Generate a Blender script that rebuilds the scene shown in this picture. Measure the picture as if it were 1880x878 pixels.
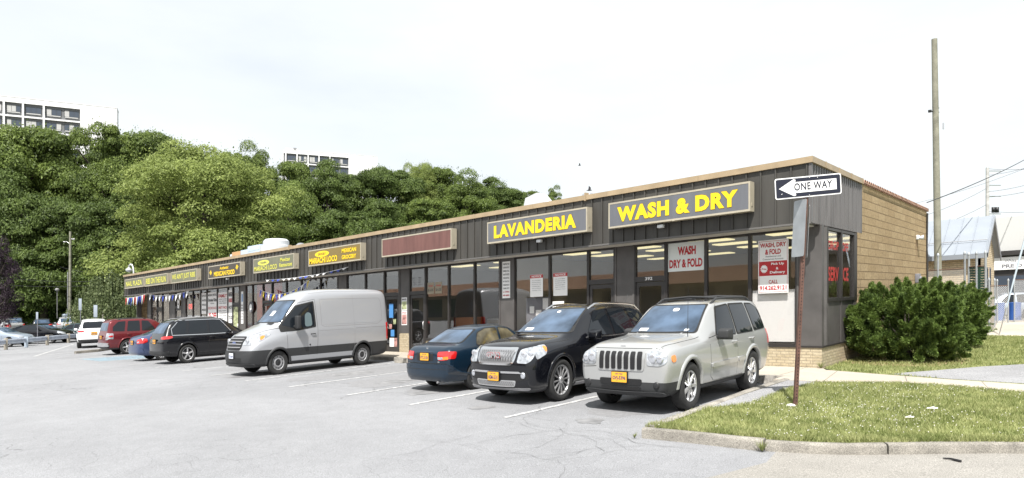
import bpy, bmesh, math, random
import numpy as np
from math import sin, cos, pi, radians, sqrt, atan2
from mathutils import Vector, Matrix
from mathutils.bvhtree import BVHTree

for o in list(bpy.data.objects):
    bpy.data.objects.remove(o)
sc = bpy.context.scene
COL = sc.collection
random.seed(7)
rng = np.random.default_rng(11)

# ------------------------------------------------------------------ camera
G = 0.0488            # the whole site falls towards -X (a sloping parking lot)
ZS = 1.15             # heights of everything on the site are taken 15 % taller than the nominal metres used below
cd = bpy.data.cameras.new('camera')
cam = bpy.data.objects.new('camera', cd)
COL.objects.link(cam)
cam.location = (0, 0, 2.09)
cam.rotation_euler = (radians(90), 0, radians(42.28))
cd.sensor_width = 36
cd.lens = 36 * 1172 / 1880
cd.shift_y = (520 - 439) / 1880
cd.clip_start = 0.1
cd.clip_end = 3000
sc.camera = cam

# ------------------------------------------------------------------ light
SUN_EL, SUN_AZ = radians(58), radians(30)      # azimuth: from -Y turned towards +X
world = bpy.data.worlds.new('World')
sc.world = world
world.use_nodes = True
nt = world.node_tree
nt.nodes.clear()
wo = nt.nodes.new('ShaderNodeOutputWorld')
bg = nt.nodes.new('ShaderNodeBackground')
sky = nt.nodes.new('ShaderNodeTexSky')
sky.sky_type = 'NISHITA'
sky.sun_disc = False
sky.sun_elevation = SUN_EL
sky.sun_rotation = pi - SUN_AZ
sky.air_density = 1.0
sky.dust_density = 2.5
sky.ozone_density = 1.5
bg.inputs[1].default_value = 0.085
tc = nt.nodes.new('ShaderNodeTexCoord')
mp = nt.nodes.new('ShaderNodeMapping')
mp.inputs['Scale'].default_value = (1.0, 1.0, 3.2)
mp.inputs['Location'].default_value = (3.1, 1.4, 0.4)
nz = nt.nodes.new('ShaderNodeTexNoise')
nz.inputs['Scale'].default_value = 1.3
nz.inputs['Detail'].default_value = 7
nz.inputs['Roughness'].default_value = 0.55
cr = nt.nodes.new('ShaderNodeValToRGB')
cr.color_ramp.elements[0].position = 0.30
cr.color_ramp.elements[1].position = 0.60
cr.color_ramp.elements[0].color = (0.74, 0.74, 0.74, 1)
cr.color_ramp.elements[1].color = (0.96, 0.96, 0.96, 1)
mx = nt.nodes.new('ShaderNodeMix')
mx.data_type = 'RGBA'
mx.inputs[7].default_value = (7.5, 7.85, 8.0, 1)     # sunlit thin cloud
L = nt.links.new
L(tc.outputs['Generated'], mp.inputs[0]); L(mp.outputs[0], nz.inputs[0])
L(nz.outputs[0], cr.inputs[0]); L(cr.outputs[0], mx.inputs[0])
L(sky.outputs[0], mx.inputs[6]); L(mx.outputs[2], bg.inputs[0]); L(bg.outputs[0], wo.inputs[0])

sd = bpy.data.lights.new('sun', 'SUN')
sd.energy = 4.9
sd.angle = radians(0.6)
sd.color = (1.0, 0.965, 0.91)
sun = bpy.data.objects.new('sun', sd)
COL.objects.link(sun)
sdir = Vector((cos(SUN_EL) * sin(SUN_AZ), -cos(SUN_EL) * cos(SUN_AZ), sin(SUN_EL)))
sun.rotation_euler = (-sdir).to_track_quat('-Z', 'Y').to_euler()
sun.location = (0, -20, 60)
sc.view_settings.view_transform = 'Standard'
sc.view_settings.look = 'None'
sc.view_settings.gamma = 1
sc.view_settings.use_curve_mapping = False
sc.view_settings.exposure = 0.75
sc.cycles.max_bounces = 6
sc.cycles.transparent_max_bounces = 12
sc.cycles.caustics_reflective = False
sc.cycles.caustics_refractive = False

# ------------------------------------------------------------------ materials
MATS = {}
def mat(name, col=(.5, .5, .5), rough=.6, metal=0., spec=.5, coat=0., noise=None, bump=None, emit=None, streak=False, tint=None, coord='Object'):
    """noise=(scale, amount, detail)  bump=(scale, strength, distance)"""
    if name in MATS:
        return MATS[name]
    m = bpy.data.materials.new(name)
    m.use_nodes = True
    t = m.node_tree
    b = t.nodes['Principled BSDF']
    b.inputs['Base Color'].default_value = (*col, 1)
    b.inputs['Roughness'].default_value = rough
    b.inputs['Metallic'].default_value = metal
    b.inputs['Specular IOR Level'].default_value = spec
    b.inputs['Coat Weight'].default_value = coat
    b.inputs['Coat Roughness'].default_value = 0.03
    if tint:
        b.inputs['Specular Tint'].default_value = (*tint, 1)
    if emit:
        b.inputs['Emission Color'].default_value = (*emit[0], 1)
        b.inputs['Emission Strength'].default_value = emit[1]
    c = t.nodes.new('ShaderNodeTexCoord')
    if noise:
        n = t.nodes.new('ShaderNodeTexNoise')
        n.inputs['Scale'].default_value = noise[0]
        n.inputs['Detail'].default_value = noise[2] if len(noise) > 2 else 4
        if streak:
            mpn = t.nodes.new('ShaderNodeMapping'); mpn.inputs['Scale'].default_value = (1.0, 1.0, .12)
            t.links.new(c.outputs[coord], mpn.inputs[0]); t.links.new(mpn.outputs[0], n.inputs[0])
        else:
            t.links.new(c.outputs[coord], n.inputs[0])
        r = t.nodes.new('ShaderNodeValToRGB')
        a = noise[1]
        r.color_ramp.elements[0].position = .3
        r.color_ramp.elements[1].position = .7
        r.color_ramp.elements[0].color = (*[max(0, x * (1 - a)) for x in col], 1)
        r.color_ramp.elements[1].color = (*[min(1, x * (1 + a)) for x in col], 1)
        t.links.new(n.outputs[0], r.inputs[0])
        t.links.new(r.outputs[0], b.inputs['Base Color'])
        m['_r'] = 1
    if bump:
        n2 = t.nodes.new('ShaderNodeTexNoise')
        n2.inputs['Scale'].default_value = bump[0]
        n2.inputs['Detail'].default_value = 4
        t.links.new(c.outputs[coord], n2.inputs[0])
        bp = t.nodes.new('ShaderNodeBump')
        bp.inputs['Strength'].default_value = bump[1]
        bp.inputs['Distance'].default_value = bump[2]
        t.links.new(n2.outputs[0], bp.inputs['Height'])
        t.links.new(bp.outputs[0], b.inputs['Normal'])
    MATS[name] = m
    return m

def brickmat(name, c1, c2, mortar, w, h, msize, rough=.85, axes='XZ', bias=0., offs=.5, bump=.6, nz=0.25):
    m = bpy.data.materials.new(name)
    m.use_nodes = True
    t = m.node_tree
    b = t.nodes['Principled BSDF']
    b.inputs['Roughness'].default_value = rough
    b.inputs['Specular IOR Level'].default_value = .2
    c = t.nodes.new('ShaderNodeTexCoord')
    s = t.nodes.new('ShaderNodeSeparateXYZ')
    k = t.nodes.new('ShaderNodeCombineXYZ')
    t.links.new(c.outputs['Object'], s.inputs[0])
    t.links.new(s.outputs['XYZ'.index(axes[0])], k.inputs[0])
    # courses follow the slope of the site
    sl = t.nodes.new('ShaderNodeMath'); sl.operation = 'MULTIPLY_ADD'
    sl.inputs[1].default_value = -G
    t.links.new(s.outputs[0], sl.inputs[0]); t.links.new(s.outputs[2], sl.inputs[2])
    t.links.new(sl.outputs[0], k.inputs[1])
    br = t.nodes.new('ShaderNodeTexBrick')
    br.inputs['Scale'].default_value = 1
    br.inputs['Brick Width'].default_value = w
    br.inputs['Row Height'].default_value = h
    br.inputs['Mortar Size'].default_value = msize
    br.inputs['Mortar Smooth'].default_value = .3
    br.inputs['Bias'].default_value = bias
    br.offset = offs
    br.inputs['Color1'].default_value = (*c1, 1)
    br.inputs['Color2'].default_value = (*c2, 1)
    br.inputs['Mortar'].default_value = (*mortar, 1)
    t.links.new(k.outputs[0], br.inputs[0])
    n = t.nodes.new('ShaderNodeTexNoise'); n.inputs['Scale'].default_value = 14; n.inputs['Detail'].default_value = 6
    n.inputs['Roughness'].default_value = .7
    t.links.new(c.outputs['Object'], n.inputs[0])
    r = t.nodes.new('ShaderNodeValToRGB')
    r.color_ramp.elements[0].position = .3; r.color_ramp.elements[1].position = .7
    r.color_ramp.elements[0].color = (1 - nz * 1.3,) * 3 + (1,); r.color_ramp.elements[1].color = (1, 1, 1, 1)
    t.links.new(n.outputs[0], r.inputs[0])
    x = t.nodes.new('ShaderNodeMix'); x.data_type = 'RGBA'; x.blend_type = 'MULTIPLY'; x.inputs[0].default_value = 1
    t.links.new(br.outputs[0], x.inputs[6]); t.links.new(r.outputs[0], x.inputs[7])
    t.links.new(x.outputs[2], b.inputs['Base Color'])
    ad = t.nodes.new('ShaderNodeMath'); ad.operation = 'MULTIPLY_ADD'
    ad.inputs[1].default_value = -1.2
    t.links.new(br.outputs['Fac'], ad.inputs[0]); t.links.new(n.outputs[0], ad.inputs[2])
    bp = t.nodes.new('ShaderNodeBump'); bp.inputs['Strength'].default_value = bump; bp.inputs['Distance'].default_value = .02
    t.links.new(ad.outputs[0], bp.inputs['Height']); t.links.new(bp.outputs[0], b.inputs['Normal'])
    MATS[name] = m
    return m

def glassmat(name, base=(.9, .93, .92), refl=.10, edge=.9, rough=0.0, tint=(1, 1, 1)):
    m = bpy.data.materials.new(name)
    m.use_nodes = True
    t = m.node_tree
    t.nodes.clear()
    o = t.nodes.new('ShaderNodeOutputMaterial')
    tr = t.nodes.new('ShaderNodeBsdfTransparent'); tr.inputs[0].default_value = (*base, 1)
    gl = t.nodes.new('ShaderNodeBsdfGlossy'); gl.inputs['Roughness'].default_value = rough
    gl.inputs['Color'].default_value = (*tint, 1)
    lw = t.nodes.new('ShaderNodeLayerWeight'); lw.inputs[0].default_value = .35
    mr = t.nodes.new('ShaderNodeMapRange'); mr.inputs[3].default_value = refl; mr.inputs[4].default_value = edge
    t.links.new(lw.outputs['Facing'], mr.inputs[0])
    x = t.nodes.new('ShaderNodeMixShader')
    t.links.new(mr.outputs[0], x.inputs[0]); t.links.new(tr.outputs[0], x.inputs[1]); t.links.new(gl.outputs[0], x.inputs[2])
    t.links.new(x.outputs[0], o.inputs[0])
    MATS[name] = m
    return m

def leafmat(name, c1, c2, transl=.35, rough=.55):
    m = bpy.data.materials.new(name)
    m.use_nodes = True
    t = m.node_tree
    t.nodes.clear()
    o = t.nodes.new('ShaderNodeOutputMaterial')
    g = t.nodes.new('ShaderNodeNewGeometry')
    c = t.nodes.new('ShaderNodeTexCoord')
    n = t.nodes.new('ShaderNodeTexNoise'); n.inputs['Scale'].default_value = 2.4; n.inputs['Detail'].default_value = 3
    t.links.new(c.outputs['Object'], n.inputs[0])
    a = t.nodes.new('ShaderNodeMath'); a.operation = 'MULTIPLY_ADD'; a.inputs[1].default_value = .45
    t.links.new(g.outputs['Random Per Island'], a.inputs[0]); t.links.new(n.outputs[0], a.inputs[2])
    r = t.nodes.new('ShaderNodeValToRGB')
    r.color_ramp.elements[0].position = .45; r.color_ramp.elements[1].position = 1.0
    r.color_ramp.elements[0].color = (*c1, 1); r.color_ramp.elements[1].color = (*c2, 1)
    t.links.new(a.outputs[0], r.inputs[0])
    d = t.nodes.new('ShaderNodeBsdfPrincipled'); d.inputs['Roughness'].default_value = rough
    d.inputs['Specular IOR Level'].default_value = .3
    tr = t.nodes.new('ShaderNodeBsdfTranslucent')
    x = t.nodes.new('ShaderNodeMixShader'); x.inputs[0].default_value = transl
    t.links.new(r.outputs[0], d.inputs['Base Color']); t.links.new(r.outputs[0], tr.inputs[0])
    t.links.new(d.outputs[0], x.inputs[1]); t.links.new(tr.outputs[0], x.inputs[2])
    t.links.new(x.outputs[0], o.inputs[0])
    MATS[name] = m
    return m

# ------------------------------------------------------------------ object helpers
REG = {}          # mesh name -> (shear?, rotation about z of its root)
ROOTS = []        # (object, shear?)
def setp(o, label=None, cat=None, group=None, kind=None):
    if label: o['label'] = label
    if cat: o['category'] = cat
    if group: o['group'] = group
    if kind: o['kind'] = kind
    return o

class MB:
    """collects geometry; .link makes ONE mesh object of it"""
    def __init__(s):
        s.v = []; s.f = []; s.m = []; s.sm = []
    def add(s, vs, fs, mi=0, smooth=False):
        b = len(s.v)
        s.v += [tuple(v) for v in vs]
        s.f += [tuple(i + b for i in f) for f in fs]
        s.m += [mi] * len(fs); s.sm += [smooth] * len(fs)
        return s
    def box(s, x0, x1, y0, y1, z0, z1, mi=0):
        v = [(x, y, z) for z in (z0, z1) for y in (y0, y1) for x in (x0, x1)]
        f = [(0, 2, 3, 1), (4, 5, 7, 6), (0, 1, 5, 4), (2, 6, 7, 3), (0, 4, 6, 2), (1, 3, 7, 5)]
        return s.add(v, f, mi)
    def cbox(s, x0, x1, y0, y1, z0, z1, c=.01, mi=0):
        """box with chamfered edges"""
        bm = bmesh.new()
        v = [bm.verts.new((x, y, z)) for z in (z0, z1) for y in (y0, y1) for x in (x0, x1)]
        for f in [(0, 2, 3, 1), (4, 5, 7, 6), (0, 1, 5, 4), (2, 6, 7, 3), (0, 4, 6, 2), (1, 3, 7, 5)]:
            bm.faces.new([v[i] for i in f])
        bmesh.ops.bevel(bm, geom=list(bm.edges), offset=c, segments=2, affect='EDGES', profile=.6)
        bm.verts.index_update()
        s.add([tuple(q.co) for q in bm.verts], [[q.index for q in f.verts] for f in bm.faces], mi, True)
        bm.free()
        return s
    def quad(s, a, b, c, d, mi=0):
        return s.add([a, b, c, d], [(0, 1, 2, 3)], mi)
    def poly(s, pts, mi=0):
        return s.add(pts, [tuple(range(len(pts)))], mi)
    def tube(s, pts, r, n=8, mi=0, cap=True):
        pts = [Vector(p) for p in pts]
        rs = r if isinstance(r, (list, tuple)) else [r] * len(pts)
        vs = []; fs = []
        up = Vector((0, 0, 1))
        for i, p in enumerate(pts):
            d = (pts[min(i + 1, len(pts) - 1)] - pts[max(i - 1, 0)]).normalized()
            if abs(d.dot(up)) > .95: u = Vector((1, 0, 0))
            else: u = up
            a = d.cross(u).normalized(); b = a.cross(d).normalized()
            for k in range(n):
                t = 2 * pi * k / n
                vs.append(p + (a * cos(t) + b * sin(t)) * rs[i])
        for i in range(len(pts) - 1):
            for k in range(n):
                k2 = (k + 1) % n
                fs.append((i * n + k, i * n + k2, (i + 1) * n + k2, (i + 1) * n + k))
        s.add(vs, fs, mi, True)
        if cap:
            s.add([vs[k] for k in range(n)], [tuple(range(n))], mi)
            s.add([vs[len(vs) - n + k] for k in range(n)], [tuple(reversed(range(n)))], mi)
        return s
    def lathe(s, prof, n=24, axis='Y', o=(0, 0, 0), mi=0, smooth=True, a0=0, a1=2 * pi):
        """prof: (r, h) pairs revolved about an axis through o"""
        vs = []; fs = []
        full = abs(a1 - a0 - 2 * pi) < 1e-6
        m = n if full else n + 1
        for k in range(m):
            t = a0 + (a1 - a0) * k / n
            for r, h in prof:
                c_, s_ = r * cos(t), r * sin(t)
                p = (c_, h, s_) if axis == 'Y' else ((c_, s_, h) if axis == 'Z' else (h, c_, s_))
                vs.append((p[0] + o[0], p[1] + o[1], p[2] + o[2]))
        q = len(prof)
        for k in range(n):
            k2 = (k + 1) % m
            for i in range(q - 1):
                fs.append((k * q + i, k * q + i + 1, k2 * q + i + 1, k2 * q + i))
        return s.add(vs, fs, mi, smooth)
    def blob(s, c, r, n=10, m=6, mi=0):
        prof = [(max(1e-4, sin(pi * j / m)), -cos(pi * j / m)) for j in range(m + 1)]
        vs = []; fs = []
        for k in range(n):
            t = 2 * pi * k / n
            for a, h in prof:
                vs.append((c[0] + a * cos(t) * r[0], c[1] + a * sin(t) * r[1], c[2] + h * r[2]))
        q = m + 1
        for k in range(n):
            k2 = (k + 1) % n
            for i in range(m):
                fs.append((k * q + i, k2 * q + i, k2 * q + i + 1, k * q + i + 1))
        return s.add(vs, fs, mi, True)
    def text(s, body, O, U, V, w, h, bold=0., ext=0.006, mi=0, spacing=1., italic=0.):
        vs, fs = text2d(body, bold, spacing, italic)
        O = Vector(O); U = Vector(U); V = Vector(V); N = U.cross(V)
        s.add([O + U * (x * w) + V * (y * h) + N * ext for x, y in vs], fs, mi)
        return s
    def mesh(s, name):
        me = bpy.data.meshes.new(name)
        me.from_pydata([tuple(v) for v in s.v], [], s.f)
        me.polygons.foreach_set('material_index', s.m)
        me.polygons.foreach_set('use_smooth', s.sm)
        me.update()
        return me
    def link(s, name, mats, parent=None, shear=True, rz=0., loc=None, fix=True, angle=None):
        me = s.mesh(name)
        if fix:
            bm = bmesh.new(); bm.from_mesh(me)
            bmesh.ops.remove_doubles(bm, verts=bm.verts, dist=1e-5) if len(me.vertices) < 60000 and fix == 2 else None
            bmesh.ops.recalc_face_normals(bm, faces=bm.faces)
            bm.to_mesh(me); bm.free()
        if angle: me.set_sharp_from_angle(angle=radians(angle))
        return link_mesh(name, me, mats, parent, shear, rz, loc)

def link_mesh(name, me, mats, parent=None, shear=True, rz=0., loc=None):
    if not isinstance(mats, (list, tuple)): mats = [mats]
    if len(me.materials): me.materials.clear()
    for m in mats: me.materials.append(MATS[m] if isinstance(m, str) else m)
    o = bpy.data.objects.new(name, me)
    COL.objects.link(o)
    if parent is not None:
        o.parent = parent
        r = parent
        while r.parent: r = r.parent
        rz = r.rotation_euler.z
        shear = r.get('_shear', 1)
    else:
        o['_shear'] = 1 if shear else 0
        if loc: o.location = loc
        o.rotation_euler = (0, 0, rz)
        ROOTS.append(o)
    REG[me.name] = (shear, rz)
    return o

def thing(name, label, cat, loc=(0, 0, 0), rz=0., group=None, shear=True, kind=None):
    o = bpy.data.objects.new(name, None)
    COL.objects.link(o)
    o.empty_display_size = .2
    o.location = loc; o.rotation_euler = (0, 0, rz)
    o['_shear'] = 1 if shear else 0
    ROOTS.append(o)
    return setp(o, label, cat, group, kind)

TCACHE = {}
def text2d(body, bold=0., spacing=1., italic=0.):
    key = (body, bold, spacing, italic)
    if key in TCACHE: return TCACHE[key]
    c = bpy.data.curves.new('lettering', 'FONT')
    c.body = body; c.size = 1; c.offset = bold; c.resolution_u = 3
    c.space_character = spacing; c.shear = italic
    o = bpy.data.objects.new('lettering', c)
    COL.objects.link(o)
    dg = bpy.context.evaluated_depsgraph_get(); dg.update()
    me = bpy.data.meshes.new_from_object(o.evaluated_get(dg))
    vs = [(v.co.x, v.co.y) for v in me.vertices]
    fs = [tuple(p.vertices) for p in me.polygons]
    bpy.data.objects.remove(o); bpy.data.curves.remove(c); bpy.data.meshes.remove(me)
    x0 = min(v[0] for v in vs); x1 = max(v[0] for v in vs); y0 = min(v[1] for v in vs); y1 = max(v[1] for v in vs)
    vs = [((x - x0) / (x1 - x0), (y - y0) / max(1e-6, (y1 - y0))) for x, y in vs]
    TCACHE[key] = (vs, fs)
    return vs, fs

def copy_tree(o, parent=None):
    c = o.copy(); COL.objects.link(c)
    if parent is not None: c.parent = parent
    else: ROOTS.append(c)
    for ch in list(o.children): copy_tree(ch, c)
    return c

def finish():
    """put every design-space object on the sloping site"""
    for n, (shear, rz) in REG.items():
        me = bpy.data.meshes.get(n)
        if me is None or not shear: continue
        k = len(me.vertices)
        a = np.empty(k * 3, dtype=np.float32)
        me.vertices.foreach_get('co', a)
        a = a.reshape(-1, 3)
        a[:, 2] = a[:, 2] * ZS + G * (cos(rz) * a[:, 0] - sin(rz) * a[:, 1])
        me.vertices.foreach_set('co', a.ravel())
        me.update()
    for o in ROOTS:
        if o.get('_shear', 1):
            o.location.z = o.location.z * ZS + G * o.location.x
    for o in COL.objects:
        if '_shear' in o: del o['_shear']
    for m in bpy.data.materials:
        if '_r' in m: del m['_r']

def smooth01(t):
    t = max(0., min(1., t)); return t * t * (3 - 2 * t)
def hill(x, y):
    q = (-x * .8 + y * .6) - 88
    a = -x - .45 * y
    return 0 if q <= 0 else 34 * (1 - math.exp(-q / 62.)) * smooth01(q / 14.) * smooth01((a - 5) / 25) * smooth01((y + 35) / 30)
def terrain(x, y):
    return G * min(x, 30) + hill(x, y)
# ------------------------------------------------------------------ ground materials
def asphalt(name, c, c2, crack=0.0, speck=.25):
    m = bpy.data.materials.new(name); m.use_nodes = True; t = m.node_tree
    b = t.nodes['Principled BSDF']; b.inputs['Roughness'].default_value = .9; b.inputs['Specular IOR Level'].default_value = .25
    co = t.nodes.new('ShaderNodeTexCoord')
    def N(scale, det, rough=.5):
        n = t.nodes.new('ShaderNodeTexNoise'); n.inputs['Scale'].default_value = scale; n.inputs['Detail'].default_value = det
        n.inputs['Roughness'].default_value = rough
        t.links.new(co.outputs['Object'], n.inputs[0]); return n
    n1 = N(.22, 5, .6); n2 = N(75, 2, .6); n3 = N(2.2, 6, .65)
    r = t.nodes.new('ShaderNodeValToRGB'); r.color_ramp.elements[0].position = .33; r.color_ramp.elements[1].position = .68
    r.color_ramp.elements[0].color = (*c, 1); r.color_ramp.elements[1].color = (*c2, 1)
    t.links.new(n1.outputs[0], r.inputs[0])
    def mul(prev, node, lo, hi, p0=.35, p1=.65):
        q = t.nodes.new('ShaderNodeValToRGB'); q.color_ramp.elements[0].position = p0; q.color_ramp.elements[1].position = p1
        q.color_ramp.elements[0].color = (lo, lo, lo, 1); q.color_ramp.elements[1].color = (hi, hi, hi, 1)
        t.links.new(node, q.inputs[0])
        x = t.nodes.new('ShaderNodeMix'); x.data_type = 'RGBA'; x.blend_type = 'MULTIPLY'; x.inputs[0].default_value = 1
        t.links.new(prev, x.inputs[6]); t.links.new(q.outputs[0], x.inputs[7]); return x.outputs[2]
    p = mul(r.outputs[0], n2.outputs[0], 1 - speck, 1 + speck)
    p = mul(p, n3.outputs[0], .93 if name != 'kerb_concrete' else .55, 1.03)
    if crack:
        # a worn net of cracks that comes and goes
        v = t.nodes.new('ShaderNodeTexVoronoi'); v.feature = 'DISTANCE_TO_EDGE'; v.inputs['Scale'].default_value = 1.9
        dn = N(1.5, 4); ad = t.nodes.new('ShaderNodeMix'); ad.data_type = 'RGBA'; ad.inputs[0].default_value = .3
        t.links.new(co.outputs['Object'], ad.inputs[6]); t.links.new(dn.outputs['Color'], ad.inputs[7])
        t.links.new(ad.outputs[2], v.inputs[0])
        msk = N(.16, 2); mr = t.nodes.new('ShaderNodeMapRange'); mr.inputs[1].default_value = .54; mr.inputs[2].default_value = .66
        t.links.new(msk.outputs[0], mr.inputs[0])
        wd = t.nodes.new('ShaderNodeMath'); wd.operation = 'MULTIPLY'; wd.inputs[1].default_value = .008
        t.links.new(mr.outputs[0], wd.inputs[0])
        lt = t.nodes.new('ShaderNodeMath'); lt.operation = 'LESS_THAN'
        t.links.new(v.outputs['Distance'], lt.inputs[0]); t.links.new(wd.outputs[0], lt.inputs[1])
        x = t.nodes.new('ShaderNodeMix'); x.data_type = 'RGBA'
        t.links.new(lt.outputs[0], x.inputs[0]); t.links.new(p, x.inputs[6]); x.inputs[7].default_value = (c[0] * crack, c[1] * crack, c[2] * crack, 1)
        p = x.outputs[2]
    t.links.new(p, b.inputs['Base Color'])
    bp = t.nodes.new('ShaderNodeBump'); bp.inputs['Strength'].default_value = .35; bp.inputs['Distance'].default_value = .006
    t.links.new(n2.outputs[0], bp.inputs['Height']); t.links.new(bp.outputs[0], b.inputs['Normal'])
    MATS[name] = m
asphalt('lot_asphalt', (.218, .221, .231), (.258, .261, .272), .72, .3)
asphalt('street_asphalt', (.24, .228, .208), (.29, .277, .256), .6, .35)
asphalt('gravel', (.20, .20, .205), (.32, .32, .33), 0, .6)
asphalt('concrete', (.36, .32, .27), (.46, .42, .355), 0, .18)
asphalt('kerb_concrete', (.22, .205, .18), (.38, .355, .315), 0, .35)
asphalt('dirt', (.28, .20, .12), (.40, .30, .19), 0, .4)
mat('line_paint', (.44, .44, .44), .8, noise=(11, .42, 7))
mat('blue_paint', (.26, .42, .52), .8, noise=(3, .25, 6))
mat('oil', (.205, .205, .21), .6, noise=(3, .4, 5))
mat('lawn', (.19, .21, .085), .95, spec=.1, noise=(1.2, .35, 8))
mat('bank_grass', (.055, .095, .02), .95, spec=.1, noise=(.35, .45, 8))
mat('hill_soil', (.028, .030, .014), .95, spec=.1, noise=(.2, .5, 6))

# one ground sheet out to the horizon, rising into the wooded hill on the left
def frange(a, b, s):
    n = int(round((b - a) / s)); return [a + (b - a) * i / n for i in range(n + 1)]
xs = frange(-1500, -260, 60)[:-1] + frange(-260, 0, 5)[:-1] + frange(0, 600, 60)
ys = frange(-600, -60, 60)[:-1] + frange(-60, 180, 5)[:-1] + frange(180, 1500, 60)
b = MB()
def tz(x, y):
    return terrain(max(x, -400), y) if x > -400 else terrain(-400, y)
b.v = [(x, y, tz(x, y) - .04) for y in ys for x in xs]
nx = len(xs)
for j in range(len(ys) - 1):
    for i in range(nx - 1):
        x, y = xs[i], ys[j]
        b.f.append((j * nx + i, j * nx + i + 1, (j + 1) * nx + i + 1, (j + 1) * nx + i))
        q = (-x * .8 + y * .6) - 88
        b.m.append(2 if y < -4 else 1 if q > 16 else 0); b.sm.append(True)
setp(b.link('ground', ['bank_grass', 'hill_soil', 'street_asphalt'], shear=False, fix=False), kind='structure')

def sheet(name, pts, z, m, kind='structure'):
    b = MB(); b.poly([(x, y, z) for x, y in pts])
    o = b.link(name, m); return setp(o, kind=kind)
def slab(name, pts, z0, z1, m):
    b = MB(); n = len(pts)
    b.poly([(x, y, z1) for x, y in pts])
    for i in range(n):
        a, c = pts[i], pts[(i + 1) % n]
        b.quad((*a, z0), (*c, z0), (*c, z1), (*a, z1))
    return setp(b.link(name, m), kind='structure')
sheet('parking_lot', [(-97, -75), (-2, -75), (-2, 6.5), (-2.45, 8.6), (-4.0, 9.2), (-5.2, 9.2), (-5.2, 34), (-62, 34), (-92, 30), (-97, 0)], 0, 'lot_asphalt')
sheet('street', [(-11.5, -6.5), (-8, -75), (60, -75), (60, 16), (-.3, 11.8), (-1.9, 9.9), (-3.2, 9.2), (-3.0, 8.0), (-3.28, 6.97), (-5.2, 3.2)], .006, 'street_asphalt')

slab('road', [(-97, -20), (-80, -20), (-80, 30), (-92, 30), (-97, 20)], -.2, .6, 'lot_asphalt')
# painted stall lines and the aisle
for i, (xa, ya, xb, yb) in enumerate([(-8.0, 8.6, -8.02, 15.2), (-10.85, 8.65, -10.9, 15.2), (-13.52, 8.85, -13.6, 15.2),
        (-16.55, 8.95, -16.7, 15.2), (-19.5, 9.1, -19.7, 15.2), (-22.4, 9.25, -22.6, 15.2), (-25.5, 9.5, -25.8, 15.2),
        (-28.4, 9.5, -28.6, 15.2), (-31.6, 9.5, -31.7, 15.2), (-35.6, 9.3, -35.8, 15.2), (-39.9, 9.3, -40.1, 14.8), (-43.2, 9.3, -43.6, 14.5),
        (-46.5, 8.9, -51.0, 14.1), (-46.37, 8.91, -64.6, 15.2), (-52.0, 11.1, -57.5, 16.5), (-58.0, 13.0, -62.0, 17.2)]):
    d = Vector((xb - xa, yb - ya)).normalized(); n = Vector((-d.y, d.x)) * .055
    sheet('parking_line', [(xa - n.x, ya - n.y), (xb - n.x, yb - n.y), (xb + n.x, yb + n.y), (xa + n.x, ya + n.y)], .007, 'line_paint')
b = MB()
for k in range(6):
    x0 = -39.6 + k * .62
    b.poly([(x0, 9.6, .006), (x0 + .22, 9.6, .006), (x0 + .95, 12.9, .006), (x0 + .73, 12.9, .006)])
setp(b.link('parking_line', 'blue_paint'), kind='structure')
for (x, y, r) in [(-14.7, 11.3, .55), (-15.2, 12.6, .4), (-17.9, 12.0, .6), (-21.0, 9.6, .3), (-12.1, 10.0, .35), (-24.0, 11.5, .5), (-9.2, 9.2, .25), (-6.5, 9.2, .3)]:
    pts = []
    for k in range(18):
        t = 2 * pi * k / 18; q = r * (.6 + .5 * random.random()); pts.append((x + q * cos(t), y + q * sin(t) * 1.3))
    sheet('oil_stain', pts, .0035, 'oil')

# sidewalk in front of the shops and across the corner
slab('sidewalk', [(-57.5, 15.75), (-5.45, 15.75), (-5.45, 14.95), (-4.44, 15.0), (-3.0, 15.57), (-1.98, 15.42), (-.93, 15.0), (8, 11.5), (8, 12.9), (-1.0, 16.17), (-2.37, 16.45), (-3.68, 16.87), (-4.99, 17.3), (-5.18, 17.69), (-57.5, 17.69)], -.2, .12, 'concrete')
b = MB()
for x in frange(-57, -5.6, 1.52): b.box(x, x + .015, 15.78, 17.68, .118, .1225)
for (x, y, x2, y2) in [(-4.4, 15.05, -4.7, 17.2), (-2.9, 15.58, -3.15, 16.7), (-1.5, 15.3, -1.7, 16.3)]:
    b.quad((x, y, .1225), (x + .015, y, .1225), (x2 + .015, y2, .1225), (x2, y2, .1225))
setp(b.link('sidewalk_joints', mat('joint', (.16, .145, .12), .9)), kind='structure')
# lawns
LAWN1 = [(-5.08, 8.58), (-4.1, 8.66), (-3.24, 8.74), (-2.66, 8.92), (-1.85, 9.40), (-1.22, 9.86), (-.5, 10.3), (1.5, 10.9), (8, 9.2), (8, 11.4), (-.93, 14.93), (-1.98, 15.34), (-3.0, 15.48), (-4.3, 14.9), (-5.12, 14.9)]
LAWN2 = [(-5.17, 17.75), (-4.9, 17.4), (-3.68, 16.95), (-2.37, 16.5), (-1.0, 16.25), (8, 13.0), (8, 31.6), (-1.9, 31.4), (-2.8, 31.6), (-3.75, 32.2), (-5.17, 33)]
slab('lawn', LAWN1, -.2, .115, 'lawn')
slab('lawn', LAWN2, -.2, .115, 'lawn')
slab('parking_lot', [(-3.5, 17.0), (-2.37, 16.55), (-1.0, 16.3), (6, 14.0), (6, 22.5), (-.6, 20.9), (-1.3, 20.2), (-2.04, 19.3), (-2.9, 17.9)], .0, .125, 'gravel')
slab('parking_lot', [(-5.08, 10.5), (-4.78, 11.0), (-4.55, 11.6), (-4.66, 13.6), (-4.4, 14.6), (-4.5, 14.88), (-5.1, 14.88)], .0, .124, 'gravel')
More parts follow.
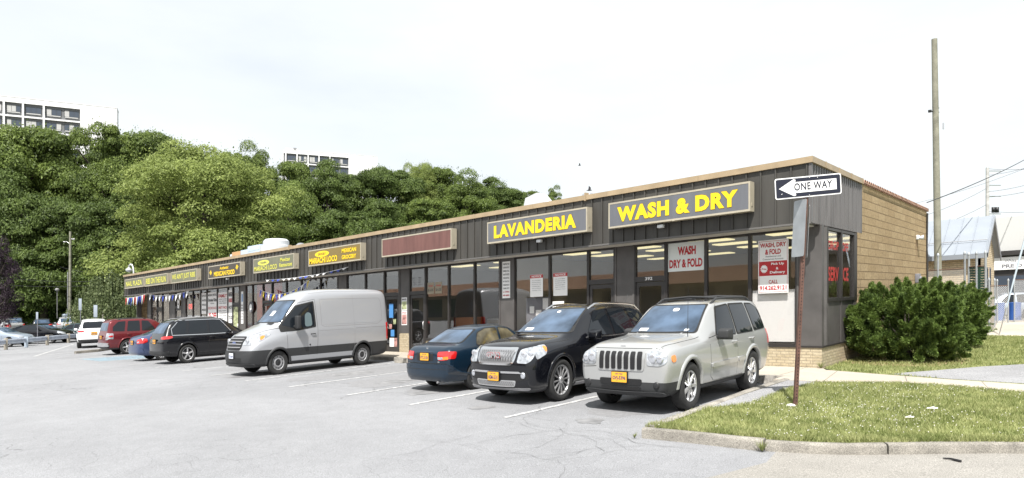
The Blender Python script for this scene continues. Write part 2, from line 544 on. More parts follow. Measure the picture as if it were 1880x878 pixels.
slab('sidewalk', [(-3.75, 32.3), (-2.8, 31.65), (-1.9, 31.45), (8, 31.65), (8, 36), (10, 60), (-6, 60), (-4.2, 50), (-4.4, 38)], -.2, .13, 'concrete')
slab('path', [(-5.17, 32.3), (-3.9, 32.3), (-4.4, 38), (-5.8, 50), (-12, 50), (-12, 32.6)], -.2, .11, 'dirt')
# kerbs (cast in lengths, rounded top edge, one length set lower than the next)
def kerb(pts, z1, w=.15, z0=-.1):
    prof = [(0, z0), (0, z1 - .03), (.012, z1 - .01), (.035, z1), (w - .03, z1), (w, z1 - .02), (w, z0)]
    b = MB(); n = len(pts); q = len(prof); vs = []
    for i, p in enumerate(pts):
        a = Vector(pts[max(i - 1, 0)]); c = Vector(pts[min(i + 1, n - 1)]); d = (c - a).normalized(); nn = Vector((-d.y, d.x))
        for (o, z) in prof: vs.append((p[0] + nn.x * o, p[1] + nn.y * o, z + random.uniform(-.004, .004)))
    fs = [(i * q + k, i * q + k + 1, (i + 1) * q + k + 1, (i + 1) * q + k) for i in range(n - 1) for k in range(q - 1)]
    b.add(vs, fs, 0, True); b.poly(vs[:q]); b.poly(vs[-q:])
    return setp(b.link('kerb', 'kerb_concrete', angle=40), kind='structure')
def dense(pts, st=.25):
    out = []
    for a, c in zip(pts, pts[1:]):
        n = max(1, int(math.dist(a, c) / st))
        out += [(a[0] + (c[0] - a[0]) * i / n, a[1] + (c[1] - a[1]) * i / n) for i in range(n)]
    return out + [pts[-1]]
kerb(dense([(-5.02, 8.42), (-4.6, 8.47), (-4.09, 8.52), (-3.6, 8.54), (-3.26, 8.57)]), .135)
kerb(dense([(-3.24, 8.60), (-2.95, 8.66), (-2.65, 8.76), (-2.28, 8.95), (-1.93, 9.20)]), .118)
kerb(dense([(-1.91, 9.21), (-1.6, 9.45), (-1.26, 9.7), (-.9, 9.97), (-.55, 10.16)]), .122)
kerb(dense([(-.53, 10.17), (0, 10.4), (1.5, 10.75), (4, 10.4), (8, 9.1)]), .13)
kerb(dense([(-5.25, 15.0), (-5.27, 13.0), (-5.2, 11.5), (-5.13, 10.0), (-5.05, 8.6)]), .15)
kerb([(-57.5, 15.6), (-40, 15.6), (-20.4, 15.6)], .13)
kerb([(-20.38, 15.6), (-5.3, 15.6)], .12)
kerb(dense([(-46.2, 11.0), (-46.9, 12.4), (-48.3, 13.4), (-49.5, 14.6)]), .15)
mat('rubble', (.25, .235, .215), .95, noise=(12, .4, 6), bump=(20, .8, .03))
for i, (x, y, L_, lab) in enumerate([(-19.55, 15.2, .5, 'short broken concrete wheel stop at the rear of the silver van'),
        (-18.55, 15.25, 1.2, 'pale concrete wheel stop between the silver van and the dark green sedan'),
        (-5.95, 15.25, .9, 'rough grey concrete wheel stop behind the silver SUV at the walk')]):
    bm = bmesh.new(); bmesh.ops.create_cube(bm, size=1)
    bmesh.ops.subdivide_edges(bm, edges=bm.edges, cuts=3, use_grid_fill=True)
    for v in bm.verts:
        t = v.co.z + .5
        v.co.x *= L_; v.co.y *= .26 * (1 - .35 * t); v.co.z = t * .15
        v.co += Vector([random.uniform(-.014, .014) for _ in range(3)])
        v.co.z = max(v.co.z, 0)
    me = bpy.data.meshes.new('wheel_stop'); bm.to_mesh(me); bm.free()
    for p in me.polygons: p.use_smooth = True
    me.set_sharp_from_angle(angle=radians(35))
    setp(link_mesh('wheel_stop', me, 'rubble' if i == 2 else 'kerb_concrete', loc=(x, y, .004)), lab, 'wheel stop', 'concrete wheel stops along the shops')

# ------------------------------------------------------------------ grass blades and clover
def inside(poly, X, Y):
    r = np.zeros(len(X), bool); n = len(poly)
    for i in range(n):
        x1, y1 = poly[i]; x2, y2 = poly[(i + 1) % n]
        c = ((y1 > Y) != (y2 > Y)) & (X < (x2 - x1) * (Y - y1) / (y2 - y1 + 1e-12) + x1)
        r ^= c
    return r
def fast_mesh(name, V, quads=None, tris=None):
    me = bpy.data.meshes.new(name)
    F = quads if quads is not None else tris
    k = F.shape[1]; n = len(F)
    me.vertices.add(len(V)); me.vertices.foreach_set('co', V.astype(np.float32).ravel())
    me.loops.add(n * k); me.loops.foreach_set('vertex_index', F.astype(np.int32).ravel())
    me.polygons.add(n); me.polygons.foreach_set('loop_start', np.arange(0, n * k, k, dtype=np.int32))
    me.polygons.foreach_set('loop_total', np.full(n, k, dtype=np.int32))
    me.update(calc_edges=True)
    return me
leafmat('grass_blade', (.15, .19, .05), (.44, .45, .21), .35, .6)
leafmat('clover', (.60, .58, .50), (.78, .76, .70), .2, .7)
def grass(poly, n, z, h, w, holes=()):
    xs_ = [p[0] for p in poly]; ys_ = [p[1] for p in poly]
    X = rng.uniform(min(xs_), min(max(xs_), 2.5), n); Y = rng.uniform(min(ys_), max(ys_), n)
    k = inside(poly, X, Y)
    for hpoly in holes: k &= ~inside(hpoly, X, Y)
    k &= (np.sin(X * 1.9 + np.cos(Y * 1.3) * 2) + np.sin(Y * 2.3 + X) + rng.normal(0, 1, n)) > -1.9
    X, Y = X[k], Y[k]; n = len(X)
    a = rng.uniform(0, 2 * pi, n); hh = h * rng.uniform(.4, 1.25, n); ln = rng.normal(0, .55, (n, 2)) * hh[:, None]
    V = np.zeros((n, 3, 3))
    V[:, 0] = np.c_[X - w * np.cos(a), Y - w * np.sin(a), np.full(n, z)]
    V[:, 1] = np.c_[X + w * np.cos(a), Y + w * np.sin(a), np.full(n, z)]
    V[:, 2] = np.c_[X + ln[:, 0], Y + ln[:, 1], z + hh]
    me = fast_mesh('grass', V.reshape(-1, 3), tris=np.arange(n * 3).reshape(n, 3))
    return setp(link_mesh('grass', me, 'grass_blade'), kind='stuff')
GH1 = [(-5.12, 10.5), (-4.78, 11.0), (-4.6, 11.6), (-4.7, 13.6), (-4.5, 14.6), (-4.5, 14.9), (-5.2, 14.9)]
GH2 = [(-3.4, 17.1), (-2.37, 16.5), (-1.0, 16.2), (6, 14.0), (6, 22.5), (-.6, 20.9), (-1.3, 20.2), (-2.04, 19.3), (-2.9, 17.9)]
setp(grass(LAWN1, 130000, .112, .055, .007, [GH1]), 'short dry green grass of the corner lawn behind the kerb', 'grass')
setp(grass([(-5.06, 8.57), (-4.1, 8.65), (-3.24, 8.72), (-2.66, 8.9), (-1.88, 9.36), (-1.22, 9.82), (-.5, 10.27), (1.5, 10.87), (1.5, 11.1), (-.6, 10.5), (-2, 9.65), (-3.3, 8.95), (-5.06, 8.9)], 90000, .115, .06, .007), 'fringe of longer grass leaning over the front kerb of the corner lawn', 'grass')
setp(grass(LAWN2, 110000, .112, .06, .011, [GH2]), 'short green grass beside the brick side wall and the bushes', 'grass')
def clovers(poly, n, z, r):
    X = rng.uniform(-5, 2.5, n); Y = rng.uniform(8.5, 15.4, n)
    k = inside(poly, X, Y) & ~inside(GH1, X, Y) & (np.sin(X * 2.1 + 1) + np.cos(Y * 1.7) + rng.normal(0, .9, n) > -.3)
    X, Y = X[k], Y[k]; n = len(X)
    o = np.array([(1, 0, 0), (-.5, .87, 0), (-.5, -.87, 0), (0, 0, .9), (0, 0, -.6)])
    f = np.array([(0, 1, 3), (1, 2, 3), (2, 0, 3), (1, 0, 4), (2, 1, 4), (0, 2, 4)])
    R = r * rng.uniform(.5, 1.2, n)
    V = np.c_[X, Y, z + rng.uniform(0, .03, n)][:, None, :] + o[None] * R[:, None, None]
    F = (np.arange(n) * 5)[:, None, None] + f[None]
    me = fast_mesh('clover_flowers', V.reshape(-1, 3), tris=F.reshape(-1, 3))
    return link_mesh('clover_flowers', me, 'clover')
setp(clovers(LAWN1, 2600, .160, .011), 'small white clover flowers scattered over the corner lawn', 'clover flowers', kind='stuff')
# cracks wandering over the old asphalt
b = MB(); rc = random.Random(21)
def crack(x, y, a, n, w, z=.0085):
    pts = []
    for i in range(n):
        pts.append((x, y)); a += rc.uniform(-.55, .55); x += .16 * cos(a); y += .16 * sin(a)
        if rc.random() < .13 and n > 8: crack(x, y, a + rc.choice((-1, 1)) * rc.uniform(.6, 1.3), n // 2, w * .7, z + .0002)
    vs = []
    for i, p in enumerate(pts):
        q = pts[min(i + 1, len(pts) - 1)]; o = pts[max(i - 1, 0)]; d = Vector((q[0] - o[0], q[1] - o[1])).normalized(); ww = w * rc.uniform(.4, 1.2)
        vs += [(p[0] - d.y * ww, p[1] + d.x * ww, z), (p[0] + d.y * ww, p[1] - d.x * ww, z)]
    b.add(vs, [(2 * i, 2 * i + 1, 2 * i + 3, 2 * i + 2) for i in range(len(pts) - 1)])
for (x, y, a, n) in [(-5.4, 8.0, 3.3, 26), (-5.0, 7.4, 2.6, 22), (-4.4, 7.9, -2.0, 18), (-6.8, 7.6, .3, 20), (-6.0, 6.6, 1.2, 14), (-4.0, 8.2, -2.6, 16), (-7.4, 7.2, -1.0, 12)]: crack(x, y, a, n, .0035)
for (x, y, a, n) in [(-18, 9.5, .4, 22), (-26, 10.5, 2.9, 24), (-33, 7.5, .2, 28), (-13, 8.4, 3.0, 14), (-41, 8.5, 1.0, 20), (-22, 5.5, 2.5, 30)]: crack(x, y, a, n, .005)
setp(b.link('asphalt_cracks', mat('crack_dark', (.135, .135, .138), .95), fix=False), kind='structure')
mat('worn_asphalt', (.205, .205, .212), .9, noise=(14, .14, 6)); mat('patch_asphalt', (.185, .185, .19), .9, noise=(20, .2, 6))
for (cx, cy, rx, ry, mm) in [(-9.4, 12.6, .95, 2.3, 0), (-12.2, 12.4, .9, 2.4, 0), (-15.0, 12.3, .95, 2.5, 0), (-17.9, 12.5, .95, 2.5, 0), (-24.0, 12.4, .95, 2.3, 0), (-27.1, 12.6, .9, 2.2, 0), (-6.6, 12.2, .85, 2.2, 0), (-20.9, 12.2, .9, 2.4, 0)]:
    pts = []
    for k in range(36):
        t = 2 * pi * k / 36; q = 1 + .10 * sin(3 * t + cx) + .08 * random.uniform(-1, 1); e = lambda v: abs(v) ** .6 * (1 if v > 0 else -1)
        pts.append((cx + rx * q * e(cos(t)), cy + ry * q * e(sin(t))))
    sheet('worn_asphalt', pts, .0022, 'worn_asphalt')
# weeds at the kerb joint, dry leaf litter, scraps
def weed(x, y, z, n, h, lab, grp='weeds growing along the kerb'):
    V = []; 
    for i in range(n):
        a = random.uniform(0, 2 * pi); l = h * random.uniform(.5, 1); w = .006; s = random.uniform(.3, 1.1)
        V += [(x - w * sin(a), y + w * cos(a), z), (x + w * sin(a), y - w * cos(a), z), (x + cos(a) * l * s, y + sin(a) * l * s, z + l)]
    b = MB(); b.add([(p[0] - x, p[1] - y, p[2] - z) for p in V], [(3 * i, 3 * i + 1, 3 * i + 2) for i in range(n)])
    setp(b.link('weed', 'grass_blade', fix=False, loc=(x, y, z)), lab, 'weed', grp)
weed(-3.25, 8.52, .01, 60, .16, 'green weed tuft in the joint of the front kerb')
weed(-5.1, 8.35, .01, 40, .08, 'tiny dry weed at the tip of the corner kerb')
weed(-5.2, 17.6, .12, 70, .2, 'grass tuft at the foot of the brick corner')
mat('paper_scrap', (.75, .73, .70), .8)
mat('black_plastic', (.012, .012, .013), .45)
for (x, y, s, lab) in [(-1.9, 12.1, .08, 'folded white paper scrap lying on the corner lawn'), (-2.03, 11.1, .06, 'small crumpled white paper on the lawn nearer the kerb')]:
    b = MB(); b.poly([(-s, -s * .3, .0), (s, -s * .4, .01), (s * .9, s * .35, .02), (-s * .8, s * .4, .01)]); b.poly([(-s * .5, -.01, .012), (s * .4, -s * .3, .03), (s * .3, s * .4, .035)])
    setp(b.link('paper_scrap', 'paper_scrap', loc=(x, y, .15), fix=False), lab, 'litter', 'litter on the corner lawn')
b = MB(); b.tube([(0, 0, .012), (.08, .02, .018), (.2, .015, .012)], [.007, .011, .016], 6)
setp(b.link('broken_strap', 'black_plastic', loc=(-1.35, 9.3, .006), rz=-.4), 'short black rubber strip lying in the gutter below the kerb', 'litter')

# ------------------------------------------------------------------ the shopping strip
mat('dark_metal', (.055, .052, .047), .5, spec=.4, noise=(3.5, .20, 6), streak=True)
mat('dark_metal_deep', (.030, .027, .026), .45, spec=.5, noise=(2, .12, 4))
mat('panel_grey', (.085, .08, .078), .45, spec=.4, noise=(2.5, .15, 5))
mat('coping_tan', (.34, .26, .165), .45, spec=.4, noise=(2.5, .14, 6))
mat('soffit', (.52, .50, .46), .7, noise=(2, .08, 4))
mat('roof_felt', (.28, .27, .26), .9)
brickmat('tan_block', (.42, .305, .175), (.50, .375, .225), (.31, .225, .13), .9, .245, .017, bump=.9, axes='YZ', nz=.35)
brickmat('cream_brick_front', (.48, .40, .27), (.56, .48, .34), (.38, .32, .24), .22, .078, .010, axes='XZ')
brickmat('cream_brick_side', (.48, .40, .27), (.56, .48, .34), (.38, .32, .24), .22, .078, .010, axes='YZ')
mat('clay_tile', (.33, .20, .145), .8, noise=(3, .3, 4))
glassmat('shop_glass', (.97, .965, .96), .03, .34)
mat('interior_wall', (.30, .265, .20), .8, noise=(1, .08, 4))
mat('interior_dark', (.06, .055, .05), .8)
mat('interior_floor', (.30, .28, .25), .5)
mat('ceiling_tile', (.30, .30, .29), .8)
mat('red_wall', (.50, .035, .03), .6)
mat('light_panel', (1, .95, .7), .5, emit=((1, .90, .50), .55))
mat('white_paper', (.80, .80, .80), .7)
mat('aluminium', (.55, .55, .56), .35, metal=.9)

YF, YS, XS, XE = 17.70, 16.85, -5.20, -57.1     # shop fronts, fascia, side wall, far end
ZSILL, ZTOP, ZFB, ZFT = .60, 3.30, 3.38, 4.66
bld = thing('strip_mall', 'long single storey strip of shops with dark ribbed metal fascia and tan coping', 'building', (-31, 25, 0))
BX, BY = -31, 25
def P_(b, name, m, parent=bld, **k):      # geometry given in site coordinates
    b.v = [(x - BX, y - BY, z) for x, y, z in b.v]
    if 'loc' in k: del k['loc']
    return b.link(name, m, parent, **k)
# ribbed fascia: front in flat sheets with standing seams, sides in close corrugation
b = MB()
b.box(XE, XS - .06, YS, YS + .12, ZFB, ZFT)
x = XS - .10; i = 0
while x > XE:
    b.box(x - .018, x + .018, YS - .04, YS, ZFB, ZFT)
    x -= .385
b.box(XE, XE + .12, YS + .12, 21.5, ZFB, ZFT)
P_(b, 'fascia', 'dark_metal')
b = MB()
b.box(XS - .18, XS - .06, YS + .121, 21.5, ZFB - .02, ZFT); b.box(XS - .18, XS + .008, 21.5, 21.56, ZFB - .02, ZFT)
y = YS + .03
while y < 21.5:
    b.add([(XS - .06, y, ZFB - .02), (XS, y + .035, ZFB - .02), (XS, y + .095, ZFB - .02), (XS - .06, y + .13, ZFB - .02),
           (XS - .06, y, ZFT), (XS, y + .035, ZFT), (XS, y + .095, ZFT), (XS - .06, y + .13, ZFT)],
          [(0, 1, 5, 4), (1, 2, 6, 5), (2, 3, 7, 6)])
    y += .205
b.box(XS - .06, XS + .015, YS - .03, YS + .03, ZFB - .02, ZFT)
P_(b, 'side_fascia', mat('corrugated_metal', (.105, .10, .10), .42, spec=.5, noise=(4, .22, 5), streak=True))
# coping in lengths with lap joints
b = MB()
x = XS + .05; 
while x > XE:
    x2 = max(x - 3.05, XE - .05)
    b.box(x2 + .006, x, YS - .07, YS + .26, ZFT, ZFT + .135)
    x = x2
b.box(XS - .28, XS + .05, YS + .262, 21.6, ZFT, ZFT + .133)
b.box(XE - .05, XE + .25, YS + .262, 21.6, ZFT, ZFT + .133)
for k in range(4): b.box(XS - .3, XS + .062, YS + 1 + k * 1.2, YS + 1.05 + k * 1.2, ZFT - .004, ZFT + .139)
b.box(-12.1, -12.05, YS - .09, YS + .1, ZFT - .03, ZFT + .2); b.box(-31.0, -30.95, YS - .09, YS + .1, ZFT - .03, ZFT + .2)
P_(b, 'coping', 'coping_tan')
b = MB(); b.box(XE + .1, XS - .15, YS + .2, 31.9, ZFT - .25, ZFT - .1)
P_(b, 'roof', 'roof_felt')
# soffit with narrow boards and the metal drip edge
b = MB()
b.box(XE + .01, XS - .19, YS + .125, YF + .02, ZFB - .05, ZFB - .02)
for k in range(5): b.box(XE + .01, XS - .19, YS + .22 + k * .15, YS + .235 + k * .15, ZFB - .058, ZFB - .05)
b.box(XS - .45, XS - .19, YF + .02, 21.5, ZFB - .05, ZFB - .02)
P_(b, 'soffit', 'soffit')
b = MB(); b.box(XE - .01, XS - .0, YS - .05, YS + .02, ZFB - .045, ZFB - .003)
P_(b, 'drip_edge', mat('drip', (.12, .115, .11), .5))
# side and back walls
b = MB()
b.box(XS - .2, XS, 21.1, 21.57, -.3, ZFB - .025); b.box(XS - .2, XS, 21.57, 31.85, -.3, ZFT + .02)
o = P_(b, 'side_wall', 'tan_block')
b = MB()
b.box(XE, XE + .2, YF + .3, 31.6, -.3, ZFT - .01); b.box(XE, XS - .21, 31.6, 31.84, -.3, ZFT)
b.box(XE + .2, XS - .2, YF - .02, YF + .16, ZTOP + .03, ZFT - .3)
P_(b, 'back_wall', 'tan_block')
# clay tile coping on the side wall: barrel tiles laid across the parapet
b = MB(); y = 21.62
while y < 31.8:
    b.lathe([(.10, -.16), (.10, .16)], 10, 'X', (XS - .1, y + .12, ZFT + .03), a0=-.2, a1=pi + .2)
    b.lathe([(.08, -.155), (.08, .155)], 10, 'X', (XS - .1, y + .12, ZFT + .03), a0=-.2, a1=pi + .2)
    y += .235
for f in (-.17, .17): b.box(XS - .1 + f - .01, XS - .1 + f + .01, 21.6, 31.85, ZFT + .02, ZFT + .06)
P_(b, 'tile_coping', 'clay_tile')
# brick plinth
def plinth(x0, x1):
    b = MB(); b.box(x0, x1, YF - .02, YF + .2, -.1, ZSILL - .03); P_(b, 'plinth', 'cream_brick_front')
b = MB(); b.box(XS - .22, XS, YF + .203, 21.1, -.1, ZSILL - .03); P_(b, 'plinth', 'cream_brick_side')
# white cut stone look of nothing: sill strips
def sill(x0, x1):
    b = MB(); b.box(x0, x1, YF - .045, YF + .2, ZSILL - .027, ZSILL + .015); P_(b, 'sill', 'dark_metal_deep')
b = MB(); b.box(XS - .2, XS + .03, YF + .203, 21.06, ZSILL - .027, ZSILL + .015); P_(b, 'sill', 'dark_metal_deep')
def pilaster(x0, x1, z0=ZSILL + .016, m='panel_grey'):
    b = MB(); b.box(x0, x1, YF - .03, YF + .12, z0, ZTOP + .03)
    b.box(x0 - .0, x0 + .05, YF - .055, YF - .03, z0, ZTOP + .03); b.box(x1 - .05, x1, YF - .055, YF - .03, z0, ZTOP + .03)
    return P_(b, 'pilaster', m)
def window(x0, x1, z0=ZSILL + .016, z1=ZTOP + .03, transom=None):
    b = MB(); w = .045
    b.box(x0, x0 + w, YF - .04, YF + .07, z0, z1); b.box(x1 - w, x1, YF - .04, YF + .07, z0, z1)
    b.box(x0 + w, x1 - w, YF - .035, YF + .065, z0, z0 + .05); b.box(x0 + w, x1 - w, YF - .035, YF + .065, z1 - .05, z1)
    if transom: b.box(x0 + w, x1 - w, YF - .038, YF + .068, transom - .04, transom + .04)
    o = P_(b, 'window', 'dark_metal_deep')
    g = MB(); g.box(x0 + w + .001, x1 - w - .001, YF + .01, YF + .018, z0 + .05, z1 - .05)
    P_(g, 'pane', 'shop_glass', o); return o
def door(x0, x1, handle=1, z0=.13):
    b = MB(); w = .055
    b.box(x0, x0 + w, YF - .05, YF + .07, z0, ZTOP + .03); b.box(x1 - w, x1, YF - .05, YF + .07, z0, ZTOP + .03)
    b.box(x0 + w, x1 - w, YF - .045, YF + .065, 2.30, 2.44); b.box(x0 + w, x1 - w, YF - .04, YF + .065, ZTOP - .03, ZTOP + .03)
    f = P_(b, 'door_frame', 'dark_metal_deep')
    g = MB(); g.box(x0 + w + .001, x1 - w - .001, YF + .01, YF + .018, 2.44, ZTOP - .03); P_(g, 'pane', 'shop_glass', f)
    b = MB(); a, c = x0 + w + .012, x1 - w - .012; s = .10
    b.box(a, a + s, YF - .02, YF + .03, z0 + .01, 2.285); b.box(c - s, c, YF - .02, YF + .03, z0 + .01, 2.285)
    b.box(a + s, c - s, YF - .018, YF + .028, z0 + .01, z0 + .26); b.box(a + s, c - s, YF - .018, YF + .028, 2.17, 2.285)
    d = P_(b, 'door', 'dark_metal_deep')
    g = MB(); g.box(a + s + .001, c - s - .001, YF + .0, YF + .008, z0 + .26, 2.17); P_(g, 'pane', 'shop_glass', d)
    h = MB(); hx = c - .05 if handle > 0 else a + .05
    h.tube([(hx, YF - .02, 1.0), (hx, YF - .08, 1.02), (hx, YF - .08, 1.28), (hx, YF - .02, 1.3)], .013, 6)
    P_(h, 'handle', 'aluminium', d); return d

glass_runs = [(-7.09, -5.82), (-8.39, -7.09), (-9.68, -8.39), (-14.27, -12.6), (-15.95, -14.27), (-18.08, -16.7), (-19.6, -18.08), (-21.05, -19.6)]
for a, c in glass_runs: window(a, c)
b = MB(); b.box(-5.82, XS - .0, YF - .03, YF + .17, ZSILL + .016, ZTOP + .05); b.box(-5.82, -5.77, YF - .055, YF - .03, ZSILL + .016, ZTOP + .04)
P_(b, 'corner_pilaster', 'panel_grey')
b = MB(); b.lathe([(.10, ZSILL + .016), (.10, ZTOP + .03)], 20, 'Z', (XS - .06, YF + .30, 0)); P_(b, 'corner_post', 'panel_grey')
door(-10.80, -9.68); pilaster(-11.52, -10.80, .13)
door(-12.60, -11.52); pilaster(-16.7, -15.95)
door(-22.15, -21.05); pilaster(-22.85, -22.15, .85); b = MB(); b.box(-22.85, -22.15, YF - .03, YF + .12, .12, .845); P_(b, 'plinth', 'cream_brick_front')
door(-23.97, -22.85, -1)
for a, c in [(-25.45, -23.97), (-27.0, -25.45)]: window(a, c, .13 if a > -25.5 else ZSILL + .016, transom=2.35)
pilaster(-27.8, -27.0); window(-29.4, -27.8, transom=2.35); window(-31.3, -29.4)
window(-32.9, -31.3); window(-34.5, -32.9); door(-35.6, -34.5)
window(-36.9, -35.6); pilaster(-38.6, -37.75, .13); window(-37.75, -36.9, .13); door(-39.55, -38.6)
for a, c in [(-40.25, -39.55), (-41.8, -40.25), (-43.4, -41.8), (-44.4, -43.4), (-45.7, -44.4), (-46.9, -45.7)]: window(a, c)
pilaster(-47.6, -46.9, .13); door(-48.8, -47.6); pilaster(-49.9, -48.8, .13)
window(-51.3, -49.9); door(-52.4, -51.3, -1); window(-53.6, -52.4); pilaster(-54.4, -53.6, .13)
for a, c in [(-9.68, XS - .225), (-15.95, -12.6), (-21.05, -16.7), (-27.8, -25.45), (-34.5, -27.8), (-36.9, -35.6), (-46.9, -39.55), (-51.3, -49.9), (-53.6, -52.4)]:
    plinth(a, c); sill(a, c)
b = MB(); b.box(XS - .22, XS, YF - .02, YF + .202, -.1, ZSILL - .03); P_(b, 'plinth', 'cream_brick_side')
b = MB(); b.box(XS - .225, XS + .03, YF - .045, YF + .202, ZSILL - .027, ZSILL + .015); P_(b, 'sill', 'dark_metal_deep')
b = MB(); b.box(XE + .2, XE + .35, YF - .03, YF + .3, .1, ZTOP + .03); P_(b, 'end_post', 'panel_grey')
# side windows over dark panels
ZW = 1.66
b = MB(); b.box(XS - .14, XS - .03, YF + .43, 21.1, ZSILL + .016, ZW - .05)
for y in (18.22, 19.45, 20.72): b.box(XS - .03, XS - .012, y, y + .06, ZSILL + .016, ZW - .05)
P_(b, 'side_panel', 'panel_grey')
for y0, y1 in ((18.2, 19.5), (19.5, 20.8)):
    b = MB(); w = .055
    b.box(XS - .12, XS, y0, y0 + w, ZW - .05, ZTOP + .03); b.box(XS - .12, XS, y1 - w, y1, ZW - .05, ZTOP + .03)
    b.box(XS - .115, XS + .01, y0 + w, y1 - w, ZW - .05, ZW + .03); b.box(XS - .115, XS - .005, y0 + w, y1 - w, ZTOP - .03, ZTOP + .03)
    o = P_(b, 'window', 'dark_metal_deep')
    g = MB(); g.box(XS - .07, XS - .062, y0 + w + .001, y1 - w - .001, ZW + .03, ZTOP - .03); P_(g, 'pane', 'shop_glass', o)
b = MB(); b.box(XS - .14, XS - .01, 20.8, 21.1, ZW - .05, ZTOP + .03); P_(b, 'pilaster', 'dark_metal_deep')
# rooms behind the glass
b = MB()
b.box(XE + .3, XS - .25, YF + .2, 26.0, .0, .12, 0)
P_(b, 'floor', 'interior_floor')
b = MB(); b.box(XE + .2, XS - .22, YF + .17, 26.2, ZTOP + .04, ZTOP + .08)
P_(b, 'ceiling', 'ceiling_tile')
b = MB(); b.box(-26.9, XS - .21, 26.0, 26.2, .12, ZTOP + .04)
for x in (-16.32, -11.16): b.box(x - .05, x + .05, YF + .2, 26.0, .12, ZTOP + .04) if x < -16 else None
P_(b, 'interior_wall', 'interior_wall')
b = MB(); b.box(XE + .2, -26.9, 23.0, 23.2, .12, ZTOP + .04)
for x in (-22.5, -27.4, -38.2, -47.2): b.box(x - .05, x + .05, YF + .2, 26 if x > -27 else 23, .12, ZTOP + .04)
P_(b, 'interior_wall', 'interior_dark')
b = MB(); b.box(-37.6, -34.7, YF + .6, YF + .7, .12, ZTOP + .02); b.box(-35.55, -35.5, YF + .1, YF + .6, .12, ZTOP)
P_(b, 'interior_wall', 'red_wall')
# house number over the door
b = MB(); b.text('392', (-10.40, YF - .046, 2.335), (1, 0, 0), (0, 0, 1), .26, .085, .015, .004)
P_(b, 'house_number', 'white_paper', fix=False)
# ceiling lights and washing machines seen through the glass
for i, (x, y) in enumerate([(x, y) for y in (18.7, 20.4, 22.4, 24.6) for x in (-6.3, -8.7, -11.2, -13.6)] + [(x, y) for y in (19.2, 21.6, 24) for x in (-17.6, -20.2)]):
    b = MB(); b.box(-.62, .62, -.31, .31, -.012, 0.012)
    o = b.link('ceiling_light', 'light_panel', loc=(x, y, ZTOP + .018))
    row = ['nearest the glass', 'in the second row', 'in the third row', 'in the back row'][i // 4 if i < 16 else (i - 16) // 2]
    colx = (['right end', 'middle right', 'middle left', 'left end'][i % 4] + ' of the laundromat') if i < 16 else (['right', 'left'][i % 2] + ' side of the dim room')
    setp(o, f'yellow ceiling light panel {row}, {colx}', 'ceiling light', 'ceiling lights inside the laundromat')
mat('washer_steel', (.50, .50, .50), .35, metal=.6)
mat('washer_door', (.02, .02, .025), .1, spec=.8)
def washer(x, y, z, first=[None]):
    if first[0] is None:
        t = thing('washing_machine', 'x', 'washing machine', (x, y, z), group='washing machines in the laundromat')
        b = MB(); b.cbox(-.36, .36, -.35, .35, .0, 1.15, .02); b.link('body', 'washer_steel', t)
        b = MB(); b.lathe([(.24, -.40), (.24, -.36), (.19, -.42), (.02, -.43)], 20, 'Y', (0, 0, .58)); b.link('door', 'washer_door', t)
        b = MB(); b.box(-.34, .34, -.36, -.352, .98, 1.1); b.link('control_panel', 'interior_wall', t)
        first[0] = t; return t
    c = copy_tree(first[0]); c.location = (x, y, z); return c
for i in range(8):
    t = washer(-6.1 - i * .78, 24.8, .12)
    t['label'] = 'front loading washing machine, ' + ['first', 'second', 'third', 'fourth', 'fifth', 'sixth', 'seventh', 'eighth'][i] + ' from the right along the back wall'
for i in range(4):
    t = washer(-17.6 - i * .78, 21.0, .12)
    t['label'] = 'front loading washing machine, ' + ['first', 'second', 'third', 'fourth'][i] + ' from the right behind the glass left of the parking notice'
b = MB(); b.cbox(-.6, .6, -.25, .25, 0, 1.25, .02)
setp(b.link('counter', mat('orange_wood', (.32, .12, .04), .5), loc=(-20.4, 19.6, .12)), 'orange brown wooden counter behind the glass by the door', 'counter')
b = MB(); b.blob((0, 0, .12), (.1, .1, .12)); b.lathe([(.04, .22), (.03, .3), (.05, .33)], 10, 'Z')
b.box(-.08, .08, -.08, .08, -.9, .01)
setp(b.link('gumball_machine', mat('red_plastic', (.5, .02, .02), .3), loc=(-15.6, 18.3, 1.25)), 'red gumball machine behind the laundromat glass', 'gumball machine')
b = MB(); b.lathe([(.2, 0), (.2, .03), (.16, .035), (.0, .035)], 24, 'Y')
setp(b.link('wall_clock', mat('clock_grey', (.2, .2, .2), .5), loc=(-19.2, 25.85, 2.6)), 'round wall clock on the back wall behind the glass', 'clock')

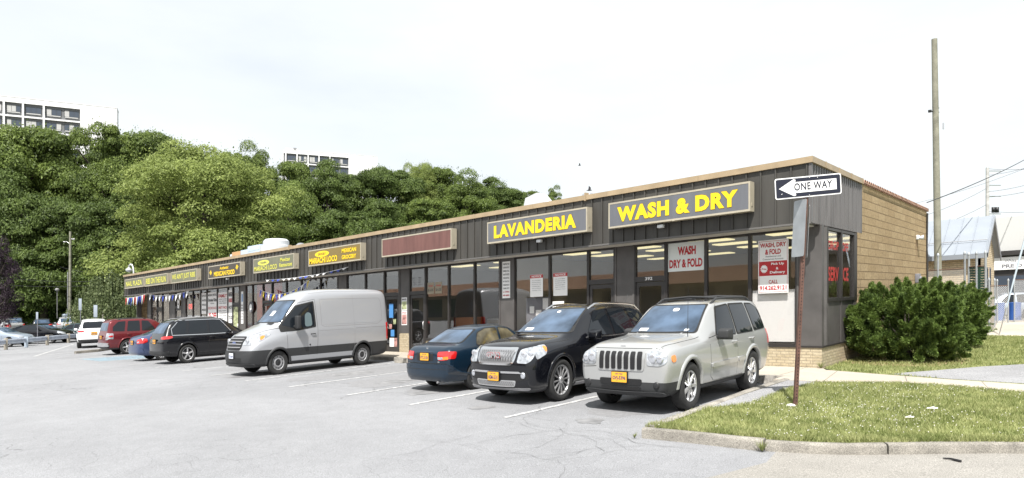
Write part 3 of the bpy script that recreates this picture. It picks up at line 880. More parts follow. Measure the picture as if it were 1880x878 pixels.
# ------------------------------------------------------------------ signs on the fascia
mat('sign_frame', (.40, .36, .28), .4, spec=.5, noise=(2, .1, 3))
mat('sign_grey', (.125, .13, .145), .35, spec=.5, noise=(3, .12, 5), streak=True)
mat('sign_green', (.15, .15, .10), .4, noise=(3, .15, 5), streak=True)
mat('sign_olive', (.19, .135, .04), .4)
mat('sign_black', (.055, .045, .035), .4)
mat('sign_brown', (.14, .065, .056), .5, noise=(5, .2, 5), streak=True)
mat('sign_yellow', (.88, .60, .015), .4)
mat('sign_yellow_edge', (.25, .16, .01), .5)
mat('sign_yellow_faded', (.62, .60, .10), .5)
def sign(x0, x1, z0, z1, face, label, writing, depth=.28):
    w = x1 - x0
    t = thing('shop_sign', label, 'shop sign', ((x0 + x1) / 2, YS - .04, z0), group='box signs along the fascia')
    h = z1 - z0; a = w / 2; f = .045
    b = MB()
    b.box(-a, a, -depth + .03, 0, 0, h)
    b.box(-a, -a + f, -depth, -depth + .03, 0, h); b.box(a - f, a, -depth, -depth + .03, 0, h)
    b.box(-a + f, a - f, -depth, -depth + .03, 0, f); b.box(-a + f, a - f, -depth, -depth + .03, h - f, h)
    b.box(-.04, .04, -depth - .01, -depth, -.01, f * .7)
    b.box(a, a + .012, -.19, -.13, .12, .2)
    b.link('frame', 'sign_frame', t)
    b = MB(); b.box(-a + f, a - f, -depth + .006, -depth + .0295, f, h - f); b.link('panel', face, t)
    for (s, x, z, tw, th, bold, m, sp, it) in writing:
        b = MB()
        if s == 'OVAL':
            n = 32; b.add([(x + tw / 2 * cos(2 * pi * k / n), -depth + .004, z + th / 2 * sin(2 * pi * k / n)) for k in range(n)], [tuple(range(n))])
            b.link('emblem', m, t, fix=False); continue
        if s == 'TACO':
            for q in range(4):
                b.add([(x + it * (.05 * q), -depth + .004, z + .03 * q), (x + it * (.05 * q + .05), -depth + .004, z + .03 * q), (x + it * (.05 * q - .12), -depth + .004, z + .03 * q + .17), (x + it * (.05 * q - .17), -depth + .004, z + .03 * q + .15)], [(0, 1, 2, 3)])
            b.link('emblem', m, t, fix=False); continue
        b.text(s, (x, -depth + .0, z), (1, 0, 0), (0, 0, 1), tw, th, bold, .004, spacing=sp, italic=it)
        if m == 'sign_yellow':
            e = MB(); e.text(s, (x - .012, -depth + .003, z - .012), (1, 0, 0), (0, 0, 1), tw + .024, th + .024, bold + .012, .002, spacing=sp, italic=it)
            e.link('lettering_edge', 'sign_yellow_edge', t, fix=False)
        b.link('lettering', m, t, fix=False)
    return t
Y_, F_ = 'sign_yellow', 'sign_yellow_faded'
sign(-11.02, -6.62, 3.74, 4.42, 'sign_grey', 'grey box sign reading WASH & DRY in yellow letters', [('WASH & DRY', -1.88, .145, 3.75, .39, .055, Y_, 1.12, 0)])
sign(-16.25, -11.82, 3.74, 4.42, 'sign_grey', 'grey box sign reading LAVANDERIA in yellow letters', [('LAVANDERIA', -1.87, .145, 3.65, .39, .055, Y_, 1.12, 0)])
sign(-22.6, -18.17, 3.74, 4.42, 'sign_brown', 'blank reddish brown box sign with a pale frame', [])
sign(-28.6, -24.15, 3.74, 4.42, 'sign_olive', 'olive box sign reading MARIACHI LOCO Mexican Grocery', [('OVAL', -1.0, .46, 1.25, .24, 0, Y_, 0, 0), ('GROCERY', -1.35, .41, .7, .1, .02, 'sign_olive', 1, 0),
    ('MARIACHI LOCO', -2.12, .09, 2.45, .24, .03, Y_, 1, 0), ('MEXICAN', .72, .38, 1.15, .16, .03, Y_, 1, 0), ('GROCERY', .72, .12, 1.15, .16, .03, Y_, 1, 0)])
sign(-34.4, -30.0, 3.74, 4.42, 'sign_green', 'greenish box sign reading MARIACHI LOCO Mexican Restaurant', [('OVAL', -1.05, .45, 1.3, .25, 0, F_, 0, 0), ('TAQUERIA', -1.4, .4, .72, .1, .02, 'sign_green', 1, 0),
    ('MARIACHI LOCO', -2.1, .09, 2.55, .22, .02, F_, 1, 0), ('Mexican', .8, .38, 1.0, .17, .02, F_, 1, 0), ('Restaurant', .72, .14, 1.3, .17, .02, F_, 1, 0)])
sign(-40.35, -36.0, 3.74, 4.42, 'sign_black', 'black box sign reading Authentic Mexican Food with yellow churros', [('Authentic', -.55, .42, 1.2, .15, .02, Y_, 1, .2),
    ('MEXICAN FOOD', -1.35, .1, 2.8, .24, .03, Y_, 1, 0), ('TACO', -1.85, .2, 1, 1, 0, Y_, 1, 1), ('TACO', 1.75, .3, 1, 1, 0, Y_, 1, -1)])
sign(-46.4, -42.1, 3.76, 4.42, 'sign_green', "grey green box sign reading WE AIN'T JUST RIBS", [("WE AIN'T JUST RIBS", -1.95, .13, 3.85, .38, .02, F_, 1, 0)])
sign(-51.45, -47.05, 3.78, 4.42, 'sign_green', 'grey green box sign reading RIBS ON THE RUN', [('RIBS ON THE RUN', -1.95, .13, 3.85, .36, .02, F_, 1, 0)])
sign(-55.9, -51.75, 3.80, 4.42, 'sign_green', 'grey green box sign reading NAIL PLAZA at the far end', [('NAIL PLAZA', -1.75, .14, 3.5, .32, .02, F_, 1.05, 0)])
for x, lab in [(-9.3, 'small white floodlight under the WASH & DRY sign'), (-13.9, 'small white floodlight under the LAVANDERIA sign'), (-38.0, 'tiny grey floodlight under the black Mexican food sign')]:
    b = MB(); b.cbox(-.09, .09, -.1, .02, -.05, .03, .012); b.tube([(0, 0, 0), (0, .1, .02)], .015, 6)
    setp(b.link('floodlight', mat('lamp_white', (.62, .64, .66), .5), loc=(x, YS - .14, 3.66)), lab, 'floodlight', 'floodlights under the fascia signs')

# ------------------------------------------------------------------ notices on and behind the glass
mat('ink_red', (.42, .015, .02), .5); mat('ink_black', (.03, .03, .035), .6); mat('ink_grey', (.18, .18, .2), .6)
mat('banner_white', (.70, .74, .73), .6)
mat('white_letters', (.8, .8, .8), .5)
mat('print_blue', (.06, .22, .5), .5); mat('print_mix', (.42, .22, .2), .5, noise=(5, .7, 2)); mat('print_mix2', (.33, .36, .2), .5, noise=(6, .8, 2))
def notice(name, label, cat, x0, x1, z0, z1, base, lines, y=YF + .005, group=None, plane='Y', extra=None, t_=.004):
    t = thing(name, label, cat, ((x0 + x1) / 2 if plane == 'Y' else XS, y if plane == 'Y' else (x0 + x1) / 2, z0), group=group)
    w = (x1 - x0) / 2; h = z1 - z0
    def tr(b):
        if plane == 'X': b.v = [(-yy, xx, zz) for xx, yy, zz in b.v]
        return b
    if base:
        b = MB(); b.box(-w, w, 0, t_, 0, h); tr(b).link('sheet', base, t)
    for (s, fx, fz, fw, fh, bold, m) in lines:
        b = MB(); b.text(s, (-w + fx * 2 * w, -.002, fz * h), (1, 0, 0), (0, 0, 1), fw * 2 * w, fh * h, bold, .002); tr(b).link('lettering', m, t, fix=False)
    if extra:
        for (m, rects) in extra:
            b = MB()
            for (fx0, fz0, fx1, fz1) in rects: b.box(-w + fx0 * 2 * w, -w + fx1 * 2 * w, -.003, -.0005, fz0 * h, fz1 * h)
            tr(b).link('print', m, t)
    return t
R_, K_, W_ = 'ink_red', 'ink_black', 'white_letters'
notice('banner', 'white banner with red WASH DRY & FOLD inside the laundromat window', 'banner', -9.63, -8.46, 2.52, 3.27, 'banner_white',
       [('WASH', .28, .56, .5, .30, .05, R_), ('DRY & FOLD', .04, .12, .92, .30, .04, R_)])
t = notice('price_board', 'red and white board with phone number hung outside the corner window', 'sign board', -6.83, -6.02, 1.85, 3.12, None,
       [('WASH, DRY', .07, .845, .86, .1, .035, R_), ('& FOLD', .24, .725, .52, .1, .035, R_), ('Residential and', .26, .675, .5, .032, .01, 'ink_grey'), ('Commercial Accounts', .16, .625, .68, .032, .01, 'ink_grey'),
        ('Pick Up', .44, .515, .42, .055, .03, W_), ('&', .60, .44, .08, .045, .03, W_), ('Delivery', .40, .355, .5, .06, .03, W_), ('CALL', .36, .18, .3, .07, .02, R_), ('914.262.9121', .06, .06, .88, .085, .03, R_)], y=YF - .09)
b = MB(); b.cbox(-.405, .405, 0, .02, 0, 1.27, .008); b.link('sheet', 'white_paper', t)
b = MB(); b.box(-.37, .37, -.002, .001, .33 * 1.27, .60 * 1.27)
for (x0, x1, z0, z1) in [(-.38, -.372, .03, 1.24), (.372, .38, .03, 1.24), (-.38, .38, .03, .038), (-.38, .38, 1.232, 1.24)]: b.box(x0, x1, -.0015, .001, z0, z1)
b.link('print', 'ink_red', t)
b = MB(); n = 28; b.add([(-.24 + (.105 if k % 2 else .078) * cos(2 * pi * k / n), -.004, .585 + (.105 if k % 2 else .078) * sin(2 * pi * k / n)) for k in range(n)], [tuple(range(n))]); b.link('star', W_, t, fix=False)
b = MB(); b.text('Free', (-.30, -.004, .56), (1, 0, 0), (0, 0, 1), .13, .05, .02, .003); b.link('lettering', R_, t, fix=False)
notice('paper_screen', 'white sheets covering the lower corner window', 'window screen', -7.03, -5.87, .70, 1.93, 'white_paper', [], y=YF + .03)
notice('parking_notice', 'tall white parking rules notice on the dark pillar', 'notice', -16.55, -16.15, 2.02, 3.22, 'white_paper',
       [(s, .1, 1 - .095 * (k + 1), .8, .05, .02, K_ if k < 8 else R_) for k, s in enumerate(['PARKING FOR', 'PATRONS ONLY', 'OWNERS OF ALL', 'UNAUTHORIZED', 'VEHICLES WILL', 'PAY FOR CALL', 'CHARGE AND OR', 'TOWING COSTS', 'A-1 TOWING', '949-4800'])], y=YF - .045)
for x0, x1, lab in [(-15.2, -14.6, 'red headed rules notice in the window left of the mullion'), (-14.12, -13.5, 'red headed rules notice in the window right of the mullion')]:
    notice('notice', lab, 'notice', x0, x1, 2.02, 2.72, 'white_paper', [('NOTICE', .12, .87, .76, .09, .03, W_)] + [(s, .15, .72 - .09 * k, .7, .035, .01, 'ink_grey') for k, s in enumerate(['ALL CUSTOMERS', 'PLEASE READ', 'RULES OF THE', 'LAUNDROMAT', 'NO DYEING', 'THANK YOU'])], extra=[('ink_red', [(0, .84, 1, .99)])], group='rules notices in the laundromat windows')
notice('notice', 'small white paper reading 7 AM 10 PM in the laundromat window', 'notice', -14.15, -13.65, 1.35, 1.85, 'white_paper', [('OPEN', .1, .6, .8, .25, .02, K_), ('7 AM', .1, .2, .8, .25, .02, K_)])
t = notice('notice_board', 'grey board with pinned papers behind the laundromat glass', 'notice board', -15.6, -14.5, 1.0, 2.0, 'ink_grey', [], y=YF + .25, extra=[('white_paper', [(.15, .5, .35, .72), (.42, .3, .66, .6), (.72, .62, .95, .97), (.2, .1, .4, .32)])])
for k, (x, lab) in enumerate([(-20.75, 'faint white price sheet high in the window right of the door, left one'), (-20.25, 'faint white price sheet high in the window right of the door, right one')]):
    notice('notice', lab, 'notice', x - .22, x + .2, 2.3, 2.72, 'interior_wall', [('$ 6.25', .1, .2, .8, .25, .02, K_), ('WASH', .15, .62, .7, .15, .02, R_)], group='price sheets in the window')
notice('hours_sheet', 'small sheets with opening hours over the dark door', 'notice', -21.95, -21.3, 2.62, 3.0, None, [(s, fx, .75 - .22 * k, .4, .12, .01, 'ink_grey') for fx in (.0, .55) for k, s in enumerate(['MON 9 - 7', 'TUE 9 - 7', 'WED 9 - 7', 'SAT 9 - 5'])])
notice('poster', 'black and white bicycle poster on the panel beside the dark door, upper one', 'poster', -22.68, -22.3, 1.72, 2.22, 'white_paper', [('BIKES', .1, .78, .8, .14, .03, K_)], y=YF - .04, group='posters on the panel beside the door', extra=[('print_mix2', [(.06, .08, .94, .7)])])
notice('poster', 'colourful bicycle poster on the panel beside the dark door, lower one', 'poster', -22.68, -22.3, 1.16, 1.7, 'white_paper', [('SALE', .1, .82, .8, .12, .03, R_)], y=YF - .04, group='posters on the panel beside the door', extra=[('print_mix', [(.06, .06, .94, .76)])])
for k, (x, z, w, h, m, lab) in enumerate([(-23.45, 1.45, .3, .55, 'print_blue', 'blue and white poster on the open glass door'), (-23.2, 1.2, .2, .2, 'print_mix2', 'small yellow round sticker on the glass door'),
        (-23.5, 1.02, .2, .18, 'print_mix', 'small brown sticker on the glass door'), (-23.35, .72, .26, .26, 'print_blue', 'round blue sticker low on the glass door'), (-23.4, .32, .32, .34, 'white_paper', 'white sheet at the foot of the glass door'), (-23.12, .32, .2, .34, 'print_mix', 'pink sheet at the foot of the glass door')]):
    notice('sticker', lab, 'sticker', x - w / 2, x + w / 2, z, z + h, m, [], y=YF - .03, group='stickers on the glass door')
notice('notice', 'small white notice beside the pillar above the van', 'notice', -27.5, -27.2, 2.4, 2.65, 'white_paper', [('NO', .2, .3, .6, .4, .02, K_)], y=YF - .045)
PL = [(-40.2, -39.62, 1.35, 3.15, [('BEEF', .1, .8, .9, .12, .04, K_), ('RIBS', .1, .62, .8, .12, .04, R_), ('HOT', .1, .42, .8, .1, .04, K_), ('TO GO', .1, .1, .8, .12, .04, K_)], 'narrow white ribs menu poster nearest the red shop'),
      (-41.72, -40.33, 1.35, 3.05, [('FAMILY', .06, .83, .88, .11, .04, R_)] + [(s, .1, .76 - .065 * k, .8, .035, .02, K_) for k, s in enumerate(['WHOLE CHICKEN', 'TWO LARGE SIDES', 'CORN BREAD'])] + [('PARTY PACK', .06, .46, .88, .09, .03, R_)] + [(s, .1, .38 - .08 * k, .8, .035, .02, K_) for k, s in enumerate(['FULL RACK', 'PULLED PORK', 'FOUR SIDES', 'SERVES TEN'])], 'white window poster headed FAMILY in red'),
      (-43.3, -41.88, 1.35, 3.1, [('MONDAY SPECIAL', .05, .88, .9, .07, .03, K_), ('Smoked Ribs', .05, .70, .9, .11, .04, K_), ('WITH A', .3, .62, .4, .04, .02, K_), ('SECOND RACK', .05, .45, .9, .08, .02, R_), ('$5 OFF', .08, .1, .84, .24, .04, R_)], 'white window poster offering $5 OFF a second rack'),
      (-44.3, -43.5, 1.9, 3.1, [('SLOW COOK', .1, .82, .8, .1, .03, K_), ('ROASTED', .1, .6, .8, .1, .03, K_), ('WOOD', .1, .38, .8, .1, .03, K_), ('SMOKED', .1, .14, .8, .1, .03, K_)], 'small curled white poster left of the $5 OFF poster')]
for x0, x1, z0, z1, ln, lab in PL: notice('poster', lab, 'poster', x0, x1, z0, z1, 'white_paper', ln, group='white ribs posters in the restaurant windows')
notice('hours_strip', 'tall white strip of shop hours on the dark pillar', 'notice', -38.35, -38.05, 1.3, 3.0, 'white_paper', [(s, .1, .55 - .09 * k, .8, .045, .02, K_) for k, s in enumerate(['NAIL', 'SPA', 'FOOD', 'ATM', 'LOTTO', 'OPEN'])], y=YF - .045, extra=[('print_blue', [(.25, .68, .75, .92)])])
notice('poster', 'colourful food poster in the doorway beside the white strip', 'poster', -39.4, -38.8, .9, 2.2, 'print_mix2', [], y=YF - .03)
notice('notice', 'small white notice on the pillar near the nail shop', 'notice', -48.3, -48.0, 2.3, 2.8, 'white_paper', [('OPEN', .1, .4, .8, .2, .02, K_)], y=YF - .06)
mat('neon_red', (.8, .02, .01), .5, emit=((1, .03, .02), .9))
b = MB(); b.text('OPEN', (-.4, 0, 0), (1, 0, 0), (0, 0, 1), .8, .28, .04, .01); b.box(-.45, .45, .01, .03, -.03, -.01)
setp(b.link('neon_sign', 'neon_red', loc=(-46.3, YF + .1, 2.25), fix=False), 'red glowing OPEN sign in the dark rib shop window', 'neon sign')
b = MB(); b.lathe([(.0, 0), (.26, 0), (.3, -.02), (.26, -.05)], 28, 'Y')
o = b.link('round_sign', 'ink_grey', loc=(-36.95, YF - .06, 2.15)); setp(o, 'round grey and white sign on the red wall', 'sign')
b = MB(); b.lathe([(.0, -.055), (.16, -.055)], 24, 'Y'); b.link('disc', 'white_paper', o)
# red writing on the side windows
t = notice('window_lettering', 'red DROP OFF SERVICE lettering on the side windows', 'lettering', 18.3, 20.7, 1.72, 3.26, None,
       [('DROP', .04, .72, .40, .14, .03, 'neon_paint'), ('OFF', .58, .72, .26, .14, .03, 'neon_paint'), ('SERV', .04, .24, .40, .22, .03, 'neon_paint'), ('ICE', .58, .24, .26, .22, .03, 'neon_paint')] if mat('neon_paint', (.38, .02, .015), .5) else [], plane='X')
t.location = (XS - .055, 19.5, 1.72)

# ------------------------------------------------------------------ bunting
mat('pennant_blue', (.03, .06, .36), .6); mat('pennant_white', (.7, .7, .7), .6); mat('pennant_red', (.5, .05, .05), .6); mat('pennant_yellow', (.6, .45, .05), .6)
def bunting(p0, p1, sag, n, cols, label, size=.34, off=0):
    t = thing('bunting', label, 'bunting', p0, group='strings of pennants under the fascia')
    d = Vector(p1) - Vector(p0)
    f = lambda s: Vector((d.x * s, d.y * s, d.z * s - sag * 4 * s * (1 - s)))
    b = MB(); b.tube([f(i / 12) for i in range(13)], .01, 5); b.link('cord', 'white_paper', t)
    for k in range(n):
        a = f((k + .1) / n); c = f((k + .85) / n); m = (a + c) / 2
        b = MB(); w = random.uniform(-.05, .05)
        b.poly([tuple(a), tuple(c), (m.x + w, m.y - .05 + w, m.z - size * random.uniform(.85, 1.1))])
        b.link('pennant', cols[k % len(cols)], t, fix=False)
B_, WW, RR, YY = 'pennant_blue', 'pennant_white', 'pennant_red', 'pennant_yellow'
bunting((-56.6, 16.8, 3.2), (-52.2, 16.8, 3.30), .06, 11, [RR, WW, B_, B_, WW], 'red white and blue pennants hanging at the far left end', .55)
bunting((-52.0, 17.0, 3.3), (-44.5, 17.0, 3.28), .18, 12, [WW, B_, WW], 'blue and white pennants in front of the rib shop', .42)
bunting((-35.0, 17.2, 2.98), (-29.6, 17.2, 3.25), .42, 18, [B_, YY, B_, WW], 'dark blue pennants before the red shop entrance', .36)
bunting((-33.5, 16.78, 3.40), (-25.5, 16.78, 3.55), .12, 14, [WW, B_, B_, WW, WW], 'loose blue and white pennant string over the taqueria', .10)

# ------------------------------------------------------------------ on the roof
mat('vent_white', (.50, .52, .54), .4, spec=.4); mat('vent_blue', (.42, .50, .62), .5); mat('wood_orange', (.42, .25, .12), .7)
def roofthing(name, label, cat, x, y, build, m, group='vents and plant on the roof'):
    b = MB(); build(b); setp(b.link(name, m, loc=(x, y, ZFT - .1), angle=35), label, cat, group)
def hood(b):
    b.box(-.3, .3, -.3, .3, 0, .62)
    b.add([(-.55, -.3, .60), (.55, -.3, .60), (.55, .35, .60), (-.55, .35, .60), (-.4, -.3, 1.05), (.2, -.3, 1.17), (.2, .35, 1.17), (-.4, .35, 1.05), (.65, -.3, .75), (.65, .35, .75)],
          [(0, 1, 8, 5, 4), (3, 7, 6, 9, 2), (4, 5, 6, 7), (5, 8, 9, 6), (1, 2, 9, 8), (0, 4, 7, 3)])
roofthing('roof_vent', 'white angular exhaust hood on the roof above the LAVANDERIA sign', 'roof vent', -16.95, 20.2, hood, 'vent_white')
roofthing('roof_vent', 'low white vent just right of the angular hood', 'roof vent', -15.7, 20.8, lambda b: b.cbox(-.45, .45, -.2, .2, 0, .80, .05), 'vent_white')
roofthing('roof_vent', 'small grey vent cap near the middle of the roof edge', 'roof vent', -13.7, 19.2, lambda b: (b.lathe([(.12, 0), (.12, .55)], 12, 'Z'), b.lathe([(.28, .55), (.2, .68), (.02, .72)], 14, 'Z')), 'aluminium')
roofthing('roof_vent', 'small mushroom vent right of the big white round fan', 'roof vent', -36.4, 20.5, lambda b: (b.lathe([(.18, 0), (.18, .72)], 12, 'Z'), b.lathe([(.3, .72), (.3, .84), (.15, .96), (.01, .98)], 14, 'Z')), 'aluminium')
roofthing('roof_fan', 'big white round kitchen exhaust fan on the roof', 'roof fan', -41.4, 21.5, lambda b: (b.lathe([(.7, 0), (.7, .75), (1.05, .8), (1.05, 1.2), (.85, 1.25), (.85, 1.5), (.7, 1.62), (.02, 1.66)], 22, 'Z'),), 'vent_white')
roofthing('roof_unit', 'pale blue metal box beside the round fan on the roof', 'roof unit', -43.65, 21.6, lambda b: (b.cbox(-.95, .95, -.6, .6, 0, 1.42, .03), b.box(-.8, .8, -.61, -.6, 1.1, 1.15)), 'vent_blue')
roofthing('roof_unit', 'lower pale blue box at the left of the taller one on the roof', 'roof unit', -45.3, 21.6, lambda b: b.cbox(-.62, .62, -.5, .5, 0, 1.27, .03), 'vent_blue')
roofthing('roof_box', 'orange wooden box on the roof, left of the blue boxes', 'roof box', -46.65, 21.6, lambda b: b.cbox(-.68, .68, -.5, .5, 0, 1.25, .02), 'wood_orange')
roofthing('roof_vent', 'small white vent at the left end of the rooftop boxes', 'roof vent', -47.8, 21.6, lambda b: b.cbox(-.35, .35, -.3, .3, 0, 1.18, .05), 'vent_white')
# fixtures on the side wall
t = thing('wall_light', 'small white twin security light with rust stains high on the brick side wall', 'wall light', (XS, 29.77, 3.62), group=None)
b = MB(); b.cbox(0, .1, -.14, .14, -.08, .08, .02); b.link('housing', 'lamp_white', t)
b = MB(); b.lathe([(.03, .08), (.08, .22), (.02, .23)], 12, 'X', (0, -.09, -.02)); b.lathe([(.03, .08), (.08, .22), (.02, .23)], 12, 'X', (0, .1, 0)); b.link('lamp', 'lamp_white', t)
b = MB(); b.cbox(0, .14, -.2, .2, -.16, .16, .02); b.lathe([(.07, .14), (.07, .2), (.02, .21)], 14, 'X')
setp(b.link('meter_box', 'ink_grey', loc=(XS, 29.6, 2.2)), 'small dark meter box on the brick side wall above the bush', 'meter box')
b = MB(); b.tube([(XS + .05, 31.7, .2), (XS + .05, 31.7, 3.0), (XS + .02, 31.75, 3.3), (XS + .05, 31.7, 4.6)], .035, 8)
b.v = [(x - XS, y - 31.7, z) for x, y, z in b.v]
setp(b.link('downpipe', 'dark_metal_deep', loc=(XS, 31.7, 0)), 'thin dark pipe down the far corner of the brick side wall', 'pipe')
b = MB()
for (y0, w, l) in ((-.12, .05, .55), (.02, .03, .8), (.14, .045, .4)): b.add([(.003, y0 - w, 0), (.003, y0 + w, 0), (.003, y0 + w * .3, -l), (.003, y0 - w * .4, -l * .9)], [(0, 1, 2, 3)])
setp(b.link('rust_stain', mat('rust_stain', (.25, .15, .08), .9, noise=(12, .3, 5)), loc=(XS, 29.77, 3.55), fix=False), kind='structure')
# gooseneck lamp at the far end of the strip
t = thing('gooseneck_lamp', 'white curved gooseneck lamp on the far left end of the roof', 'lamp', (-58.0, 17.8, 4.0))
b = MB(); b.tube([(0, 0, -.4), (0, 0, 1.0), (-.08, 0, 1.35), (-.35, 0, 1.6), (-.75, 0, 1.66), (-1.1, 0, 1.55)], .055, 8); b.link('arm', 'vent_white', t)
b = MB(); b.lathe([(.06, 1.55), (.09, 1.45), (.24, 1.38), (.24, 1.30), (.14, 1.2), (.02, 1.18)], 16, 'Z', (-1.15, 0, -.05)); b.link('lamp_head', 'vent_white', t)
# ------------------------------------------------------------------ vehicles
def paint(name, col, metal=.0, rough=.35):
    m = mat(name, col, rough, metal=metal, spec=.3, coat=.75)
    return name
paint('paint_silver', (.405, .41, .41), .4, .28); paint('paint_black', (.004, .0045, .007), .0, .22); paint('paint_green', (.005, .018, .036), .1, .3)
paint('paint_van', (.38, .388, .41), .35, .30); paint('paint_navy', (.06, .085, .17), .3, .3); paint('paint_red', (.13, .012, .016), .2, .3)
paint('paint_white', (.74, .75, .76), 0, .3); paint('paint_grey', (.16, .17, .19), .3, .3); paint('paint_teal', (.03, .055, .06), .2, .3); paint('paint_steel', (.30, .35, .42), .3, .3)
mat('car_glass', (.010, .013, .017), .03, spec=.45)
mat('car_glass_sky', (.05, .075, .115), .03, spec=.6, noise=(1.6, .7, 3), tint=(.68, .82, 1))  # opaque pane; blue base and tint paint in the reflected sky
mat('cladding', (.035, .036, .038), .55, spec=.35); mat('rubber', (.012, .012, .012), .75, noise=(30, .3, 3))
mat('tyre', (.022, .022, .022), .8, bump=(60, .3, .004)); mat('well', (.004, .004, .004), .95, spec=.0)
mat('chrome', (.75, .75, .76), .12, metal=1.); mat('rim_silver', (.58, .58, .59), .3, metal=.75); mat('rim_dark', (.02, .02, .022), .5)
mat('steel_grey', (.30, .30, .31), .5, metal=.4)
mat('lamp_clear', (.40, .42, .45), .12, metal=.35, spec=.6, coat=.6, noise=(14, .35, 2)); mat('lamp_lens', (.55, .57, .62), .08, metal=.6, coat=.6)
mat('lamp_amber', (.75, .22, .03), .15, coat=1.); mat('lamp_red', (.50, .012, .012), .12, coat=1., spec=.8); mat('plate_yellow', (.78, .38, .03), .5); mat('plate_white', (.72, .75, .82), .5)
mat('plate_ink', (.02, .03, .14), .5); mat('grille_black', (.010, .010, .011), .5); mat('sticker_white', (.8, .8, .8), .6)
mat('mesh_chrome', (.40, .40, .41), .3, metal=.75); mat('badge_blue', (.02, .07, .3), .3, coat=1.); mat('seat_grey', (.10, .14, .15), .7)

def chaikin(p, n=1):
    # corners rounded with a fixed radius
    q = []; m = len(p); r = .045 * n
    for i in range(m):
        o, a, c = Vector(p[i]), Vector(p[i - 1]), Vector(p[(i + 1) % m])
        ra = min(r, .42 * (a - o).length); rc = min(r, .42 * (c - o).length)
        A = o + (a - o).normalized() * ra; B = o + (c - o).normalized() * rc
        for s in (0, .25, .5, .75, 1): q.append(tuple(A * (1 - s) ** 2 + o * 2 * s * (1 - s) + B * s * s))
    return q

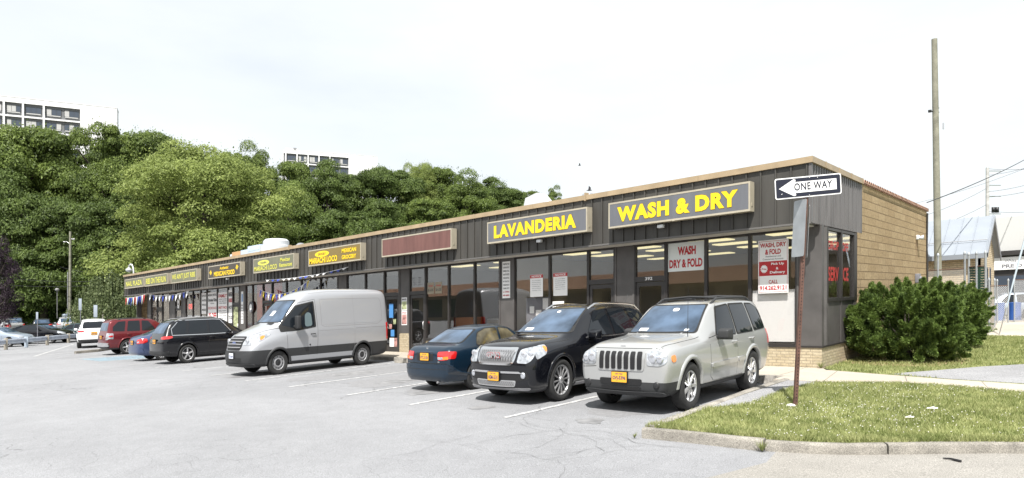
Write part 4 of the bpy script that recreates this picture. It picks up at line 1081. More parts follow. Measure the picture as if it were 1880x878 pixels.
class Car:
    def __init__(s, L, W, name, label, cat, loc, rz, group=None, sc=1.0, body='paint_silver', detail=True):
        s.L, s.W = L, W; s.sc = sc; s.body_mat = body
        s.t = thing(name, label, cat, loc, rz, group)
        s.detail = detail
    def X(s, d): return s.L / 2 - d
    # ---- body: stations (d, zb, wr, wm, zs, ws, zt, wt, zc)
    def body(s, st, wheels, bow=(.10, .06), cre=(.35, .25, .3), planes=(), clad=None, lv=2, wellr=1.14, name='body'):
        vs = []; fs = []
        K = 10
        def ring(q):
            d, zb, wr, wm, zs, ws, zt, wt, zc = q
            x = s.X(d); zm = zb + (zs - zb) * .52
            y6 = ws + (wt - ws) * .5; z6 = zs + (zt - zs) * .5
            pts = [(0, zb), (wr * .86, zb), (wr, zb + .07), (wm, zm), (wm * .985, zs - (zs - zm) * .22), (ws, zs), (y6 + .012, z6), (wt, zt), (wt * .55, zt + (zc - zt) * .8), (0, zc)]
            return [(x, y, z) for y, z in pts]
        rings = [ring(q) for q in st]
        idx = []
        for r in rings:
            a = []
            for i, p in enumerate(r): a.append(len(vs)); vs.append(p)
            bidx = [a[0]]
            for i in range(1, K - 1): bidx.append(len(vs)); vs.append((r[i][0], -r[i][1], r[i][2]))
            bidx.append(a[-1])
            idx.append((a, bidx))
        for j in range(len(st) - 1):
            for side in (0, 1):
                p, q = idx[j][side], idx[j + 1][side]
                for i in range(K - 1):
                    f = (p[i], p[i + 1], q[i + 1], q[i])
                    fs.append(f if side == 0 else f[::-1])
        for j, bw in ((0, bow[0]), (len(st) - 1, -bow[1])):
            a, c = idx[j]
            mid = [a[0]]
            for i in range(1, K - 1):
                mid.append(len(vs)); r = rings[j][i]
                vs.append((r[0] + bw * (1 if 1 < i < 8 else .5), 0, r[2]))
            mid.append(a[-1])
            for i in range(K - 1):
                for side, e in ((0, a), (1, c)):
                    f = [e[i], mid[i], mid[i + 1], e[i + 1]]
                    f = [k for n_, k in enumerate(f) if k not in f[:n_]]
                    if side: f = f[::-1]
                    if j: f = f[::-1]
                    fs.append(tuple(f))
        me = bpy.data.meshes.new('body')
        me.from_pydata(vs, [], fs); me.update()
        at = me.attributes.new('crease_edge', 'FLOAT', 'EDGE')
        lev = {}
        for (a, c) in idx:
            for e in (a, c):
                for i, k in enumerate(e): lev[k] = i
        first = set(idx[0][0] + idx[0][1]); last = set(idx[-1][0] + idx[-1][1])
        for e in me.edges:
            u, v = e.vertices
            w = 0
            if lev.get(u, -1) == lev.get(v, -2):
                w = {1: .6, 2: cre[0], 5: cre[1], 7: cre[2]}.get(lev[u], 0)
            at.data[e.index].value = w
        o = bpy.data.objects.new('tmp', me); COL.objects.link(o)
        m = o.modifiers.new('s', 'SUBSURF'); m.levels = lv; m.render_levels = lv
        dg = bpy.context.evaluated_depsgraph_get()
        sm = bpy.data.meshes.new_from_object(o.evaluated_get(dg))
        bpy.data.objects.remove(o); bpy.data.meshes.remove(me)
        bm = bmesh.new(); bm.from_mesh(sm)
        bmesh.ops.recalc_face_normals(bm, faces=bm.faces)
        bm.to_mesh(sm)
        s.bvh = BVHTree.FromBMesh(bm)
        bm.free()
        # wheel openings
        s.wheels = wheels
        o = bpy.data.objects.new('tmp', sm); COL.objects.link(o)
        cutters = []
        for (d, R, w, yo) in wheels:
            rr = R * wellr
            b = MB()
            for sgn in (-1, 1):
                n = 40; y0, y1 = sgn * (yo - .34), sgn * (yo + .3)
                v = [(s.X(d) + rr * cos(2 * pi * k / n), y, R + .01 + rr * sin(2 * pi * k / n)) for y in (y0, y1) for k in range(n)]
                f = [(k, (k + 1) % n, n + (k + 1) % n, n + k) for k in range(n)] + [tuple(range(n))[::-1], tuple(range(n, 2 * n))]
                b.add(v, f)
            cm = b.mesh('cut'); q = bmesh.new(); q.from_mesh(cm); bmesh.ops.recalc_face_normals(q, faces=q.faces); q.to_mesh(cm); q.free()
            co = bpy.data.objects.new('cut', cm); COL.objects.link(co); cutters.append(co)
            m = o.modifiers.new('b', 'BOOLEAN'); m.object = co; m.operation = 'DIFFERENCE'; m.solver = 'EXACT'
        dg = bpy.context.evaluated_depsgraph_get(); dg.update()
        fm = bpy.data.meshes.new_from_object(o.evaluated_get(dg))
        bpy.data.objects.remove(o); bpy.data.meshes.remove(sm)
        for c_ in cutters:
            me_ = c_.data; bpy.data.objects.remove(c_); bpy.data.meshes.remove(me_)
        bm = bmesh.new(); bm.from_mesh(fm)
        for (co, no) in planes:
            bmesh.ops.bisect_plane(bm, geom=list(bm.verts) + list(bm.edges) + list(bm.faces), plane_co=co, plane_no=no, dist=1e-5)
        for f in bm.faces:
            c = f.calc_center_median(); f.material_index = 0; f.smooth = True
            for (d, R, w, yo) in wheels:
                rad = sqrt((c.x - s.X(d)) ** 2 + (c.z - R - .01) ** 2)
                if rad < R * wellr + .003 and abs(c.y) < yo + .28: f.material_index = 2
            if f.material_index == 0 and c.z < .0 + min(q[1] for q in st) + .035: f.material_index = 1
            if clad and f.material_index == 0:
                k = clad(s.L / 2 - c.x, c.y, c.z)
                if k: f.material_index = k
        bm.to_mesh(fm); bm.free()
        fm.name = 'body'
        fm.set_sharp_from_angle(angle=radians(38))
        s.body_o = link_mesh(name, fm, [s.body_mat, 'cladding', 'well', 'chrome'], s.t)
        return s
    # ---- pieces projected onto the body
    def proj(s, view, a, b_):
        if view in 'LR':
            sg = 1 if view == 'L' else -1
            o, d = Vector((s.X(a), sg * 3, b_)), Vector((0, -sg, 0))
        elif view == 'F': o, d = Vector((s.L / 2 + 2, a, b_)), Vector((-1, 0, 0))
        elif view == 'B': o, d = Vector((-s.L / 2 - 2, a, b_)), Vector((1, 0, 0))
        else: o, d = Vector((s.X(a), b_, 4)), Vector((0, 0, -1))
        h = s.bvh.ray_cast(o, d)
        if h[0] is None:
            p = o + d * (3 - s.W / 2 if view in 'LR' else 2.2)
            h = s.bvh.find_nearest(p)
        n = h[1]
        if n.dot(d) > 0: n = -n
        return h[0], n, -d
    def decal(s, name, poly, view, m, off=.004, skirt=.012, cell=.06, parent=None, rnd=1, flat=False, both=False, mi_mats=None):
        outs = []
        for vw in (('L', 'R') if (both and view == 'L') else (view,)):
            for mir in ((1, -1) if (both and view in 'FBT') else (1,)):
                P = [(p[0] * mir, p[1]) if view in 'FB' else ((p[0], p[1] * mir) if view == 'T' else p) for p in poly]
                if rnd: P = chaikin(P, rnd)
                outs.append(s._decal(name, P, vw, m, off, skirt, cell, parent, flat))
        return outs[0] if len(outs) == 1 else outs
    def _decal(s, name, P, view, m, off, skirt, cell, parent, flat):
        bm = bmesh.new()
        vv = [bm.verts.new((p[0], p[1], 0)) for p in P]
        bm.faces.new(vv)
        for ax in (0, 1):
            lo = min(p[ax] for p in P); hi = max(p[ax] for p in P)
            n = int((hi - lo) / cell)
            for k in range(1, n + 1):
                c = lo + (hi - lo) * k / (n + 1)
                bmesh.ops.bisect_plane(bm, geom=list(bm.verts) + list(bm.edges) + list(bm.faces), plane_co=(c, 0, 0) if ax == 0 else (0, c, 0), plane_no=(1, 0, 0) if ax == 0 else (0, 1, 0))
        bm.normal_update()
        bound = [e for e in bm.edges if e.is_boundary]
        pos = {}
        for v in bm.verts:
            h, n, back = s.proj(view, v.co.x, v.co.y)
            pos[v] = (h + (back if flat else (n * .6 + back * .4).normalized()) * off, h - back * skirt)
        if skirt:
            r = bmesh.ops.extrude_edge_only(bm, edges=bound)
            nv = [g for g in r['geom'] if isinstance(g, bmesh.types.BMVert)]
            # extruded vertices sit on their source
            src = {}
            for e in bm.edges:
                a, c = e.verts
                if (a in pos) != (c in pos) and (a.co - c.co).length < 1e-7:
                    if a in pos: src[c] = a
                    else: src[a] = c
            for v in nv:
                if v in src: pos[v] = (pos[src[v]][1], None)
        for v, p in pos.items(): v.co = p[0]
        bmesh.ops.recalc_face_normals(bm, faces=bm.faces)
        for f in bm.faces: f.smooth = True
        me = bpy.data.meshes.new(name); bm.to_mesh(me); bm.free()
        me.set_sharp_from_angle(angle=radians(45))
        return link_mesh(name, me, m, parent or s.t)
    def ribbon(s, name, line, view, m, w=.008, off=.0015, parent=None, both=False, closed=False, step=.08):
        outs = []
        for vw in (('L', 'R') if (both and view == 'L') else (view,)):
            b = MB()
            for mir in ((1, -1) if (both and view in 'FBT') else (1,)):
                P = [Vector((p[0] * mir, p[1])) if view in 'FB' else Vector((p[0], p[1] * mir)) if view == 'T' else Vector(p) for p in line]
                if closed: P.append(P[0])
                Q = []
                for a, c in zip(P, P[1:]):
                    n = max(1, int((c - a).length / step)); Q += [a.lerp(c, i / n) for i in range(n)]
                Q.append(P[-1]); vs = []
                for i, p in enumerate(Q):
                    d = (Q[min(i + 1, len(Q) - 1)] - Q[max(0, i - 1)]).normalized(); n = Vector((-d.y, d.x)) * w / 2
                    for sg in (1, -1):
                        q = p + n * sg
                        h, nn, back = s.proj(vw, q.x, q.y); vs.append(h + back * off)
                b.add(vs, [(2 * i, 2 * i + 1, 2 * i + 3, 2 * i + 2) for i in range(len(Q) - 1)], 0, True)
            outs.append(b.link(name, m, parent or s.t, fix=False))
        return outs
    def arch(s, d, R, m, r0=1.12, r1=1.3, a0=-8, a1=188, off=.012):
        for vw in 'LR':
            b = MB(); n = 26; vs = []
            for k in range(n + 1):
                t = radians(a0 + (a1 - a0) * k / n)
                for i, (r, of, ins) in enumerate([(r0, .0, .06), (r0, off, 0), ((r0 + r1) / 2, off * 1.1, 0), (r1, off * .35, 0), (r1 + .01, -.01, 0)]):
                    h, nn, back = s.proj(vw, d + R * r * cos(t), max(.17, R + .01 + R * r * sin(t)))
                    vs.append(h + back * of - back * ins)
            b.add(vs, [(k * 5 + i, k * 5 + i + 1, (k + 1) * 5 + i + 1, (k + 1) * 5 + i) for k in range(n) for i in range(4)], 0, True)
            b.link('wheel_arch', m, s.t, fix=False)
    def box(s, name, d0, d1, y0, y1, z0, z1, m, c=.012, parent=None, mirror=False):
        for sg in ((1, -1) if mirror else (1,)):
            b = MB(); a, e = sorted((y0 * sg, y1 * sg)); b.cbox(s.X(d1), s.X(d0), a, e, z0, z1, c)
            o = b.link(name, m, parent or s.t)
        return o
    def wheelset(s, style, rimr=.66, m='rim_silver'):
        for (d, R, w, yo) in s.wheels:
            for sg in (1, -1):
                a = radians(random.uniform(0, 60))
                X = s.X(d); o = (X, 0, R); S = sg
                b = MB(); b.lathe([(.02, S * (yo - .10)), (R * rimr * .98, S * (yo - .10)), (R * rimr * .98, S * (yo - .13)), (.02, S * (yo - .13))], 28, 'Y', o)
                wh = b.link('wheel', 'rim_dark', s.t)
                y0, y1 = yo - w, yo
                prof = [(R * rimr, y0 + .02), (R * .85, y0), (R * .96, y0 + .012), (R, y0 + .04), (R, (y0 + y1) / 2), (R, y1 - .04), (R * .965, y1 - .012), (R * .86, y1), (R * (rimr + .03), y1 - .012), (R * rimr, y1 - .02)]
                b = MB(); b.lathe([(r, S * y) for r, y in prof], 40, 'Y', o); b.link('tyre', 'tyre', wh, angle=50)
                b = MB(); rr = R * rimr
                f = S * (yo - .025)
                b.lathe([(rr, S * (y0 + .03)), (rr * .99, f), (rr * .95, f + S * .003), (rr * .90, f - S * .025), (rr * .88, S * (yo - .09))], 40, 'Y', o)
                def spoke(t, w0, w1, r0, r1, h0, h1):
                    c_, s_ = cos(t), sin(t)
                    q = []
                    for r, ww, hh in ((r0, w0, h0), (r1, w1, h1)):
                        for e, yy in ((-1, -.03), (-.75, 0), (.75, 0), (1, -.03)):
                            q.append((o[0] + r * c_ - e * ww * s_, S * (yo - hh + yy), o[2] + r * s_ + e * ww * c_))
                    b.add(q, [(0, 1, 5, 4), (1, 2, 6, 5), (2, 3, 7, 6)], 0)
                if style == 'steel':
                    b.lathe([(rr * .9, S * (yo - .05)), (rr * .72, S * (yo - .065)), (rr * .66, S * (yo - .035)), (rr * .5, S * (yo - .02)), (rr * .42, S * (yo - .05)), (.01, S * (yo - .05))], 32, 'Y', o)
                    b.link('rim', m, wh)
                    h = MB()
                    for k in range(10):
                        t = a + 2 * pi * k / 10
                        h.lathe([(.02, 0), (.001, .002)], 8, 'Y', (X + rr * .8 * cos(t), S * (yo - .053), R + rr * .8 * sin(t)))
                    h.lathe([(rr * .42, S * (yo - .047)), (rr * .3, S * (yo - .03)), (.01, S * (yo - .028))], 18, 'Y', o)
                    h.link('hub_cap', 'rim_dark', wh); continue
                n = int(style)
                for k in range(n):
                    t = a + 2 * pi * k / n
                    if style == '5' or style == '7' or style == '6': spoke(t, rr * .13, rr * .105 if n > 5 else rr * .15, rr * .12, rr * .93, .035, .03)
                    else: spoke(t - .1, rr * .05, rr * .05, rr * .15, rr * .93, .035, .03); 
                b.link('rim', m, wh)
                b = MB(); b.lathe([(rr * .24, S * (yo - .04)), (rr * .22, S * (yo - .022)), (.01, S * (yo - .018))], 18, 'Y', o); b.link('hub_cap', m, wh)
    def mirror(s, d, y, z, m, size=(.10, .12, .10), arm=True, glass=True):
        for sg in (1, -1):
            bm = bmesh.new(); bmesh.ops.create_cube(bm, size=2)
            for v in bm.verts:
                k = 1 if v.co.x < 0 else .72
                v.co = Vector((v.co.x * size[0], v.co.y * size[1] * k, v.co.z * size[2] * k))
            bmesh.ops.bevel(bm, geom=list(bm.edges), offset=.035, segments=3, affect='EDGES', profile=.6)
            for v in bm.verts: v.co += Vector((s.X(d), sg * (y + size[1] * .8), z))
            for f in bm.faces: f.smooth = True
            me = bpy.data.meshes.new('mirror'); bm.to_mesh(me); bm.free()
            mo = link_mesh('mirror', me, m, s.t)
            if glass:
                b = MB(); xx = s.X(d) - size[0] - .001; yy = sg * (y + size[1] * .8)
                b.add([(xx, yy + size[1] * .75 * cos(q), z + size[2] * .7 * sin(q)) for q in [2 * pi * k / 14 for k in range(14)]], [tuple(range(14))]); b.link('mirror_glass', 'car_glass', mo, fix=False)
            if arm:
                b = MB(); b.tube([(s.X(d), sg * (y - .1), z - .07), (s.X(d), sg * (y + .05), z - .03)], .035, 8); b.link('mirror_arm', 'cladding', mo)
    def handle(s, d, z, m, both=True, w=.20, parent=None):
        for vw in 'LR':
            h, n, back = s.proj(vw, d, z); h2, _, _ = s.proj(vw, d + w, z)
            b = MB(); b.tube([h - back * .01, h + back * .035 + (h2 - h) * .12, h2 + back * .035 - (h2 - h) * .12, h2 - back * .01], .014, 8); b.link('handle', m, parent or s.t)
    def plate(s, view, y, z, txt, base='plate_yellow', w=.31, h=.155, off=.02, rise=.0, top='NEW YORK', border=True):
        p, n, back = s.proj(view, y, z)
        x = p.x + back.x * off
        t = back.x
        b = MB(); b.cbox(min(x, x - t * .05), max(x, x - t * .05), y - w / 2 - .012, y + w / 2 + .012, z - h / 2 - .012, z + h / 2 + .012, .004)
        f = b.link('plate_holder', 'grille_black', s.t)
        b = MB(); b.box(min(x, x + t * .004), max(x, x + t * .004), y - w / 2, y + w / 2, z - h / 2, z + h / 2); pl = b.link('licence_plate', base, s.t)
        U = (0, 1, 0) if t > 0 else (0, -1, 0)
        e = x + t * .0045
        b = MB(); b.text(txt, (e, y - U[1] * w * .44, z - h * .36), U, (0, 0, 1), w * .88, h * .48, .03, .001)
        if top: b.text(top, (e, y - U[1] * w * .25, z + h * .24), U, (0, 0, 1), w * .5, h * .16, .02, .001)
        b.link('plate_number', 'plate_ink', pl, fix=False)
    def ftext(s, name, txt, y, z, w, h, view, m, off=.012, bold=.04):
        p, n, back = s.proj(view, y, z + h / 2); t = back.x; U = (0, 1, 0) if t > 0 else (0, -1, 0)
        b = MB(); b.text(txt, (p.x + t * off, y - U[1] * w / 2, z), U, (0, 0, 1), w, h, bold, .002); b.link(name, m, s.t, fix=False)
    def disc(s, name, y, z, r, view, m, off=.01, both=False, rz=1., parent=None, dome=.008):
        for sg in ((1, -1) if both else (1,)):
            p, n, back = s.proj(view, y * sg, z); t = back.x; b = MB()
            b.lathe([(r, p.x - .01 * t + off * t * .2), (r * .96, p.x + t * off), (r * .6, p.x + t * (off + dome * .7)), (.002, p.x + t * (off + dome))], 20, 'X', (0, y * sg, z))
            b.link(name, m, parent or s.t)
    def rails(s, d0, d1, y, z, m, r=.018, lift=.06):
        for sg in (1, -1):
            b = MB()
            pts = []
            for k in range(9):
                d = d0 + (d1 - d0) * k / 8
                h = s.bvh.ray_cast(Vector((s.X(d), sg * y, 4)), Vector((0, 0, -1)))
                pts.append((s.X(d), sg * y, (h[0].z if h[0] else z) + (lift if 0 < k < 8 else -.005)))
            b.tube(pts, r, 8)
            b.link('roof_rail', m, s.t)
    def scale(s):
        if s.sc == 1: return
        for o in [s.t] + list(s.t.children_recursive):
            if o.type == 'MESH':
                me = o.data; k = len(me.vertices); a = np.empty(k * 3, dtype=np.float32)
                me.vertices.foreach_get('co', a); a *= s.sc; me.vertices.foreach_set('co', a); me.update()

def suv_lines(c, doors, zr, zb, belt):
    for pl in doors:
        c.ribbon('door_seam', pl, 'L', 'rubber', .007, .0015, both=True)

NOSE = -pi / 2      # front towards the camera side (-Y)
TAIL = pi / 2       # nosed in towards the shops (+Y)

# ---------------- silver off-roader (nearest car)
def silver_suv():
    s = 1.035; L_, W_ = 4.74, 1.87
    c = Car(L_, W_, 'sport_utility_vehicle', 'silver boxy SUV with seven slot grille parked at the corner, nearest the lawn', 'SUV', (-6.44, 10.98 + s * (L_ / 2 - .87), .004), NOSE, sc=s, body='paint_silver')
    st = [  # d, zb, wr, wm, zs, ws, zt, wt, zc
        (0.00, .36, .76, .83, .80, .78, .90, .58, .935),
        (0.05, .30, .84, .91, .90, .84, 1.01, .62, 1.045),
        (0.22, .27, .87, .935, .97, .88, 1.07, .66, 1.095),
        (0.60, .26, .88, .94, 1.00, .89, 1.10, .68, 1.125),
        (1.20, .26, .89, .94, 1.03, .90, 1.135, .70, 1.16),
        (1.42, .26, .89, .94, 1.04, .90, 1.14, .74, 1.16),
        (2.10, .26, .89, .94, 1.05, .90, 1.60, .67, 1.655),
        (2.40, .26, .89, .94, 1.05, .91, 1.66, .69, 1.70),
        (3.30, .26, .89, .94, 1.06, .91, 1.67, .70, 1.715),
        (4.20, .28, .88, .94, 1.08, .90, 1.66, .68, 1.70),
        (4.48, .30, .86, .93, 1.08, .88, 1.60, .66, 1.64),
        (4.64, .34, .82, .90, 1.06, .83, 1.16, .70, 1.17),
        (4.72, .40, .76, .84, .80, .76, .86, .60, .88)]
    wh = [(.87, .375, .25, .925), (3.65, .375, .25, .925)]
    def clad(d, y, z):
        if z < .365: return 1
        if d < .55 and z < .50: return 1
    c.body(st, wh, bow=(.06, .05), cre=(.5, .6, .5), planes=[((0, 0, .365), (0, 0, 1)), ((0, 0, .50), (0, 0, 1)), ((c.X(.55), 0, 0), (1, 0, 0))], clad=clad)
    # glass
    c.decal('windscreen', [(-.74, 1.17), (-.60, 1.635), (.60, 1.635), (.74, 1.17)], 'F', 'rubber', .006, .0)
    c.decal('windscreen', [(-.70, 1.185), (-.575, 1.615), (.575, 1.615), (.70, 1.185)], 'F', 'car_glass_sky', .010, .0)
    for i, pl in enumerate([[(1.98, 1.115), (2.28, 1.56), (2.78, 1.60), (2.80, 1.10)], [(2.90, 1.10), (2.87, 1.60), (3.58, 1.60), (3.68, 1.11)], [(3.80, 1.12), (3.69, 1.595), (4.05, 1.585), (4.38, 1.47), (4.42, 1.14)]]):
        c.decal('side_window', [(p[0] + (.03 if p[0] > sum(q[0] for q in pl) / 4 else -.03), p[1] + (.03 if p[1] > 1.3 else -.02)) for p in pl], 'L', 'rubber', .006, .0, both=True)
        c.decal('side_window', pl, 'L', 'car_glass', .010, .0, both=True)
    c.decal('rear_window', [(-.62, 1.2), (-.56, 1.56), (.56, 1.56), (.62, 1.2)], 'B', 'car_glass', .006, .0)
    # doors and seams
    for pl in ([(1.62, 1.06), (1.66, .46), (1.80, .38), (2.84, .38), (2.85, 1.07)], [(2.86, 1.07), (2.85, .38), (3.18, .38), (3.30, .62), (3.62, .90), (3.74, 1.09)]):
        c.decal('door', pl, 'L', 'paint_silver', .0035, .01, both=True, rnd=0, cell=.12)
        c.ribbon('door_seam', pl, 'L', 'rubber', .014, .0015, both=True, closed=False)
    c.ribbon('door_seam', [(2.32, 1.62), (1.95, 1.11), (1.64, 1.08)], 'L', 'rubber', .010, .003, both=True)
    c.ribbon('door_seam', [(2.835, 1.10), (2.825, 1.61)], 'L', 'rubber', .010, .003, both=True)
    c.decal('side_moulding', [(1.68, .60), (1.68, .67), (2.82, .685), (2.82, .615)], 'L', 'paint_silver', .03, .03, both=True, rnd=.4, cell=.2)
    c.decal('side_moulding', [(2.87, .615), (2.87, .685), (3.22, .69), (3.20, .62)], 'L', 'paint_silver', .03, .03, both=True, rnd=.4, cell=.2)
    for a in (.87, 3.65): c.arch(a, .375, 'paint_silver', 1.12, 1.30, -2, 182, .022)
    c.ribbon('bonnet_seam', [(.10, .70), (.5, .76), (1.38, .80)], 'T', 'rubber', .010, .0015, both=True)
    c.ribbon('bonnet_seam', [(.74, 1.005), (-.74, 1.005)], 'F', 'rubber', .008, .002)
    c.decal('bonnet_ridge', [(.5, .30), (.5, .34), (1.36, .50), (1.36, .46)], 'T', 'paint_silver', .008, .01, both=True, rnd=1)
    # face: bright surround and seven upright slots
    c.decal('grille', [(-.47, .665), (-.50, .975), (.50, .975), (.47, .665)], 'F', 'paint_silver', .014, .02, rnd=1, cell=.035)
    for k in range(7):
        y = (k - 3) * .131
        c.decal('grille_slot', [(y - .042, .69), (y - .045, .955), (y + .045, .955), (y + .042, .69)], 'F', 'grille_black', .026, .012, rnd=.5, cell=.035)
    c.decal('headlight', [(.53, .755), (.525, .965), (.70, .975), (.865, .92), (.875, .79), (.76, .745)], 'F', 'lamp_clear', .012, .02, both=True)
    c.disc('headlight_lens', .625, .862, .085, 'F', 'lamp_lens', .02, both=True); c.disc('headlight_lens', .765, .85, .065, 'F', 'lamp_lens', .03, both=True)
    c.decal('turn_signal', [(.17, .79), (.16, .89), (.28, .91), (.29, .81)], 'L', 'lamp_amber', .012, .01, both=True)
    c.decal('lower_grille', [(-.42, .45), (-.44, .545), (.44, .545), (.42, .45)], 'F', 'grille_black', .01, .01)
    c.decal('lower_grille', [(-.40, .37), (-.42, .425), (.42, .425), (.40, .37)], 'F', 'grille_black', .006, .01)
    c.disc('fog_lamp', .70, .46, .055, 'F', 'rim_dark', .012, both=True)
    c.ribbon('bumper_seam', [(-.84, .70), (-.52, .72)], 'F', 'rubber', .010, .002)
    c.decal('bumper_lip', [(-.80, .30), (-.82, .36), (.82, .36), (.80, .30)], 'F', 'cladding', .03, .03)
    c.plate('F', 0, .565, 'GVJ-5396', off=.03)
    c.ftext('badge', 'Jeep', 0, 1.02, .11, .035, 'F', 'chrome', .014)
    for sg in (1, -1):
        c.decal('tail_light', [(.70 * sg, .78), (.66 * sg, 1.12), (.83 * sg, 1.12), (.86 * sg, .80)], 'B', 'lamp_red', .012, .01)
    c.decal('tail_light', [(4.50, .82), (4.50, 1.10), (4.66, 1.10), (4.68, .84)], 'L', 'lamp_red', .01, .01, both=True)
    c.mirror(1.98, .93, 1.13, 'cladding', (.09, .14, .10))
    c.handle(2.60, .97, 'paint_silver'); c.handle(3.46, .985, 'paint_silver')
    c.rails(2.3, 4.25, .60, 1.7, 'cladding', .022, .055)
    for dd in (2.62, 3.9):
        b = MB(); b.tube([(c.X(dd), -.60, 1.735), (c.X(dd), 0, 1.765), (c.X(dd), .60, 1.735)], .02, 8); b.link('roof_bar', 'cladding', c.t)
    c.decal('sunroof', [(2.42, -.38), (2.42, .38), (3.05, .38), (3.05, -.38)], 'T', 'car_glass', .004, .002)
    b = MB(); b.tube([(c.X(1.15), .70, 1.1), (c.X(1.17), .70, 1.95)], [.006, .0025], 5); b.link('aerial', 'cladding', c.t)
    for sg, dz in ((.25, 0), (-.35, 0)):
        b = MB(); b.tube([(c.X(1.40), sg * 1.6, 1.175), (c.X(1.47), sg * .6, 1.215), (c.X(1.48), sg * .1 - .2, 1.22)], .009, 6); b.link('wiper', 'rubber', c.t)
    c.decal('window_sticker', [(-.50, 1.20), (-.50, 1.245), (-.31, 1.245), (-.31, 1.20)], 'F', 'sticker_white', .013, 0, rnd=0)
    c.decal('window_sticker', [(.52 - .04, 1.20), (.52 - .04, 1.23), (.56, 1.23), (.56, 1.20)], 'F', 'sticker_white', .013, 0, rnd=0)
    c.decal('inside_mirror', [(-.03, 1.52), (-.03, 1.57), (.10, 1.57), (.10, 1.52)], 'F', 'sticker_white', .013, 0, rnd=1)
    c.wheelset('7', .66)
    c.scale()
silver_suv()

